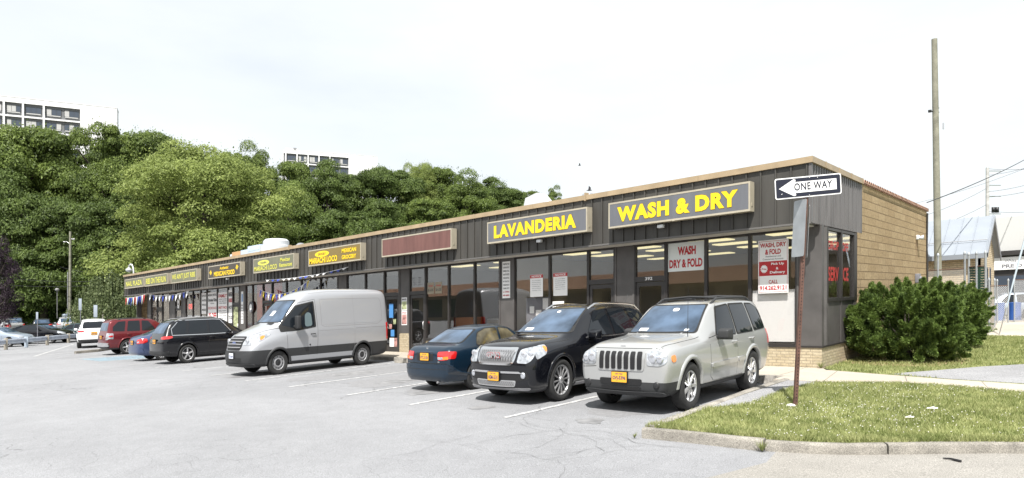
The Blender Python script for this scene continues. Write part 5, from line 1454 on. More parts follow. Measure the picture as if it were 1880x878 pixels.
# ---------------- black crossover with the bright mesh grille
def black_crossover():
    s = 1.0; L_, W_ = 5.08, 2.0
    c = Car(L_, W_, 'sport_utility_vehicle', 'glossy black crossover with big chrome mesh grille beside the silver SUV', 'SUV', (-9.27, 10.72 + s * (L_ / 2 - .98), .004), NOSE, sc=s, body='paint_black')
    st = [
        (0.00, .30, .72, .78, .76, .72, .88, .52, .92),
        (0.06, .24, .84, .91, .88, .82, 1.01, .60, 1.05),
        (0.26, .21, .91, .975, .96, .90, 1.08, .68, 1.12),
        (0.62, .21, .92, .985, 1.01, .92, 1.125, .71, 1.165),
        (1.20, .22, .93, .99, 1.04, .93, 1.16, .72, 1.20),
        (1.38, .22, .93, .99, 1.05, .94, 1.19, .78, 1.21),
        (2.25, .22, .93, .99, 1.07, .94, 1.66, .68, 1.715),
        (2.60, .22, .93, .99, 1.08, .94, 1.71, .67, 1.76),
        (3.40, .22, .93, .99, 1.09, .94, 1.71, .67, 1.765),
        (4.40, .24, .92, .985, 1.12, .93, 1.66, .66, 1.72),
        (4.72, .27, .90, .97, 1.12, .90, 1.58, .64, 1.64),
        (4.97, .31, .85, .93, 1.08, .85, 1.16, .70, 1.18),
        (5.06, .38, .76, .84, .80, .76, .86, .58, .88)]
    wh = [(.98, .385, .255, .975), (4.00, .385, .255, .975)]
    c.body(st, wh, bow=(.14, .06), cre=(.4, .25, .4), clad=lambda d, y, z: 1 if z < .27 else 0, planes=[((0, 0, .27), (0, 0, 1))])
    c.decal('windscreen', [(-.81, 1.225), (-.62, 1.69), (.62, 1.69), (.81, 1.225)], 'F', 'rubber', .006, .0)
    c.decal('windscreen', [(-.77, 1.24), (-.595, 1.67), (.595, 1.67), (.77, 1.24)], 'F', 'car_glass_sky', .010, .0)
    for pl in [[(1.98, 1.15), (2.45, 1.62), (2.92, 1.65), (2.97, 1.13)], [(3.07, 1.13), (3.02, 1.65), (3.72, 1.65), (3.92, 1.15)], [(4.02, 1.16), (3.84, 1.645), (4.25, 1.62), (4.68, 1.45), (4.72, 1.2)]]:
        c.decal('side_window', pl, 'L', 'car_glass', .006, .0, both=True)
    c.ribbon('window_trim', [(1.84, 1.115), (3.0, 1.105), (4.0, 1.12), (4.8, 1.17)], 'L', 'chrome', .018, .008, both=True)
    c.decal('rear_window', [(-.65, 1.22), (-.58, 1.60), (.58, 1.60), (.65, 1.22)], 'B', 'car_glass', .006, .0)
    for pl in ([(1.62, 1.08), (1.68, .42), (1.80, .34), (3.00, .34), (3.02, 1.10)], [(3.04, 1.10), (3.02, .34), (3.42, .34), (3.58, .70), (3.95, .98), (3.98, 1.12)]):
        c.decal('door', pl, 'L', 'paint_black', .0035, .01, both=True, rnd=0, cell=.12)
        c.ribbon('door_seam', pl, 'L', 'rubber', .013, .0015, both=True)
    for a in (.98, 4.0): c.arch(a, .385, 'paint_black', 1.12, 1.26, -2, 182, .016)
    c.decal('grille_surround', [(-.46, .72), (-.53, .82), (-.54, 1.025), (.54, 1.025), (.53, .82), (.46, .72)], 'F', 'chrome', .022, .03, cell=.035)
    c.decal('grille', [(-.42, .75), (-.485, .83), (-.49, .985), (.49, .985), (.485, .83), (.42, .75)], 'F', 'mesh_chrome', .030, .01, cell=.035)
    for k in range(15):
        y = -.45 + .9 * k / 14
        c.ribbon('grille_bar', [(y - .06, .98), (y + .02, .78)], 'F', 'grille_black', .007, .040, step=.04); c.ribbon('grille_bar', [(y + .06, .98), (y - .02, .78)], 'F', 'grille_black', .007, .040, step=.04)
    c.ftext('badge', 'GMC', 0, .84, .39, .115, 'F', 'lamp_red', .066, .08); c.ftext('badge', 'GMC', 0, .845, .37, .105, 'F', 'chrome', .072, .05)
    c.decal('headlight', [(.57, .76), (.60, .99), (.80, 1.04), (.89, 1.0), (.88, .81), (.80, .75)], 'F', 'lamp_clear', .014, .02, both=True)
    c.disc('headlight_lens', .69, .895, .075, 'F', 'lamp_lens', .02, both=True); c.disc('headlight_lens', .81, .91, .06, 'F', 'lamp_lens', .03, both=True)
    c.decal('headlight', [(.18, .81), (.18, 1.0), (.40, 1.05), (.56, 1.06), (.46, .90)], 'L', 'lamp_clear', .012, .01, both=True)
    c.decal('turn_signal', [(.44, .94), (.44, 1.03), (.54, 1.04), (.48, .94)], 'L', 'lamp_amber', .016, .01, both=True)
    c.decal('chrome_strip', [(-.72, .565), (-.62, .61), (.62, .61), (.72, .565), (.62, .575), (-.62, .575)], 'F', 'chrome', .02, .02, rnd=0)
    c.decal('bumper_recess', [(-.70, .44), (-.74, .55), (.74, .55), (.70, .44)], 'F', 'grille_black', .006, .0)
    c.decal('lower_surround', [(-.52, .335), (-.56, .45), (.56, .45), (.52, .335)], 'F', 'chrome', .016, .02)
    c.decal('lower_grille', [(-.50, .35), (-.53, .435), (.53, .435), (.50, .35)], 'F', 'mesh_chrome', .022, .01)
    for k in range(20):
        y = -.48 + .96 * k / 19
        c.ribbon('grille_bar', [(y - .03, .43), (y + .02, .355)], 'F', 'grille_black', .005, .0255, step=.3)
    c.decal('fog_recess', [(.60, .47), (.62, .60), (.80, .62), (.84, .50), (.76, .45)], 'F', 'grille_black', .004, .0, both=True)
    c.disc('fog_lamp', .71, .54, .06, 'F', 'lamp_lens', .014, both=True)
    c.decal('chrome_strip', [(-.80, .275), (-.84, .315), (.84, .315), (.80, .275)], 'F', 'steel_grey', .02, .02)
    c.plate('F', .0, .515, 'HEM-5531', off=.04)
    c.ribbon('bonnet_seam', [(.16, .70), (.6, .80), (1.36, .86)], 'T', 'rubber', .009, .0015, both=True)
    c.mirror(1.98, .97, 1.17, 'paint_black', (.09, .15, .095)); 
    c.handle(2.72, 1.0, 'chrome'); c.handle(3.66, 1.02, 'chrome')
    c.rails(2.35, 4.65, .62, 1.7, 'chrome', .024, .055)
    b = MB(); b.tube([(c.X(4.45), .3, 1.7), (c.X(4.62), .3, 1.95)], .006, 5); b.link('aerial', 'cladding', c.t)
    for sg in (.1, -.7):
        b = MB(); b.tube([(c.X(1.38), sg, 1.235), (c.X(1.5), sg + .55, 1.265)], .010, 6); b.link('wiper', 'rubber', c.t)
    c.decal('window_sticker', [(-.52, 1.27), (-.52, 1.315), (-.28, 1.315), (-.28, 1.27)], 'F', 'sticker_white', .013, 0, rnd=0)
    c.decal('inside_mirror', [(-.06, 1.60), (-.06, 1.635), (.04, 1.635), (.04, 1.60)], 'F', 'sticker_white', .013, 0, rnd=1)
    for sg in (1, -1): c.decal('tail_light', [(.66 * sg, .84), (.64 * sg, 1.14), (.84 * sg, 1.16), (.90 * sg, .86)], 'B', 'lamp_red', .012, .01)
    c.decal('sill_trim', [(1.5, .235), (1.5, .30), (3.5, .30), (3.5, .235)], 'L', 'steel_grey', .02, .015, both=True, rnd=0)
    c.wheelset('12', .74)
    c.scale()
black_crossover()

# ---------------- dark green compact saloon, rear towards us
def green_saloon():
    s = 1.0; L_, W_ = 4.45, 1.70
    c = Car(L_, W_, 'sedan', 'dark blue green older sedan with its boot towards the lot, between van and black crossover', 'car', (-12.17, 11.15 - (L_ / 2 - 1.02) + (L_ - 1.02 * 2) , .004), TAIL, sc=s, body='paint_green')
    c.t.location.y = 11.15 + (L_ / 2 - .95)
    st = [
        (0.00, .34, .60, .66, .54, .60, .60, .44, .62),
        (0.07, .24, .74, .80, .64, .70, .70, .52, .73),
        (0.35, .20, .80, .845, .74, .78, .80, .60, .83),
        (1.00, .19, .81, .85, .83, .80, .89, .66, .92),
        (1.25, .19, .81, .85, .86, .81, .92, .70, .94),
        (2.05, .19, .81, .85, .88, .81, 1.30, .58, 1.345),
        (2.40, .19, .81, .85, .89, .81, 1.345, .57, 1.385),
        (3.00, .19, .81, .85, .90, .81, 1.33, .57, 1.375),
        (3.28, .19, .81, .85, .91, .81, 1.28, .57, 1.32),
        (3.86, .20, .80, .85, .93, .79, .985, .66, 1.00),
        (4.10, .21, .79, .845, .93, .77, .98, .66, .99),
        (4.32, .24, .77, .825, .92, .75, .97, .64, .985),
        (4.42, .30, .73, .78, .78, .71, .84, .58, .86)]
    wh = [(.87, .30, .185, .84), (3.50, .30, .185, .84)]
    c.body(st, wh, bow=(.08, .06), cre=(.3, .3, .35))
    c.decal('rear_window', [(-.66, 1.01), (-.53, 1.29), (.53, 1.29), (.66, 1.01)], 'B', 'rubber', .006, 0)
    c.decal('rear_window', [(-.62, 1.02), (-.50, 1.275), (.50, 1.275), (.62, 1.02)], 'B', 'car_glass_sky', .010, 0)
    c.decal('windscreen', [(-.66, .96), (-.54, 1.28), (.54, 1.28), (.66, .96)], 'F', 'car_glass_sky', .006, 0)
    mat('car_glass_tan', (.11, .095, .06), .03, spec=.5, noise=(2.2, .75, 3))
    for pl in [[(1.72, .945), (2.14, 1.25), (2.50, 1.29), (2.52, .935)], [(2.60, .935), (2.57, 1.29), (2.98, 1.285), (3.28, 1.20), (3.44, 1.0), (3.42, .955)]]:
        c.decal('side_window', [(p[0], p[1] + (.02 if p[1] > 1.1 else -.02)) for p in pl], 'L', 'rubber', .006, 0, both=True)
        c.decal('side_window', [(p[0] * .985 + .04, p[1]) for p in pl], 'L', 'car_glass_tan', .010, 0, both=True)
    for pl in ([(1.35, .90), (1.38, .30), (1.5, .26), (2.54, .26), (2.56, .92)], [(2.57, .92), (2.56, .26), (2.95, .26), (3.10, .50), (3.42, .72), (3.50, .92)]):
        c.ribbon('door_seam', pl, 'L', 'rubber', .008, .0015, both=True)
    c.decal('side_moulding', [(1.42, .50), (1.42, .55), (3.06, .55), (3.06, .50)], 'L', 'paint_green', .014, .01, both=True, rnd=0)
    # tail: wraparound lamps, number recess, bumper
    c.decal('tail_light', [(.46, .69), (.45, .86), (.72, .87), (.775, .85), (.78, .70), (.6, .68)], 'B', 'lamp_red', .012, .01, both=True)
    c.decal('tail_light', [(4.20, .71), (4.14, .86), (4.36, .87), (4.42, .72)], 'L', 'lamp_red', .010, .01, both=True)
    c.decal('reverse_light', [(.47, .70), (.465, .755), (.62, .755), (.62, .70)], 'B', 'lamp_clear', .016, .004, both=True, rnd=0)
    c.decal('turn_signal', [(.63, .70), (.63, .76), (.76, .765), (.77, .71)], 'B', 'lamp_amber', .016, .004, both=True, rnd=0)
    c.decal('plate_recess', [(-.30, .665), (-.31, .85), (.31, .85), (.30, .665)], 'B', 'grille_black', .004, .0)
    c.plate('B', 0, .755, 'FTC-5104', off=.015)
    c.ribbon('boot_seam', [(-.44, .62), (-.42, .93), (-.40, .955)], 'B', 'rubber', .008, .002); c.ribbon('boot_seam', [(.44, .62), (.42, .93), (.40, .955)], 'B', 'rubber', .008, .002)
    c.decal('rear_bumper', [(-.80, .26), (-.82, .36), (-.81, .60), (.81, .60), (.82, .36), (.80, .26)], 'B', 'paint_green', .045, .05)
    c.ribbon('bumper_seam', [(-.80, .615), (.80, .615)], 'B', 'rubber', .012, .003)
    c.decal('bumper_groove', [(-.80, .49), (-.80, .50), (.80, .50), (.80, .49)], 'B', 'rubber', .047, .0, rnd=0)
    c.ftext('badge', 'H', 0, .895, .055, .06, 'B', 'chrome', .014); c.ftext('badge', 'LX', -.50, .635, .07, .035, 'B', 'chrome', .012)
    c.decal('reflector', [(.52, .53), (.52, .57), (.70, .57), (.70, .53)], 'B', 'paint_green', .05, .004, both=True, rnd=0)
    c.mirror(1.72, .82, .98, 'paint_green', (.06, .09, .06)); c.handle(2.36, .82, 'paint_green', w=.15); c.handle(3.2, .83, 'paint_green', w=.15)
    b = MB(); b.tube([(c.X(4.45), -.45, .22), (c.X(4.2), -.45, .22)], .025, 8); b.link('exhaust', 'steel_grey', c.t)
    for sg in (1, -1): c.decal('headlight', [(.34 * sg, .56), (.34 * sg, .68), (.66 * sg, .68), (.70 * sg, .58)], 'F', 'lamp_clear', .01, .01)
    b = MB(); b.blob((c.X(3.35), .05, 1.0), (.1, .16, .06)); b.link('shelf_speaker', 'seat_grey', c.t)
    c.wheelset('7', .62, 'steel_grey')
    c.scale()
green_saloon()

# ---------------- silver cargo van
def cargo_van():
    s = 1.01; L_, W_ = 5.53, 2.06
    c = Car(L_, W_, 'cargo_van', 'silver high roof cargo van with grey lower cladding backed up to the walk', 'van', (-21.22, 10.6 + s * (L_ / 2 - 1.02), .004), NOSE, sc=s, body='paint_van')
    st = [
        (0.00, .34, .72, .80, .62, .74, .86, .56, .92),
        (0.07, .28, .84, .93, .78, .84, 1.04, .66, 1.08),
        (0.30, .26, .93, 1.00, .98, .90, 1.20, .72, 1.25),
        (0.80, .25, .95, 1.02, 1.14, .93, 1.36, .78, 1.43),
        (1.10, .25, .96, 1.03, 1.20, .95, 1.46, .82, 1.52),
        (1.62, .25, .96, 1.03, 1.26, .965, 2.03, .80, 2.09),
        (1.92, .25, .96, 1.03, 1.30, .97, 2.26, .78, 2.33),
        (2.30, .25, .96, 1.03, 1.34, .975, 2.38, .78, 2.46),
        (3.00, .25, .96, 1.03, 1.36, .98, 2.42, .79, 2.50),
        (4.60, .25, .96, 1.03, 1.36, .98, 2.42, .79, 2.50),
        (5.30, .28, .96, 1.02, 1.36, .97, 2.40, .79, 2.48),
        (5.45, .32, .94, 1.00, 1.34, .95, 2.34, .78, 2.42),
        (5.50, .44, .88, .94, 1.30, .90, 2.20, .74, 2.26)]
    wh = [(1.02, .345, .21, .985), (4.32, .345, .21, .985)]
    def clad(d, y, z):
        if z < .36: return 1
        if z < .74 and d < .72: return 1
        if .50 < z < .74 and abs(y) > .8: return 1
        if z < .74 and d > 4.75: return 1
    c.body(st, wh, bow=(.16, .02), cre=(.5, .2, .25), planes=[((0, 0, z), (0, 0, 1)) for z in (.36, .50, .74)] + [((c.X(.72), 0, 0), (1, 0, 0)), ((c.X(4.75), 0, 0), (1, 0, 0))], clad=clad)
    c.decal('windscreen', [(-.86, 1.50), (-.70, 2.16), (.70, 2.16), (.86, 1.50)], 'F', 'rubber', .006, 0)
    c.decal('windscreen', [(-.82, 1.52), (-.67, 2.13), (.67, 2.13), (.82, 1.52)], 'F', 'car_glass_sky', .010, 0)
    pl = [(1.16, 1.42), (1.30, 1.56), (1.72, 1.94), (2.32, 2.06), (2.34, 1.36), (1.75, 1.28)]
    c.decal('side_window', [(1.06, 1.38), (1.30, 1.62), (1.70, 1.99), (2.37, 2.11), (2.40, 1.32), (1.75, 1.24), (1.1, 1.22)], 'L', 'rubber', .006, 0, both=True)
    c.decal('side_window', pl, 'L', 'car_glass', .010, 0, both=True)
    c.decal('seat_back', [(1.98, 1.34), (2.0, 1.7), (2.1, 1.78), (2.24, 1.74), (2.26, 1.36)], 'L', 'seat_grey', .012, 0, both=True, rnd=2)
    c.ribbon('door_seam', [(1.30, 1.20), (1.34, .52), (1.46, .38), (2.43, .38), (2.46, 1.30), (2.42, 2.16), (1.70, 2.05)], 'L', 'rubber', .009, .002, both=True)
    c.ribbon('panel_groove', [(2.62, 1.36), (2.62, 2.16), (5.12, 2.16), (5.20, 2.02), (5.20, 1.44), (4.98, 1.32), (2.74, 1.32)], 'L', 'steel_grey', .016, .002, both=True, closed=True)
    c.decal('side_panel', [(2.68, 1.38), (2.68, 2.11), (5.06, 2.11), (5.14, 2.0), (5.14, 1.46), (4.94, 1.37)], 'L', 'paint_van', .004, .006, both=True, rnd=1, cell=.2)
    c.ribbon('door_seam', [(3.96, .42), (3.96, 2.28)], 'L', 'steel_grey', .007, .0055, both=True)
    c.ribbon('panel_groove', [(2.5, 1.20), (3.9, 1.20)], 'L', 'steel_grey', .010, .002, both=True); c.ribbon('panel_groove', [(4.0, 1.22), (5.4, 1.22)], 'L', 'steel_grey', .016, .002, both=True)
    c.ribbon('roof_gutter', [(2.1, 2.33), (3.0, 2.40), (5.3, 2.39)], 'L', 'steel_grey', .012, .004, both=True)
    for a in (1.02, 4.32): c.arch(a, .345, 'cladding', 1.12, 1.30, -5, 185, .03)
    c.decal('sill_strip', [(1.48, .375), (1.48, .475), (3.86, .475), (3.86, .375)], 'L', 'paint_van', .012, .01, both=True, rnd=0, cell=.3)
    # face
    c.decal('grille', [(-.42, .76), (-.50, .84), (-.52, 1.10), (-.44, 1.14), (.44, 1.14), (.52, 1.10), (.50, .84), (.42, .76)], 'F', 'grille_black', .014, .02)
    for z in (.84, .92, 1.0, 1.08): c.decal('grille_bar', [(-.46, z - .012), (-.46, z + .012), (.46, z + .012), (.46, z - .012)], 'F', 'steel_grey', .03, .012, rnd=0, cell=.12)
    b = MB(); p, n, back = c.proj('F', 0, .955)
    b.add([(p.x + .045, .125 * cos(q), .96 + .055 * sin(q)) for q in [2 * pi * k / 24 for k in range(24)]], [tuple(range(24))]); b.link('emblem_rim', 'chrome', c.t, fix=False)
    b = MB(); b.add([(p.x + .048, .112 * cos(q), .96 + .045 * sin(q)) for q in [2 * pi * k / 24 for k in range(24)]], [tuple(range(24))]); em = b.link('emblem', 'badge_blue', c.t, fix=False)
    b = MB(); b.text('Ford', (p.x + .05, -.075, .94), (0, 1, 0), (0, 0, 1), .15, .045, .01, .001, italic=.3); b.link('lettering', 'chrome', em, fix=False)
    c.decal('headlight', [(.52, .90), (.53, 1.0), (.78, 1.17), (.90, 1.20), (.93, 1.0), (.84, .90)], 'F', 'lamp_clear', .012, .02, both=True)
    c.decal('headlight', [(.14, .96), (.16, 1.12), (.40, 1.20), (.66, 1.23), (.56, 1.06), (.34, .96)], 'L', 'lamp_clear', .012, .01, both=True)
    c.decal('turn_signal', [(.42, 1.02), (.44, 1.13), (.60, 1.16), (.54, 1.07)], 'L', 'lamp_amber', .018, .01, both=True)
    c.disc('headlight_lens', .66, 1.0, .08, 'F', 'lamp_lens', .02, both=True)
    c.decal('lower_grille', [(-.50, .42), (-.52, .54), (.52, .54), (.50, .42)], 'F', 'grille_black', .006, 0)
    c.decal('bumper_lip', [(-.86, .28), (-.90, .37), (.90, .37), (.86, .28)], 'F', 'cladding', .03, .03)
    c.plate('F', 0, .60, '75812-MH', 'plate_white', w=.30, h=.15, off=.03, top=None)
    c.ribbon('bonnet_seam', [(.16, .60), (.5, .74), (1.12, .90)], 'T', 'rubber', .009, .002, both=True)
    c.decal('bonnet_vent', [(.92, .30), (.92, .62), (1.04, .66), (1.04, .30)], 'T', 'grille_black', .005, 0, both=True)
    for y0, y1 in ((-.62, .1), (.1, .75)):
        b = MB(); b.tube([(c.X(1.16), y0, 1.53), (c.X(1.24), y1, 1.585)], .011, 6); b.link('wiper', 'rubber', c.t)
    for sg in (1, -1):
        b = MB(); b.cbox(c.X(1.62) - .07, c.X(1.62) + .07, min(sg * 1.04, sg * 1.26), max(sg * 1.04, sg * 1.26), 1.30, 1.68, .03); mo = b.link('mirror', 'cladding', c.t)
        b = MB(); b.tube([(c.X(1.6), sg * .95, 1.36), (c.X(1.62), sg * 1.10, 1.40)], .04, 8); b.link('mirror_arm', 'cladding', mo)
    c.handle(2.18, 1.12, 'cladding', w=.18); c.disc
    for vw in 'LR':
        p, n, back = c.proj(vw, 2.15, .80); b = MB(); b.lathe([(.028, p.y - .004), (.028, p.y + back.y * .008), (.002, p.y + back.y * .009)], 12, 'Y', (p.x, 0, p.z)); b.link('fuel_lock', 'rim_dark', c.t)
    c.decal('tail_light', [(5.38, .78), (5.36, 1.34), (5.46, 1.36), (5.49, .80)], 'L', 'lamp_red', .012, .01, both=True)
    for sg in (1, -1): c.decal('tail_light', [(.86 * sg, .80), (.84 * sg, 1.36), (.93 * sg, 1.36), (.95 * sg, .82)], 'B', 'lamp_red', .012, .01)
    c.decal('window_sticker', [(-.1, 1.70), (-.1, 1.84), (.12, 1.84), (.12, 1.70)], 'F', 'sticker_white', .013, 0, rnd=0)
    c.wheelset('steel', .62, 'steel_grey')
    c.scale()
cargo_van()

# ---------------- simpler builders for the cars further down the lot
def far_suv(label, loc, rz, body, s=1.0, L_=4.8, W_=1.9, H=1.74, chrome_line=False, tail='wide', rim='5', plate='', wt=.66, rails='cladding', group=None, boxy=0, zs=1.04, light='lamp_red', clear=None, cat='SUV', detail=True, front=True, name='sport_utility_vehicle', clad_m=None):
    c = Car(L_, W_, name, label, cat, (loc[0], loc[1], loc[2] + .004), rz, group, sc=s, body=body)
    w = W_ / 2; k = H / 1.74
    st = [
        (0.00, .36, w * .76, w * .82, .70 * k, w * .74, .80 * k, .48, .84 * k),
        (0.07, .28, w * .87, w * .94, .84 * k, w * .84, .95 * k, .56, .98 * k),
        (0.28, .25, w * .94, w * .99, .92 * k, w * .92, 1.03 * k, .66, 1.06 * k),
        (1.15, .24, w * .95, w, 1.00 * k, w * .95, 1.12 * k, .70, 1.15 * k),
        (1.38, .24, w * .95, w, 1.02 * k, w * .95, 1.15 * k, .76, 1.17 * k),
        (2.12 - boxy * .2, .24, w * .95, w, zs * k, w * .95, 1.63 * k, wt, 1.68 * k),
        (2.45, .24, w * .95, w, zs * k, w * .95, 1.68 * k, wt, 1.73 * k),
        (L_ * .70, .24, w * .95, w, (zs + .02) * k, w * .95, 1.68 * k, wt, 1.735 * k),
        (L_ - .58 + boxy * .2, .26, w * .94, w * .995, (zs + .04) * k, w * .94, (1.62 + boxy * .04) * k, wt - .01, (1.67 + boxy * .04) * k),
        (L_ - .36 + boxy * .16, .28, w * .93, w * .98, (zs + .04) * k, w * .92, (1.52 + boxy * .08) * k, wt - .02, (1.57 + boxy * .08) * k),
        (L_ - .10, .32, w * .88, w * .95, (zs + .0) * k, w * .89, 1.12 * k, wt + .05, 1.14 * k),
        (L_ - .02, .40, w * .80, w * .88, .80 * k, w * .82, .86 * k, .58, .88 * k)]
    R = .36 * (s ** 0); wh = [(.90, R, .235, w - .01), (.90 + (L_ - 1.93), R, .235, w - .01)]
    d2 = .90 + (L_ - 1.93)
    c.body(st, wh, bow=(.12, .05), cre=(.4, .35, .4), clad=(lambda d, y, z: 1 if z < (.50 if (d < .5 or d > L_ - .45) and clad_m else .34) else 0), planes=[((0, 0, .34), (0, 0, 1)), ((0, 0, .50), (0, 0, 1))])
    c.decal('windscreen', [(-.72, 1.18 * k), (-wt + .07, 1.65 * k), (wt - .07, 1.65 * k), (.72, 1.18 * k)], 'F', 'car_glass_sky', .006, 0)
    zt = 1.60 * k; zb = (zs + .06) * k; e = L_ - .30 + boxy * .1
    D = L_ - 4.8
    for pl in [[(1.92, zb), (2.32, zt - .02), (2.80 + D * .4, zt), (2.82 + D * .4, zb)], [(2.92 + D * .4, zb), (2.90 + D * .4, zt), (3.62 + D * .8, zt), (3.72 + D * .8, zb + .01)], [(3.84 + D * .8, zb + .01), (3.74 + D * .8, zt), (e - .42, zt - .02), (e - .14, zb + .24), (e - .12, zb + .03)]]:
        c.decal('side_window', pl, 'L', 'car_glass', .006, 0, both=True)
    if chrome_line:
        c.ribbon('window_trim', [(1.80, zb - .03), (2.30, zt + .01), (2.6, zt + .035), (e - .45, zt + .03), (e - .10, zb + .22), (e - .10, zb - .02), (3.0, zb - .035), (1.80, zb - .03)], 'L', 'chrome', .022, .009, both=True)
    c.decal('rear_window', [(-wt, 1.16 * k), (-wt + .08, 1.54 * k), (wt - .08, 1.54 * k), (wt, 1.16 * k)], 'B', clear or 'car_glass_sky', .006, 0)
    for pl in ([(1.62, 1.0 * k), (1.66, .44), (1.80, .36), (2.86 + D * .4, .36), (2.87 + D * .4, 1.0 * k)], [(2.87 + D * .4, 1.0 * k), (2.87 + D * .4, .36), (d2 - .52, .36), (d2 - .42, .62), (d2 - .1, .86), (d2 + .02, 1.03 * k)]):
        c.ribbon('door_seam', pl, 'L', 'rubber', .009, .002, both=True)
    for a in (.90, d2): c.arch(a, R, body, 1.12, 1.28, -2, 182, .018)
    if tail == 'wide':
        c.decal('tail_light', [(w - .38, .95 * k), (w - .38, 1.03 * k), (w - .08, 1.06 * k), (w - .06, .94 * k)], 'B', 'lamp_red', .012, .01, both=True)
        c.decal('tail_light', [(L_ - .42, .99 * k), (L_ - .40, 1.06 * k), (L_ - .14, 1.05 * k), (L_ - .08, .95 * k), (L_ - .25, .95 * k)], 'L', 'lamp_red', .012, .01, both=True)
    elif tail == 'tall':
        c.decal('tail_light', [(w - .22, .72 * k), (w - .24, 1.06 * k), (w - .08, 1.06 * k), (w - .05, .74 * k)], 'B', 'lamp_clear', .012, .01, both=True)
        c.decal('tail_light', [(L_ - .34, .76 * k), (L_ - .34, 1.04 * k), (L_ - .12, 1.04 * k), (L_ - .06, .78 * k)], 'L', 'lamp_clear', .012, .01, both=True)
        c.decal('brake_light', [(L_ - .32, .86 * k), (L_ - .32, .94 * k), (L_ - .14, .94 * k), (L_ - .10, .86 * k)], 'L', 'lamp_red', .016, .004, both=True)
        c.decal('rear_bumper', [(-w + .08, .42), (-w + .08, .60), (w - .08, .60), (w - .08, .42)], 'B', 'chrome', .05, .05)
    else:
        c.decal('tail_light', [(w - .36, .98 * k), (w - .36, 1.10 * k), (w - .10, 1.12 * k), (w - .06, .94 * k)], 'B', 'lamp_red', .012, .01, both=True)
    if plate: c.plate('B', 0, .86 * k, plate, off=.02)
    c.decal('rear_bumper', [(-w + .10, .36), (-w + .06, .50), (w - .06, .50), (w - .10, .36)], 'B', 'cladding', .03, .03)
    c.mirror(1.98, w - .02, 1.10 * k, body, (.07, .10, .07), glass=False); c.handle(2.62 + D * .4, .96 * k, body if not chrome_line else body); c.handle(3.50 + D * .7, .97 * k, body)
    if rails: c.rails(2.4, L_ - .6, wt - .05, 1.7, rails, .02, .05)
    if detail:
        b = MB(); b.tube([(c.X(L_ - .22), 0, 1.2 * k), (c.X(L_ - .26), -.3, 1.26 * k)], .012, 6); b.link('rear_wiper', 'rubber', c.t)
        c.decal('spoiler', [(L_ - .62, -wt + .04), (L_ - .62, wt - .04), (L_ - .40 + boxy * .12, wt - .08), (L_ - .40 + boxy * .12, -wt + .08)], 'T', body, .02, .02)
    for sg in (1, -1): c.decal('headlight', [(.50 * sg, .70 * k), (.50 * sg, .86 * k), (.80 * sg, .90 * k), (.82 * sg, .74 * k)], 'F', 'lamp_clear', .01, .01)
    c.decal('grille', [(-.42, .68 * k), (-.44, .86 * k), (.44, .86 * k), (.42, .68 * k)], 'F', 'grille_black', .01, .01)
    c.wheelset(rim, .68)
    c.scale()
    return c
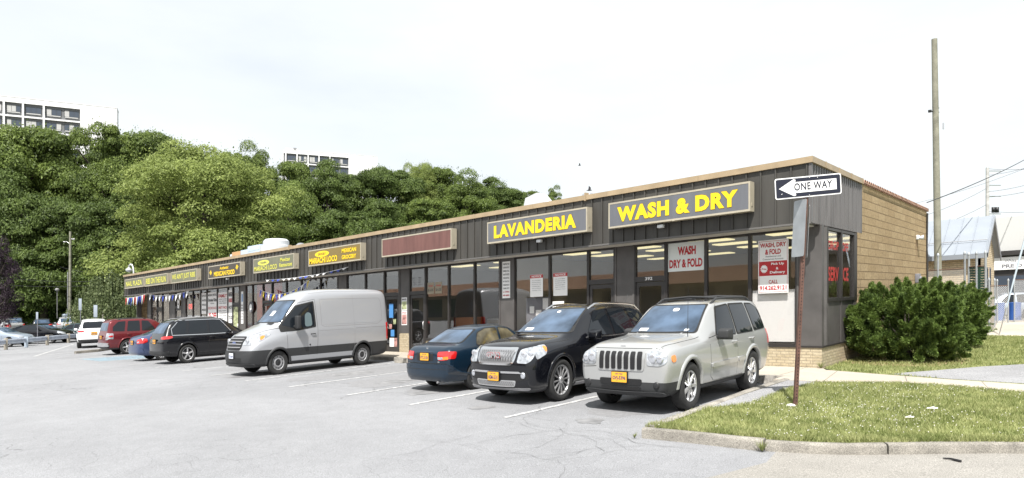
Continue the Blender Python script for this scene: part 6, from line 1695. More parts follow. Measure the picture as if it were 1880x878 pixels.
def far_sedan(label, loc, rz, body, s=1.0, L_=4.5, W_=1.76, H=1.42, plate='', group=None, rim='5', trunk=.98, glass='car_glass_sky', hatch=False, cat='car', tail_both=True, name='sedan'):
    c = Car(L_, W_, name, label, cat, (loc[0], loc[1], loc[2] + .004), rz, group, sc=s, body=body)
    w = W_ / 2; k = H / 1.42; e = L_ - 4.5
    st = [
        (0.00, .32, w * .74, w * .80, .56, w * .70, .62, .44, .64),
        (0.07, .24, w * .87, w * .93, .66, w * .82, .73, .52, .76),
        (0.35, .20, w * .93, w * .99, .76, w * .90, .83, .62, .86),
        (1.05, .19, w * .94, w, .86, w * .93, .93, .68, .96),
        (1.25, .19, w * .94, w, .88, w * .94, .95, .72, .97),
        (2.15, .19, w * .94, w, .90, w * .94, 1.34 * k, .57, 1.38 * k),
        (2.50, .19, w * .94, w, .91, w * .94, 1.38 * k, .56, 1.42 * k),
        (3.05 + e * .5, .19, w * .94, w, .93, w * .94, 1.36 * k, .56, 1.40 * k),
        (3.35 + e * .7 + (.4 if hatch else 0), .19, w * .94, w, .95, w * .93, (1.29 - (.03 if hatch else 0)) * k, .56, (1.33 - (.03 if hatch else 0)) * k),
        (3.98 + e + (.2 if hatch else 0), .20, w * .93, w * .99, .97, w * .90, trunk + .02, .66, trunk + .05),
        (L_ - .16, .24, w * .90, w * .96, .96, w * .86, trunk + .02, .64, trunk + .045),
        (L_ - .03, .32, w * .82, w * .88, .76, w * .80, .84, .58, .86)]
    R = .315; d2 = L_ - 1.0; wh = [(.90, R, .20, w - .01), (d2 - .02, R, .20, w - .01)]
    c.body(st, wh, bow=(.14, .06), cre=(.3, .35, .35))
    c.decal('windscreen', [(-.68, .99), (-.53, 1.32 * k), (.53, 1.32 * k), (.68, .99)], 'F', glass, .006, 0)
    c.decal('rear_window', [(-.62, trunk + .07), (-.50, 1.27 * k), (.50, 1.27 * k), (.62, trunk + .07)], 'B', glass, .006, 0)
    for pl in [[(1.80, .97), (2.24, 1.28 * k), (2.62, 1.33 * k), (2.64, .96)], [(2.72, .96), (2.69, 1.33 * k), (3.08 + e * .5, 1.32 * k), (3.38 + e * .8, 1.22 * k), (3.62 + e, 1.03), (3.55 + e, .98)]]:
        c.decal('side_window', pl, 'L', 'car_glass', .006, 0, both=True)
    for pl in ([(1.42, .92), (1.45, .32), (1.56, .26), (2.66, .26), (2.68, .94)], [(2.68, .94), (2.66, .26), (d2 - .5, .26), (d2 - .4, .52), (d2 - .06, .78), (d2, .95)]):
        c.ribbon('door_seam', pl, 'L', 'rubber', .009, .002, both=True)
    c.decal('tail_light', [(w - .34, .72), (w - .36, .90), (w - .12, .93), (w - .08, .74)], 'B', 'lamp_red', .012, .01, both=True)
    c.decal('tail_light', [(L_ - .40, .80), (L_ - .38, .93), (L_ - .14, .94), (L_ - .07, .76), (L_ - .2, .74)], 'L', 'lamp_red', .012, .01, both=True)
    c.decal('reverse_light', [(w - .30, .76), (w - .30, .82), (w - .16, .83), (w - .16, .77)], 'B', 'lamp_clear', .018, .004, both=True)
    c.decal('headlight', [(w - .42, .58), (w - .40, .70), (w - .14, .76), (w - .10, .62)], 'F', 'lamp_clear', .012, .01, both=True)
    c.decal('headlight', [(.10, .64), (.14, .74), (.48, .82), (.40, .70)], 'L', 'lamp_clear', .012, .01, both=True)
    if plate: c.plate('B', 0, .78, plate, off=.02)
    c.decal('rear_bumper', [(-w + .08, .28), (-w + .06, .58), (w - .06, .58), (w - .08, .28)], 'B', body, .03, .03)
    c.decal('grille', [(-.36, .50), (-.38, .62), (.38, .62), (.36, .50)], 'F', 'grille_black', .01, .01)
    c.mirror(1.80, w - .03, 1.00, body, (.07, .10, .065)); c.handle(2.45, .84, body, w=.16); c.handle(3.3 + e * .6, .86, body, w=.16)
    c.wheelset(rim, .66)
    c.scale()
    return c

far_suv('glossy black SUV with chrome window line and red tail lamps, left of the silver van', (-30.42, 11.2 + 4.82 / 2 - 1.03, 0), TAIL, 'paint_black', L_=4.82, W_=1.94, H=1.76, chrome_line=True, plate='GLB-7741', rim='5', rails='steel_grey', boxy=0)
far_sedan('small slate blue sedan between the black SUV and the dark red SUV', (-33.95, 11.35 + 4.5 / 2 - .98, 0), TAIL, 'paint_navy', plate='FKR-2208', trunk=1.02)
far_suv('dark red boxy SUV with chrome bumper nosed in towards the rib shop', (-41.95, 12.3 + 4.44 / 2 - 1.0, 0), TAIL, 'paint_red', L_=4.44, W_=1.82, H=1.74, tail='tall', plate='EYS-3016', boxy=1, rails='cladding', s=1.04)
far_suv('white SUV with red tail lamps seen square from behind near the guardrail', (-56.17, 14.47, 0.00), radians(167), 'paint_white', L_=4.7, W_=1.86, H=1.70, plate='DWN-9043', rails=None, s=1.10, clad_m=1, clear='car_glass')
# ------------------------------------------------------------------ cars beyond the guardrail
HR, HL, HA = radians(42), radians(222), radians(169)
far_sedan('dark blue black coupe seen side on just behind the guardrail, facing right', (-72.63, 14.38, 0.00), HR, 'paint_black', s=1.2, L_=4.8, H=1.34)
far_sedan('pale blue grey sedan cut off by the left picture edge behind the guardrail', (-69.01, 10.92, 0.00), HR, 'paint_steel', s=1.08)
far_sedan('silver hatchback with long red tail lamp at the left picture edge', (-83.57, 13.22, 0.60), radians(205), 'rim_silver', s=1.1, hatch=True)
far_suv('small black SUV with yellow plate behind the silver hatchback at the far left', (-86.19, 14.89, 0.60), HA, 'paint_black', plate='KTR-1190', rails=None)
far_suv('black hatchback with yellow plate seen from behind, left of the thin sign post', (-85.23, 17.11, 0.60), HA, 'paint_black', L_=4.3, H=1.5, plate='BXC-4402', rails=None, cat='car', name='hatchback')
far_suv('pale silver wagon with a blue bundle on its roof seen from behind', (-83.24, 18.92, 0.60), HA, 'rim_silver', L_=4.6, H=1.55, plate='CPD-8127', rails=None, cat='car', name='station_wagon')
far_sedan('dark teal sedan facing left between the wagon and the white SUV', (-73.14, 17.29, 0.00), HL, 'paint_teal', s=1.1)
far_suv('steel blue minivan facing left behind the dark teal sedan', (-77.22, 20.34, 0.00), HL, 'paint_steel', L_=5.0, rails='vent_white', cat='minivan', name='minivan')
far_suv('white SUV mostly hidden behind the dark red SUV', (-67.88, 20.73, 0.00), HL, 'paint_white', L_=5.0, H=1.78, rails='vent_white')
b = MB(); b.cbox(-.4, .4, -.35, .35, 0, .28, .08)
setp(b.link('roof_bundle', 'paint_steel', loc=(*(-83.24, 18.92), 2.14)), 'blue grey bundle tied on the roof of the pale wagon', 'bundle')

# ------------------------------------------------------------------ guardrail and roadside poles
mat('galvanised', (.42, .46, .54), .45, metal=.2, noise=(2, .15, 4)); mat('wood_post', (.33, .30, .25), .9, noise=(6, .25, 5)); mat('pole_wood', (.215, .21, .165), .9, noise=(3, .25, 6), bump=(25, .5, .02)); mat('pale_post', (.45, .52, .60), .6)
def wbeam(pts, z, n, name, label, group, postm):
    t = thing(name, label, 'guardrail', (*pts[0], .6 if pts[0][0] < -80 else 0), group=group)
    prof = [(0, -.16), (.05, -.12), (.05, -.05), (0, 0), (.05, .05), (.05, .12), (0, .16)]
    b = MB(); vs = []
    for i, p in enumerate(pts):
        a = Vector(pts[max(0, i - 1)]); c = Vector(pts[min(len(pts) - 1, i + 1)]); d = (c - a).normalized(); nn = Vector((-d.y, d.x))
        if nn.dot(Vector((-p[0], -p[1]))) < 0: nn = -nn
        vs += [(p[0] + nn.x * o - pts[0][0], p[1] + nn.y * o - pts[0][1], z + h) for o, h in prof]
    q = len(prof)
    b.add(vs, [(i * q + k, i * q + k + 1, (i + 1) * q + k + 1, (i + 1) * q + k) for i in range(len(pts) - 1) for k in range(q - 1)])
    b.link('rail', 'galvanised', t, fix=False)
    for i in range(n):
        s = (i + .3) / n * (len(pts) - 1); k = int(s); f = s - k
        x = pts[k][0] * (1 - f) + pts[k + 1][0] * f - pts[0][0]; y = pts[k][1] * (1 - f) + pts[k + 1][1] * f - pts[0][1]
        b = MB(); b.cbox(x - .11, x + .11, y - .11, y + .11, 0, z + .24, .015); b.link('post', postm[i % len(postm)], t)
wbeam([(-54.0, 4.6), (-57.6, 7.3), (-61.2, 9.9), (-64.9, 12.6), (-69.9, 16.2), (-74, 19.0)], .52, 8, 'guardrail', 'silver metal guardrail on short posts at the left edge of the lot', None, ['wood_post', 'pale_post', 'wood_post'])
wbeam([(-96.86, 13.30), (-93.07, 16.74), (-89.66, 19.84), (-86.63, 23.95)], .62, 9, 'guardrail', 'pale guardrail along the grass bank beyond the far parked cars', None, ['wood_post'])

def pole(name, label, cat, x, y, h, r, lean=(0, 0), extra=None, shear=False, m='pole_wood', z0=None, group=None):
    z = terrain(x, y) if z0 is None else z0
    t = thing(name, label, cat, (x, y, z), shear=False, group=group)
    b = MB(); b.tube([(lean[0] * s * h, lean[1] * s * h, -.3 + (h + .3) * s) for s in (0, .25, .5, .75, 1)], [r, r * .95, r * .88, r * .82, r * .75], 12); b.link('shaft', m, t)
    if extra: extra(t, h)
    return t
Rv = Vector((cos(radians(42.28)), sin(radians(42.28)), 0))       # rough sideways direction across the lot
def px_extra(t, h):
    b = MB(); b.tube([Rv * 0 + Vector((0, 0, h - 1.5)), -Rv * .3 + Vector((0, 0, h - 1.2)), -Rv * .5 + Vector((0, 0, h - 1.2))], .03, 6); b.blob(tuple(-Rv * .6 + Vector((0, 0, h - 1.22))), (.16, .16, .08)); b.link('street_light', 'aluminium', t)
    b = MB()
    for q in (.3, .5): b.blob(tuple(Rv * q + Vector((0, 0, h - .9))), (.07, .07, .12), 6, 4)
    b.tube([(0, 0, h - .95), tuple(Rv * .6 + Vector((0, 0, h - .95)))], .03, 6); b.link('crossarm', 'aluminium', t)
    b = MB(); b.tube([tuple(-Rv * .25 + Vector((0, 0, 0))), tuple(-Rv * .22 + Vector((0, 0, h * .62)))], .05, 6); b.link('conduit', 'aluminium', t)
pole('utility_pole', 'grey wooden utility pole standing before the dark trees on the left', 'utility pole', -87.72, 20.26, 12.37, .16, (.004, .004), px_extra)
def big_extra(t, h):
    for dz, s in ((-3.5, .28), (-3.3, .14)):
        b = MB(); b.cbox(-.07, .07, -.07, .07, -.06, .06, .02); b.v = [(x - Rv.x * s * 1.6, y - Rv.y * s * 1.6, z + h + dz) for x, y, z in b.v]
        b.tube([tuple(-Rv * s * 1.6 + Vector((0, 0, h + dz))), (0, 0, h + dz - .05)], .025, 6); b.link('camera_unit', 'black_plastic', t)
    b = MB(); b.tube([tuple(-Rv * .28 + Vector((0, 0, h - 3.6))), tuple(-Rv * .17 + Vector((0, 0, h - 4.2))), tuple(-Rv * .24 + Vector((0, 0, h - 4.8))), tuple(-Rv * .1 + Vector((0, 0, h - 5.1)))], .015, 6); b.link('cable', 'black_plastic', t)
    b = MB(); b.box(.14, .2, -.05, .05, h - 4.4, h - 4.1); b.link('bracket', 'aluminium', t)
pole('utility_pole', 'tall weathered greenish wooden pole rising behind the tan brick wall', 'utility pole', -5.51, 36.89, 14.21, .165, (-.012, -.011), big_extra)
def tr_extra(t, h):
    b = MB()
    for k in range(2): b.lathe([(.02, 0), (.15, .01), (.15, .5), (.02, .52)], 12, 'Z', tuple(Rv * (.55 + .32 * k) + Vector((0, 0, h - 4.1))))
    b.link('transformer', 'black_plastic', t)
    for dz in (-.3, -1.6, -2.6, -4.2):
        b = MB(); b.tube([tuple(-Rv * .1 + Vector((0, 0, h + dz))), tuple(Rv * 1.2 + Vector((0, 0, h + dz)))], .04, 6); b.link('crossarm', 'aluminium', t)
pole('utility_pole', 'distant pale utility pole with black transformers above the grey metal roof', 'utility pole', -7.06, 71.98, 12.93, .17, (0, 0), tr_extra, m='pole_grey' if mat('pole_grey', (.45, .44, .43), .9, noise=(3, .2, 4)) else None)
def wire(a, c, sag, label, r=.012, name='overhead_wire', group='overhead wires'):
    a, c = Vector(a), Vector(c); m = (a + c) / 2
    b = MB(); b.tube([a + (c - a) * s - Vector((0, 0, sag * 4 * s * (1 - s))) - m for s in [i / 16 for i in range(17)]], r, 5)
    o = b.link(name, 'black_plastic', loc=tuple(m), shear=False, fix=False); setp(o, label, 'overhead wire', group)
wire((-5.18, 31.79, 5.50), (-2.54, 51.75, 10.28), .15, 'thick black wire rising from the far corner of the brick wall to the right', .022)
wire((-13.09, 69.19, 9.36), (-3.56, 72.45, 12.60), .3, 'thin wire above the thick black one, crossing the tall pole', .012)
wire((-12.47, 67.05, 7.78), (-7.06, 71.98, 10.75), .3, 'thin wire reaching the distant pole from the left, upper one', .014)
wire((-12.36, 67.15, 6.54), (-7.06, 71.98, 9.27), .3, 'thin wire reaching the distant pole from the left, lower one', .014)
for i, (p0, p1) in enumerate([((-6.86, 70.80, 12.30), (-2.96, 64.89, 11.13)), ((-6.86, 70.80, 11.72), (-2.96, 64.89, 11.48)), ((-6.86, 70.80, 10.26), (-2.96, 64.89, 10.11)), ((-6.86, 70.80, 9.77), (-2.96, 64.89, 9.56)), ((-6.86, 70.80, 8.51), (-2.96, 64.89, 7.76)), ((-6.86, 70.80, 7.20), (-2.96, 64.89, 6.53)), ((-6.86, 70.80, 5.98), (-2.96, 64.89, 5.59))]):
    wire(p0, p1, .12, 'thin wire running right from the distant pole, ' + ['topmost', 'second from top', 'third from top', 'fourth from top', 'third from bottom', 'second from bottom', 'lowest'][i], .013)
wire((-5.02, 54.91, 4.64), (-2.54, 51.75, 4.48), .1, 'heavy black cable bundle over the white shop at the right edge', .03)
for i, (a, c) in enumerate([((-97.19, 14.35, 2.93), (-78.25, 23.46, 2.45)), ((-97.19, 14.35, 2.03), (-78.25, 23.46, 2.15)), ((-90.95, 20.02, 4.04), (-78.47, 23.26, 3.28))]):
    wire(a, c, .4, ['upper black wire crossing before the dark trees on the left', 'lower black wire crossing before the dark trees on the left', 'short sagging wire right of the left utility pole'][i], .025)
# small roadside signs on the left
mat('sign_white_blue', (.30, .34, .39), .5)
def roadside(x, y, h, w, sh, label, m='sign_white_blue', rot=0.7, lean=0):
    z = terrain(x, y)
    t = thing('road_sign', label, 'road sign', (x, y, z), rz=rot, shear=False)
    b = MB(); b.tube([(0, 0, 0), (lean, 0, h)], .035, 6); b.link('post', 'ink_grey', t)
    b = MB(); b.cbox(-w / 2 + lean, w / 2 + lean, -.06, -.04, h - sh, h + .04, .008); b.link('sign_plate', m, t)
roadside(-70.30, 13.79, 2.87, .20, .62, 'thin dark post with a narrow white sign, behind the guardrail')
roadside(-69.27, 18.11, 3.37, .36, 1.1, 'pale blue grey sign plate leaning slightly above the white SUV', lean=-.05)
roadside(-72.71, 17.68, 4.10, .3, 1.1, 'narrow pale sign in front of the dark bank right of the pole', 'sign_white_blue')
b = MB(); b.tube([(0, 0, 0), (0, 0, 3.2)], .04, 8); b.blob((0, 0, 3.4), (.24, .24, .2), 12, 8)
setp(b.link('globe_lamp', 'clock_grey', loc=(-91.19, 19.80, -2.09), shear=False), 'small pale globe lamp on a post among the dark trees at left', 'lamp')
b = MB(); b.cbox(-3.4, 3.4, -.2, .2, -1, 1.0, .03); b.cbox(-3.6, 3.6, -.3, .3, 1.0, 1.14, .02)
setp(b.link('retaining_wall', 'kerb_concrete', loc=(-87.53, 24.48, -2.53), rz=.75, shear=False), 'low concrete wall on the bank behind the pole on the left', 'wall')

# ------------------------------------------------------------------ trees
leafmat('leaf_dark', (.040, .066, .016), (.155, .215, .055), .38)
leafmat('leaf_mid', (.050, .080, .018), (.20, .265, .062), .38)
leafmat('leaf_bright', (.13, .175, .04), (.33, .39, .12), .42)
leafmat('leaf_purple', (.018, .010, .016), (.060, .040, .055), .2)
leafmat('leaf_weeping', (.055, .08, .03), (.20, .24, .11), .35)
leafmat('leaf_yew', (.038, .068, .018), (.22, .31, .075), .33)
mat('bark', (.055, .045, .036), .95, noise=(4, .3, 5))
def crown_mesh(name, seed, nclump, nleaf, size, squash=.55, aspect=1.5, lo=-.95):
    r = np.random.default_rng(seed)
    # lumpy envelope
    u = r.normal(0, 1, (nclump * 3, 3)); u /= np.linalg.norm(u, axis=1)[:, None]
    env = 1 + .16 * np.sin(u[:, 0] * 5 + seed) * np.cos(u[:, 1] * 4 + seed * 2) + .12 * np.sin(u[:, 2] * 7 + seed * 3)
    rad = r.uniform(.35, .92, len(u)) ** .6 * env
    c = (u * rad[:, None]); c = c[c[:, 2] > lo][:nclump]
    c[:, :2] *= (1 - .28 * np.clip(c[:, 2], 0, 1))[:, None]
    cr_ = r.uniform(.12, .30, len(c))
    k = r.integers(0, len(c), nleaf)
    d = r.normal(0, 1, (nleaf, 3)); d /= np.linalg.norm(d, axis=1)[:, None]
    d[:, 2] = np.where(r.random(nleaf) < .85, np.abs(d[:, 2]), d[:, 2])
    rr = cr_[k] * r.uniform(.75, 1.08, nleaf)
    # stray twigs
    stray = r.random(nleaf) < .05; rr = np.where(stray, rr * 1.45, rr)
    p = c[k] + d * rr[:, None] * np.array([1, 1, squash + .14])
    n = d + r.normal(0, .55, (nleaf, 3)) + np.array([0, 0, .35]); n /= np.linalg.norm(n, axis=1)[:, None]
    a = np.cross(n, r.normal(0, 1, (nleaf, 3))); a /= np.linalg.norm(a, axis=1)[:, None]; b_ = np.cross(n, a)
    s = size * r.uniform(.6, 1.35, nleaf)[:, None]
    # a bent leaf spray: two triangles sharing a folded middle
    tip = p + a * s * aspect; base = p - a * s * aspect
    l = p + b_ * s * .8 - n * s * .25; q = p - b_ * s * .8 - n * s * .25
    V = np.stack([base, l, tip, q], axis=1).reshape(-1, 3)
    me = fast_mesh(name, V, quads=np.arange(nleaf * 4).reshape(nleaf, 4))
    return me
CROWNS = {}
def crown(kind, v):
    key = (kind, v)
    if key not in CROWNS:
        n = {'bright': 160000, 'purple': 20000}.get(kind, 90000)
        me = crown_mesh('crown', 31 * v + len(kind), 105 if kind != 'bright' else 170, n, .0132 if kind != 'bright' else .0092)
        me.materials.append(MATS['leaf_' + kind]); CROWNS[key] = me
    return CROWNS[key]
TRUNK = None
def tree(x, y, z, h, w, kind, v, label, low=.12, group='trees on the wooded slope'):
    global TRUNK
    t = thing('tree', label, 'tree', (x, y, z), shear=False, group=group)
    cz = h * (1 + low) / 2; hz = h * (1 - low) / 2
    c = bpy.data.objects.new('crown', crown(kind, v)); COL.objects.link(c); c.parent = t
    c.location = (0, 0, cz); c.scale = (w / 2, w / 2, hz * 1.05)
    c.rotation_euler = (0, 0, (x * 3.7 + y * 1.3) % 6.28)
    if TRUNK is None:
        b = MB(); b.tube([(0, 0, -.12), (.01, 0, .1), (-.005, .01, .35), (.01, -.01, .75)], [.03, .024, .019, .009], 10)
        rr = random.Random(5)
        for k in range(11):
            z0 = .2 + .05 * k; a = k * 2.4; l = .13 + .06 * rr.random()
            b.tube([(0, 0, z0), (cos(a) * l * .5, sin(a) * l * .5, z0 + .05), (cos(a) * l, sin(a) * l, z0 + .13 + .05 * rr.random())], [.010, .007, .003], 6)
        TRUNK = b.mesh('trunk'); TRUNK.materials.append(MATS['bark'])
    k = bpy.data.objects.new('trunk', TRUNK); COL.objects.link(k); k.parent = t; k.scale = (h, h, h)
    return t
TREES = [
    (-78.2, 31.6, -4.02, 22.9, 20.3, 'bright', 0, 0.10, 'big bright yellow green tree behind the far end of the shops'),
    (-113.9, 20.8, 1.80, 23.2, 17.3, 'mid', 0, 0.05, 'broad tall tree under the left apartment block'),
    (-117.4, 14.9, 1.31, 22.5, 18.6, 'mid', 1, 0.05, 'tree cut by the left picture edge'),
    (-113.8, 26.3, 3.14, 19.9, 10.8, 'mid', 2, 0.10, 'mid green tree below the right corner of the left apartment block'),
    (-106.6, 28.8, 1.71, 22.7, 11.3, 'mid', 1, 0.08, 'tall tree right of the left apartment block'),
    (-106.8, 34.0, 3.09, 22.3, 13.7, 'mid', 0, 0.08, 'tall rounded tree left of the bright tree'),
    (-104.4, 37.5, 3.29, 20.2, 9.2, 'dark', 1, 0.10, 'smaller dark tree in the gap left of the bright tree'),
    (-105.8, 17.3, -3.52, 19.0, 13.4, 'dark', 0, 0.02, 'dark low tree at the left edge behind the purple one'),
    (-102.1, 20.7, -3.90, 18.0, 13.4, 'dark', 1, 0.02, 'dark lower tree left of the left utility pole'),
    (-99.0, 24.8, -3.73, 16.5, 12.8, 'dark', 2, 0.02, 'dark lower tree right of the left utility pole'),
    (-96.7, 28.3, -3.50, 17.1, 12.1, 'dark', 0, 0.02, 'dark lower tree at the left flank of the bright tree'),
    (-76.3, 11.7, -3.92, 10.4, 4.2, 'purple', 0, 0.03, 'dark purple leaved tree at the left picture edge'),
    (-104.7, 50.8, 6.42, 17.6, 9.6, 'mid', 2, 0.10, 'dark topped tree just right of the bright tree crown'),
    (-103.1, 46.8, 5.14, 17.6, 8.8, 'mid', 1, 0.10, 'tree peeping over the right shoulder of the bright tree'),
    (-96.2, 53.1, 4.80, 17.3, 10.7, 'mid', 0, 0.08, 'tree under the left end of the distant apartment block'),
    (-90.5, 55.6, 3.85, 16.8, 11.5, 'dark', 0, 0.08, 'dark tree under the middle of the distant apartment block'),
    (-90.4, 61.1, 5.14, 15.6, 9.9, 'dark', 2, 0.08, 'dark tree under the right end of the distant apartment block'),
    (-85.4, 62.9, 4.23, 16.9, 13.7, 'dark', 1, 0.08, 'broad dark tree left of the loose pale tree'),
    (-87.2, 72.1, 6.83, 16.7, 8.4, 'bright', 1, 0.10, 'loose pale tree standing tallest at the centre of the ridge'),
    (-85.2, 75.3, 7.04, 15.7, 10.6, 'mid', 0, 0.08, 'tree right of the loose pale tree'),
    (-76.8, 73.4, 4.41, 14.7, 11.9, 'mid', 2, 0.08, 'mid green tree above the blank brown sign'),
    (-82.0, 84.9, 8.35, 12.5, 11.1, 'dark', 0, 0.08, 'dark tree above the left end of the LAVANDERIA sign'),
    (-80.1, 89.3, 8.83, 11.0, 10.1, 'dark', 1, 0.08, 'tree left of the white exhaust hood'),
    (-81.7, 96.0, 10.47, 9.5, 7.1, 'mid', 1, 0.10, 'small tree directly behind the white exhaust hood'),
    (-81.2, 101.9, 11.44, 9.7, 5.1, 'mid', 2, 0.15, 'small separate tree right of the white exhaust hood'),
    (-82.7, 46.4, -2.99, 17.2, 11.8, 'mid', 2, 0.04, 'lower mid green tree right of the bright tree'),
    (-81.7, 41.9, -4.07, 14.8, 9.7, 'dark', 2, 0.04, 'low dark tree behind the taqueria sign'),
    (-79.9, 51.7, -2.32, 15.2, 13.0, 'dark', 1, 0.04, 'low dark tree behind the grocery sign'),
    (-76.8, 57.2, -1.62, 14.7, 13.2, 'dark', 0, 0.04, 'low dark tree behind the blank brown sign'),
    (-75.2, 64.1, 0.69, 13.7, 12.9, 'mid', 1, 0.04, 'lower mid green tree over the right end of the blank sign'),
    (-73.0, 68.8, 1.63, 11.3, 10.3, 'mid', 0, 0.04, 'lower tree between the brown and LAVANDERIA signs'),
    (-73.7, 76.3, 4.23, 9.9, 10.9, 'mid', 2, 0.04, 'lower tree left of the white hood'),
    (-73.9, 84.2, 6.21, 8.6, 9.5, 'dark', 2, 0.04, 'low dark tree behind the white hood'),
    (-96.2, 36.9, 0.04, 16.8, 13.8, 'dark', 1, 0.04, 'dark tree standing behind the bright tree'),
    (-95.3, 32.3, -2.63, 13.5, 9.1, 'dark', 2, 0.03, 'low dark tree under the left side of the bright tree'),
    (-126.0, 20.6, 4.99, 20.4, 18.8, 'dark', 2, 0.05, 'dark tree high behind the left edge trees'),
    (-114.3, 33.9, 5.06, 19.3, 15.3, 'dark', 1, 0.05, 'dark tree high behind, left of the bright tree')]
def mark(kind):
    return {'dark': 'dark green', 'mid': 'mid green', 'bright': 'bright yellow green', 'purple': 'dark purple leaved'}[kind]
for (x, y, z, h, w, kind, v, low, lab) in TREES: tree(x, y, z, h, w, kind, v, lab, low)
# weeping tree: long hanging strands over a rounded frame
def weeping(x, y, h, w, label):
    z = terrain(x, y); t = thing('weeping_tree', label, 'tree', (x, y, z), shear=False)
    r = np.random.default_rng(3); n = 620; V = []
    for i in range(n):
        a = r.uniform(0, 2 * pi); q = sqrt(r.random()) ; rad = w / 2 * q
        top = h * (1 - .55 * q ** 2.2) * r.uniform(.88, 1.0); l = top * r.uniform(.45, .95); m = int(l / .16)
        lump = 1 + .15 * sin(a * 5) * q
        for k in range(m):
            s = k / max(1, m); rr = rad * lump * (1 + .12 * s)
            p = Vector((rr * cos(a), rr * sin(a), top - l * s)); sz = .13 * r.uniform(.7, 1.3)
            d1 = Vector((r.normal(0, 1), r.normal(0, 1), -1.4)).normalized() * sz; d2 = Vector((r.normal(0, 1), r.normal(0, 1), .2)).normalized() * sz * .6
            V += [p - d1, p + d2, p + d1, p - d2]
    V = np.array([tuple(v) for v in V]); me = fast_mesh('crown', V, quads=np.arange(len(V)).reshape(-1, 4)); link_mesh('crown', me, 'leaf_weeping', t)
    b = MB(); b.tube([(0, 0, -.2), (.1, 0, h * .4), (-.1, .1, h * .8)], [.22, .16, .08], 8); b.link('trunk', 'bark', t)
weeping(*(-75.74, 21.69), 7.50, 8.0, 'pale green weeping tree just left of the far end of the shops')
weeping(*(-79.26, 25.25), 5.96, 6.0, 'lower pale green weeping tree partly hidden by the far shop corner')

# yew bushes beside the wall
def bush(x, y, w, d, h, seed, n, label, kind='leaf_yew'):
    t = thing('yew_bush', label, 'bush', (x, y, .10), group='yew bushes beside the brick side wall')
    r = np.random.default_rng(seed); nb = 460
    u = r.normal(0, 1, (nb, 3)); u /= np.linalg.norm(u, axis=1)[:, None]; u = np.sign(u) * np.abs(u) ** .72; u[:, 2] = np.where(u[:, 2] < -.35, u[:, 2] * .9 - .15, u[:, 2]) * .95
    base = u * (r.uniform(.55, .92, nb)[:, None]) * np.array([w / 2, d / 2, h / 2]) * (1 + .08 * np.sin(u[:, 0:1] * 6 + u[:, 1:2] * 5 + seed))
    base[:, 2] += h * .5
    dirs = u * np.array([1, 1, .5]) + r.normal(0, .3, (nb, 3)) + np.array([0, 0, .55]); dirs /= np.linalg.norm(dirs, axis=1)[:, None]
    k = r.integers(0, nb, n); s = r.random(n) ** .8; ln = r.uniform(.20, .46, nb)
    side = r.normal(0, 1, (n, 3)); side -= (side * dirs[k]).sum(1)[:, None] * dirs[k]; side /= np.linalg.norm(side, axis=1)[:, None]
    p = base[k] + dirs[k] * (s * ln[k])[:, None] + side * ((1 - s) * r.uniform(.02, .17, n))[:, None]
    p[:, 2] = np.maximum(p[:, 2], .02)
    a = dirs[k] * .8 + side * .8 + r.normal(0, .25, (n, 3)); a /= np.linalg.norm(a, axis=1)[:, None]
    c = np.cross(a, r.normal(0, 1, (n, 3))); c /= np.linalg.norm(c, axis=1)[:, None]
    L1 = r.uniform(.032, .068, n)[:, None]; W1 = .0105
    V = np.stack([p - c * W1, p + c * W1, p + a * L1 + c * W1 * .5, p + a * L1 - c * W1 * .5], axis=1).reshape(-1, 3)
    me = fast_mesh('foliage', V, quads=np.arange(n * 4).reshape(n, 4)); link_mesh('foliage', me, kind, t)
    # inner dark wood
    b = MB()
    rr = random.Random(seed)
    for i in range(14):
        q = rr.uniform(0, 2 * pi); l = rr.uniform(.4, .8)
        b.tube([(rr.uniform(-.2, .2), rr.uniform(-.2, .2), 0), (cos(q) * w * .2 * l, sin(q) * d * .2 * l, h * .35), (cos(q) * w * .45 * l, sin(q) * d * .45 * l, h * rr.uniform(.5, .85))], [.02, .012, .006], 5)
    b.link('branches', 'bark', t, fix=False)
bush(-3.82, 20.75, 2.75, 3.0, 1.85, 4, 290000, 'big dark green yew bush against the dark corner panel of the shops')
bush(-3.75, 25.2, 2.4, 3.8, 1.75, 9, 180000, 'second yew bush further back along the tan brick wall')
bush(-3.9, 29.3, 2.0, 2.6, 1.5, 14, 30000, 'third smaller yew bush near the chain link fence')
b = MB(); n = 40; b.poly([(-3.9 + 1.55 * cos(2 * pi * k / n) * (1 + .1 * sin(3 * k)), 20.6 + 1.9 * sin(2 * pi * k / n), .118) for k in range(n)])
setp(b.link('mulch', 'dirt'), kind='structure')

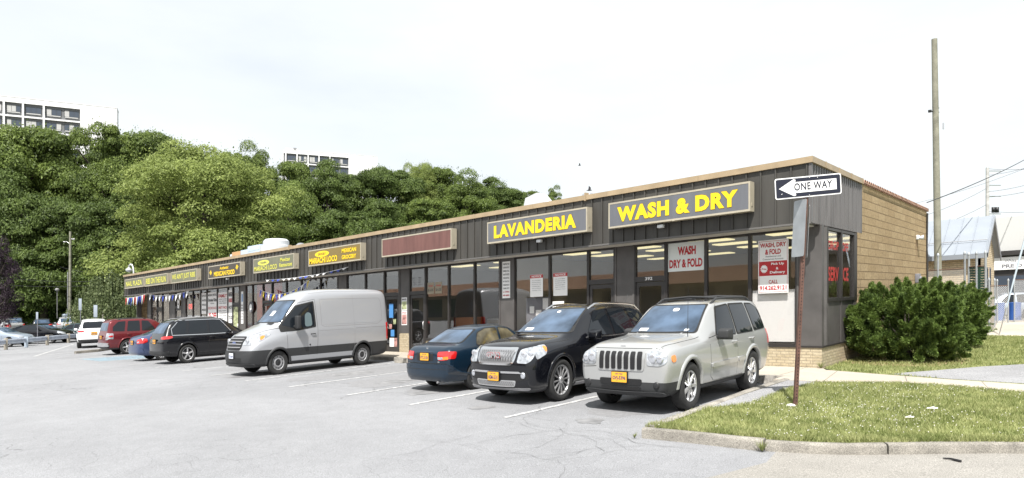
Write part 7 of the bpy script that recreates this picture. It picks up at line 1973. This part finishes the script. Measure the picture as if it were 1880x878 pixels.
# ------------------------------------------------------------------ apartment blocks on the hill
mat('apt_white', (.80, .80, .80), .7); mat('shop_white', (.50, .50, .49), .8); mat('apt_grey', (.16, .165, .17), .8); mat('apt_glass', (.05, .065, .09), .1, spec=.8); mat('apt_curtain', (.45, .45, .44), .8); mat('apt_frame', (.06, .06, .06), .6)
def apartment(label, corner, ang, ztop, pitch, bays, right, floors, depth, bayw, roofbox=None, ext=20):
    """corner: where the windowed part meets the blank end wall; local +x runs along the face to the blank end, +y away"""
    t = thing('apartment_block', label, 'building', (*corner, ztop), rz=ang, shear=False, group='white apartment blocks on the hill')
    zb = -pitch * floors - 3
    b = MB(); b.box(0.001, right, 0, depth, zb, 0)
    x0 = -sum(bays) - .3
    b.box(x0 - ext, 0, .42, depth, zb, 0)
    b.box(x0 - ext, 0, 0, .419, -1.05, 0)
    for k in range(floors):
        z = -1.05 - pitch * (k + 1)
        b.box(x0 - ext, 0, 0, .419, z, z + .32)
    xs = [0]
    for w in bays: xs.append(xs[-1] - w)
    for x in xs: b.box(x - .16, x + (.16 if x else 0), -.05, .42, zb, -1.04)
    b.link('wall', 'apt_white', t, fix=False)
    b = MB(); b.box(x0 - .1, right + .06, -.06, depth + .1, .0, .12); b.link('parapet', 'apt_grey' if False else 'apt_white', t)
    g = MB(); g.box(x0 - ext, -.01, .405, .418, zb, -1.05); g.link('spandrel', 'apt_grey', t)
    rr = random.Random(2)
    for k in range(floors):
        for i, w in enumerate(bays):
            nwin = 2 if w > bayw * 1.4 else 1
            xa = xs[i + 1] + .16; ww = (w - .32) / nwin
            for j in range(nwin):
                zc = -1.05 - pitch * k; xl = xa + ww * j + .28; xr = xa + ww * (j + 1) - .28
                b = MB(); z1 = zc - .55; z0 = zc - pitch + 1.15
                b.box(xl - .06, xr + .06, .36, .40, z0 - .06, z1 + .06); f = b.link('window', 'apt_frame', t)
                n3 = (xr - xl) / 3
                for q in range(3):
                    b = MB(); b.box(xl + n3 * q + .03, xl + n3 * (q + 1) - .03, .335, .355, z0, z1); b.link('pane', 'apt_curtain' if (q + i + k * 2 + j) % 3 == rr.randint(0, 2) else 'apt_glass', f)
                b = MB(); b.box(xl + .1, xr - .1, .2, .36, z0 - .30, z0 - .09); b.link('sill_unit', 'apt_curtain', f)
    if roofbox: 
        b = MB(); b.box(*roofbox); b.link('roof_house', 'apt_white', t)
        b = MB(); b.box(roofbox[0] + 2.2, roofbox[0] + 3.2, roofbox[2] - .05, roofbox[2], .3, 1.4); b.link('roof_door', 'apt_grey', t)
apartment('white apartment block with grids of windows above the trees at the far left', (-161.75, 39.44), 1.2139, 40.71, 2.95, [6.6, 3.55, 3.2, 3.4, 3.4, 3.4], 6.6, 7, 4, 3.4)
apartment('more distant white apartment block with one row of windows over the treetops', (-176.61, 116.49), 1.1402, 43.37, 3.15, [6.0, 3.3, 3.3, 3.3, 3.3], 9, 6, 16, 3.3, (-19, -15.5, 3, 8, 0, 1.1), .3)

# ------------------------------------------------------------------ right side: small brick house, fences, shop
brickmat('house_brick_front', (.60, .49, .33), (.70, .60, .44), (.40, .33, .24), .32, .10, .014, axes='XZ'); brickmat('house_brick_side', (.60, .49, .33), (.70, .60, .44), (.40, .33, .24), .32, .10, .014, axes='YZ')
mat('metal_roof', (.25, .275, .31), .4, spec=.5, noise=(1, .06, 3)); mat('trim_grey', (.22, .24, .27), .5)
hx, hy = -4.0, 38.2; HW, HDp = 9.0, 5.6; ez, az = 3.35, 4.95
t = thing('brick_house', 'small pale brick building with pitched grey metal roof beyond the shop wall', 'building', (hx, hy, 0))
b = MB(); b.box(-HW, -.012, 0, .2, 0, ez); b.box(-HW, -.012, HDp - .2, HDp, 0, ez); b.link('wall', 'house_brick_front', t)
b = MB(); b.add([(0, 0, 0), (0, HDp, 0), (0, HDp, ez), (0, HDp / 2, az - .1), (0, 0, ez), (-.2, 0, 0), (-.2, HDp, 0), (-.2, HDp, ez), (-.2, HDp / 2, az - .1), (-.2, 0, ez)], [(0, 1, 2, 3, 4), (9, 8, 7, 6, 5), (0, 4, 9, 5), (1, 6, 7, 2)]); b.link('gable_wall', 'house_brick_side', t)
b = MB(); o_ = .3
def rp(x, s, up=0):
    y = -o_ + (HDp / 2 + o_) * s; return (x, y, ez - .17 + (az - ez + .17) * s + up)
for sgn in (0, 1):
    def q(p): return (p[0], p[1] if not sgn else HDp - p[1], p[2])
    b.add([q(rp(-HW - .2, 0, .06)), q(rp(.25, 0, .06)), q(rp(.25, 1, .06)), q(rp(-HW - .2, 1, .06)), q(rp(-HW - .2, 0)), q(rp(.25, 0)), q(rp(.25, 1)), q(rp(-HW - .2, 1))], [(0, 1, 2, 3), (4, 7, 6, 5), (0, 4, 5, 1), (1, 5, 6, 2), (0, 3, 7, 4)])
    x = .2
    while x > -HW:
        b.add([q(rp(x, 0, .06)), q(rp(x + .03, 0, .06)), q(rp(x + .03, 1, .06)), q(rp(x, 1, .06)), q(rp(x, 0, .11)), q(rp(x + .03, 0, .11)), q(rp(x + .03, 1, .11)), q(rp(x, 1, .11))], [(4, 5, 6, 7), (0, 1, 5, 4), (0, 4, 7, 3), (1, 2, 6, 5)]); x -= .62
rf = b.link('roof', 'metal_roof', t)
b = MB(); b.box(-HW - .2, .25, -o_ - .13, -o_ - .01, ez - .32, ez - .12); b.link('gutter', 'trim_grey', t)
b = MB()
for sgn in (0, 1):
    def q(p): return (p[0], p[1] if not sgn else HDp - p[1], p[2])
    b.add([q(rp(.255, 0, .07)), q(rp(.255, 1, .07)), q(rp(.255, 1, -.14)), q(rp(.255, 0, -.14)), q(rp(.30, 0, .07)), q(rp(.30, 1, .07)), q(rp(.30, 1, -.14)), q(rp(.30, 0, -.14))], [(0, 1, 2, 3), (4, 7, 6, 5), (0, 4, 5, 1), (3, 2, 6, 7)])
b.link('barge_board', 'trim_grey', t)
b = MB(); b.tube([(-HW, rp(0, .28)[1], rp(0, .28)[2] + .17), (.2, rp(0, .28)[1], rp(0, .28)[2] + .17)], .02, 6); b.link('snow_guard', 'aluminium', rf)
for y in (2.3, 3.6):
    b = MB(); b.box(-.02, .03, y - .25, y + .25, 1.5, 2.7); f = b.link('window', 'ink_grey', t); b = MB(); b.box(.031, .036, y - .2, y + .2, 1.56, 2.64); b.link('pane', 'apt_glass', f)

# chain link with an alpha diamond weave
def chainmat(name, col, wirew=.10, pitch=17., slats=False):
    m = bpy.data.materials.new(name); m.use_nodes = True; t = m.node_tree; b = t.nodes['Principled BSDF']
    b.inputs['Base Color'].default_value = (*col, 1); b.inputs['Roughness'].default_value = .5
    c = t.nodes.new('ShaderNodeTexCoord'); s = t.nodes.new('ShaderNodeSeparateXYZ'); t.links.new(c.outputs['Object'], s.inputs[0])
    def M(op, a, b_=None):
        n = t.nodes.new('ShaderNodeMath'); n.operation = op
        for i, v in enumerate((a, b_)):
            if v is None: continue
            if isinstance(v, (int, float)): n.inputs[i].default_value = v
            else: t.links.new(v, n.inputs[i])
        return n.outputs[0]
    h = M('ADD', s.outputs[0], s.outputs[1])
    def lines(e): return M('LESS_THAN', M('ABSOLUTE', M('SUBTRACT', M('FRACT', M('MULTIPLY', e, pitch)), .5)), wirew)
    a = M('MAXIMUM', lines(M('ADD', h, s.outputs[2])), lines(M('SUBTRACT', h, s.outputs[2])))
    if slats: a = M('MAXIMUM', a, M('LESS_THAN', M('FRACT', M('MULTIPLY', s.outputs[2], 9.0)), .72))
    tr = t.nodes.new('ShaderNodeBsdfTransparent'); x = t.nodes.new('ShaderNodeMixShader')
    t.links.new(a, x.inputs[0]); t.links.new(tr.outputs[0], x.inputs[1]); t.links.new(b.outputs[0], x.inputs[2])
    t.links.new(x.outputs[0], t.nodes['Material Output'].inputs[0]); MATS[name] = m
mat('sign_back', (.36, .38, .40), .45, metal=.4, noise=(4, .12, 4))
chainmat('chain_link', (.35, .35, .35)); chainmat('green_slats', (.03, .075, .055), .1, 17., True); chainmat('chain_link_wide', (.42, .42, .42), .12, 9.)
def fence(name, label, pts, h, m, posth, r=.045, group=None, bars=True):
    t = thing(name, label, 'fence', (*pts[0], .1), group=group)
    X0, Y0 = pts[0]
    for (xa, ya), (xb, yb) in zip(pts, pts[1:]):
        b = MB(); b.quad((xa - X0, ya - Y0, .03), (xb - X0, yb - Y0, .03), (xb - X0, yb - Y0, h), (xa - X0, ya - Y0, h)); b.link('mesh_panel', m, t, fix=False)
        if bars:
            b = MB(); b.tube([(xa - X0, ya - Y0, h), (xb - X0, yb - Y0, h)], .022, 6); b.link('top_rail', mat('rust_rail', (.12, .07, .05), .8) and 'rust_rail', t)
    for (x, y) in pts:
        b = MB(); b.tube([(x - X0, y - Y0, -.1), (x - X0, y - Y0, posth)], r, 8); b.lathe([(r * 1.3, posth), (r * 1.3, posth + .06), (.01, posth + .12)], 8, 'Z', (x - X0, y - Y0, 0)); b.link('post', 'sign_back', t)
fence('chain_link_fence', 'plain chain link fence with rusty top rail between the brick wall and the small house', [(-6.4, 34.2), (-5.15, 34.2), (-4.15, 34.15)], 2.45, 'chain_link', 3.0)
fence('chain_link_fence', 'chain link fence with dark green slats, right of the bushes', [(-4.0, 34.1), (-3.68, 33.7), (-3.35, 33.5)], 2.5, 'green_slats', 2.95)
fence('chain_link_fence', 'leaning grey chain link fence beyond the green slatted one', [(-3.30, 34.2), (-3.45, 38.0), (-3.75, 42.5), (-3.3, 42.7)], 1.75, 'chain_link_wide', 1.95, .035)
fence('chain_link_gate', 'bent open chain link gate in front of the dark shop at right', [(-3.1, 43.5), (-2.3, 45.0)], 2.0, 'chain_link_wide', 2.15, .035)
t = thing('guy_wire', 'steel guy wire with pale blue plastic guard leaning over the grass at right', 'guy wire', (-2.79, 32.30, 0.10), shear=True)
b = MB(); gd = Vector((1.0, .35, 4.2)).normalized(); b.tube([(0, 0, 0), tuple(gd * 1.0)], .02, 6); b.tube([tuple(gd * 4), tuple(gd * 12)], .015, 6); b.link('wire', 'aluminium', t)
b = MB(); b.tube([tuple(gd * 1.0), tuple(gd * 2.6), tuple(gd * 3.9)], [.025, .035, .03], 8); b.link('guard', 'pale_post', t)

sx, sy = -5.7, 52.0
t = thing('corner_shop', 'white walled shop with black front beyond the wire gate, at the right picture edge', 'building', (sx, sy, 0))
b = MB(); b.box(0, 22, 0, 9, 3.75, 5.7); b.link('wall', 'shop_white', t)
b = MB(); b.box(0, .3, 0, 9, 0, 3.749); b.link('side_wall', 'shop_white', t)
b = MB(); b.box(-.05, 22, -.25, 0, 3.55, 3.80); b.box(.3, 22, .1, .3, 0, 3.54); b.link('shop_front', 'dark_metal_deep', t)
b = MB(); b.box(2.55, 2.75, -.05, .1, 0, 3.5); b.box(5.2, 5.4, -.05, .1, 0, 3.5); b.link('pillar', 'ink_black', t)
b = MB(); b.box(.4, 2.5, .02, .09, .2, 2.4); b.box(2.8, 5.1, .02, .09, .2, 2.6); b.link('window', 'apt_glass', t)
b = MB(); b.box(.35, 2.5, -.06, .05, 2.75, 3.45); sgn_ = b.link('sign_board', 'white_paper', t)
b = MB(); b.text('White P', (1.5, -.063, 3.15), (1, 0, 0), (0, 0, 1), .8, .16, .01, .003); b.text('PRE D', (1.35, -.063, 2.85), (1, 0, 0), (0, 0, 1), 1.05, .2, .04, .003); b.link('lettering', 'ink_grey', sgn_, fix=False)
for k, (x, lab) in enumerate([(.75, 'black bell lamp over the white sign of the dark shop'), (3.5, 'black bell lamp over the dark wall at the picture edge')]):
    tt = thing('wall_lamp', lab, 'lamp', (sx + x, sy - .25, 3.7), group='bell lamps on the dark shop front')
    b = MB(); b.tube([(0, 0, 0), (0, -.5, .1), (0, -.6, -.05)], .03, 6); b.link('arm', 'black_plastic', tt); b = MB(); b.lathe([(.06, 0), (.12, -.12), (.28, -.2), (.24, -.36)], 14, 'Z', (0, -.6, -.03)); b.link('shade', 'black_plastic', tt)
tt = thing('shop_sign', 'small white and red box sign cut by the right picture edge', 'sign', (sx + 2.9, sy - .3, 3.9))
b = MB(); b.cbox(0, 2.2, -.2, 0, 0, .55, .01); b.link('red_panel', 'ink_red', tt); b = MB(); b.cbox(0, 2.2, -.2, 0, .56, 1.15, .01); b.link('white_panel', 'white_paper', tt)
far_suv('pale blue car standing behind the wire gate before the dark shop', (-4.1, 48.6, 0), radians(200), 'paint_steel', L_=4.4, H=1.5, rails=None, cat='car')
for k in range(3):
    b = MB(); b.lathe([(.02, 0), (.3, 0), (.31, .3), (.28, .62), (.31, .9), (.02, .92)], 14, 'Z')
    setp(b.link('blue_barrel', mat('barrel_blue', (.03, .10, .34), .45), loc=(-4.0 + .72 * k, 45.9 + .25 * k, .1), angle=40), 'blue plastic barrel behind the wire gate, ' + ['left', 'middle', 'right'][k] + ' of the three', 'barrel', 'blue barrels behind the wire gate')

# one way sign on its rusty perforated post
mat('post_rust', (.11, .055, .042), .7, noise=(9, .3, 5)); mat('hole', (.02, .015, .015), .9); mat('sign_face_black', (.012, .014, .028), .35)
PX, PY = (-3.83, 11.54)
t = thing('one_way_sign', 'black and white ONE WAY arrow sign on a leaning rusty perforated post', 'street sign', (PX, PY, .1), rz=radians(42.28))
LN = .058; PH = 3.17
b = MB()
def lean(v): return [(x + LN * z, y, z) for x, y, z in v]
b.box(-.030, .030, -.030, .030, -.1, PH); b.v = lean(b.v); post = b.link('post', 'post_rust', t)
b = MB()
z = .1
while z < PH:
    b.lathe([(.0105, -.0325), (.0001, -.0325)], 8, 'Y', (0, 0, z)); z += .05
b.v = lean(b.v); b.link('holes', 'hole', post, fix=False)
def rrect(w, h, r, n=5):
    p = []
    for cx, cz, a in ((w / 2 - r, h / 2 - r, 0), (-w / 2 + r, h / 2 - r, 90), (-w / 2 + r, -h / 2 + r, 180), (w / 2 - r, -h / 2 + r, 270)):
        for k in range(n + 1): q = radians(a + 90 * k / n); p.append((cx + r * cos(q), cz + r * sin(q)))
    return p
def plate(pts, y0, y1, c, rot=0.):
    b = MB(); n = len(pts); cr_, sr_ = cos(rot), sin(rot)
    P = [(c[0] + x * cr_ - z * sr_, c[1] + x * sr_ + z * cr_) for x, z in pts]
    b.add([(x, y0, z) for x, z in P] + [(x, y1, z) for x, z in P], [tuple(range(n)), tuple(range(2 * n - 1, n - 1, -1))] + [(k, (k + 1) % n, n + (k + 1) % n, n + k) for k in range(n)])
    return b
cz_ = PH + .16; cxs = LN * cz_ + .01; rot = .052
SW, SH = 1.15, .315
plate(rrect(SW, SH, .035), -.050, -.046, (cxs, cz_), rot).link('sign_edge', 'white_letters', t, fix=False)
plate(rrect(SW - .035, SH - .035, .025), -.0535, -.0505, (cxs, cz_), rot).link('sign_face', 'sign_face_black', t, fix=False)
ar = [(-.50, 0), (-.235, .125), (-.205, .11), (-.215, .085), (.475, .085), (.475, -.085), (-.215, -.085), (-.205, -.11), (-.235, -.125)]
ar = [(-.51, 0), (-.25, .128), (-.215, .115), (-.225, .082), (.49, .082), (.49, -.082), (-.225, -.082), (-.215, -.115), (-.25, -.128)]
plate(ar, -.0565, -.0540, (cxs, cz_), rot).link('arrow', 'white_letters', t, fix=False)
b = MB(); b.text('ONE WAY', (0, 0, 0), (1, 0, 0), (0, 0, 1), .66, .115, .022, 0, spacing=1.12)
b.v = [(cxs + (x - .245) * cos(rot) - (zz - .05) * sin(rot), -.0585, cz_ + (x - .245) * sin(rot) + (zz - .05) * cos(rot)) for x, y, zz in b.v]
b.link('lettering', 'sign_face_black', t, fix=False)
for (ax, az_) in ((.02, .135), (.02, -.135), (-.46, -.11), (.16, .13)):
    b = MB(); b.lathe([(.009, -.057), (.007, -.060), (.001, -.061)], 8, 'Y', (cxs + ax, 0, cz_ + az_)); b.link('bolt', 'aluminium', t)
for k, (w, hh, zc, yy, an, xo) in enumerate([(.34, .86, PH - .46, .0, radians(104), -.075), (.30, .80, PH - .52, .0, radians(80), .06)]):
    pp = rrect(w, hh, .03); b = MB(); n = len(pp)
    vs = []
    for th in (0, .004):
        for x, zz in pp: vs.append((xo + LN * (zc + zz) + x * cos(an) - th * sin(an), .03 + x * sin(an) * .9 + th * cos(an), zc + zz))
    b.add(vs, [tuple(range(n)), tuple(range(2 * n - 1, n - 1, -1))] + [(q, (q + 1) % n, n + (q + 1) % n, n + q) for q in range(n)]); b.link('side_sign', 'sign_back', t, fix=False)
b = MB(); b.blob((0, 0, 0), (.09, .07, .035), 8, 5)
setp(b.link('stone', 'paper_scrap', loc=(PX - .05, PY - .06, .125)), 'white lump of mortar at the foot of the one way sign post', 'stone')

# birds over the roof
mat('bird_grey', (.12, .12, .13), .8)
for (P0, s, lab) in (((-19.24, 27.11, 6.88), .30, 'grey bird with raised wings flying just over the roof edge'), ((-26.75, 36.50, 10.38), .22, 'tiny distant bird high above the roof')):
    t = thing('bird', lab, 'bird', P0, rz=.6, shear=False, group='birds over the roof')
    b = MB(); b.tube([(-.55 * s, 0, 0), (-.3 * s, 0, .02 * s), (0, 0, .03 * s), (.35 * s, 0, .05 * s), (.5 * s, 0, .05 * s)], [.02 * s, .10 * s, .14 * s, .08 * s, .02 * s], 8); b.link('body', 'bird_grey', t)
    for sg in (1, -1):
        b = MB(); b.poly([(.2 * s, sg * .08 * s, .05 * s), (.25 * s, sg * .5 * s, .42 * s), (-.1 * s, sg * .85 * s, .7 * s), (-.15 * s, sg * .5 * s, .3 * s), (-.25 * s, sg * .08 * s, .03 * s)])
        b.link('wing', 'bird_grey', t, fix=False)

# the strip across the lot, behind the photographer: seen only in the shop glass
t = thing('strip_across_lot', 'white rendered shops with sloping red tile roof facing the long strip across the lot', 'building', (-35, -30, 0))
b = MB(); b.box(-95, 24, -10, 0, 0, 3.4); b.link('wall', 'interior_wall', t)
b = MB(); b.add([(-95, 1.0, 3.2), (24, 1.0, 3.2), (24, -2.4, 4.7), (-95, -2.4, 4.7), (-95, -2.4, 3.2), (24, -2.4, 3.2)], [(0, 1, 2, 3), (0, 3, 4), (1, 5, 2), (0, 4, 5, 1), (2, 5, 4, 3)]); b.link('roof', 'clay_tile', t)
b = MB()
for k in range(400): x = -94.8 + k * .297; b.quad((x, 1.02, 3.22), (x + .13, 1.02, 3.22), (x + .13, -2.4, 4.74), (x, -2.4, 4.74))
b.link('tile_rows', mat('tile_pale', (.5, .3, .2), .8), t, fix=False)
b = MB()
for k in range(21): b.box(-92 + k * 5.5, -88.5 + k * 5.5, .0, .04, .4, 2.8)
b.link('shop_windows', 'apt_glass', t)
finish()
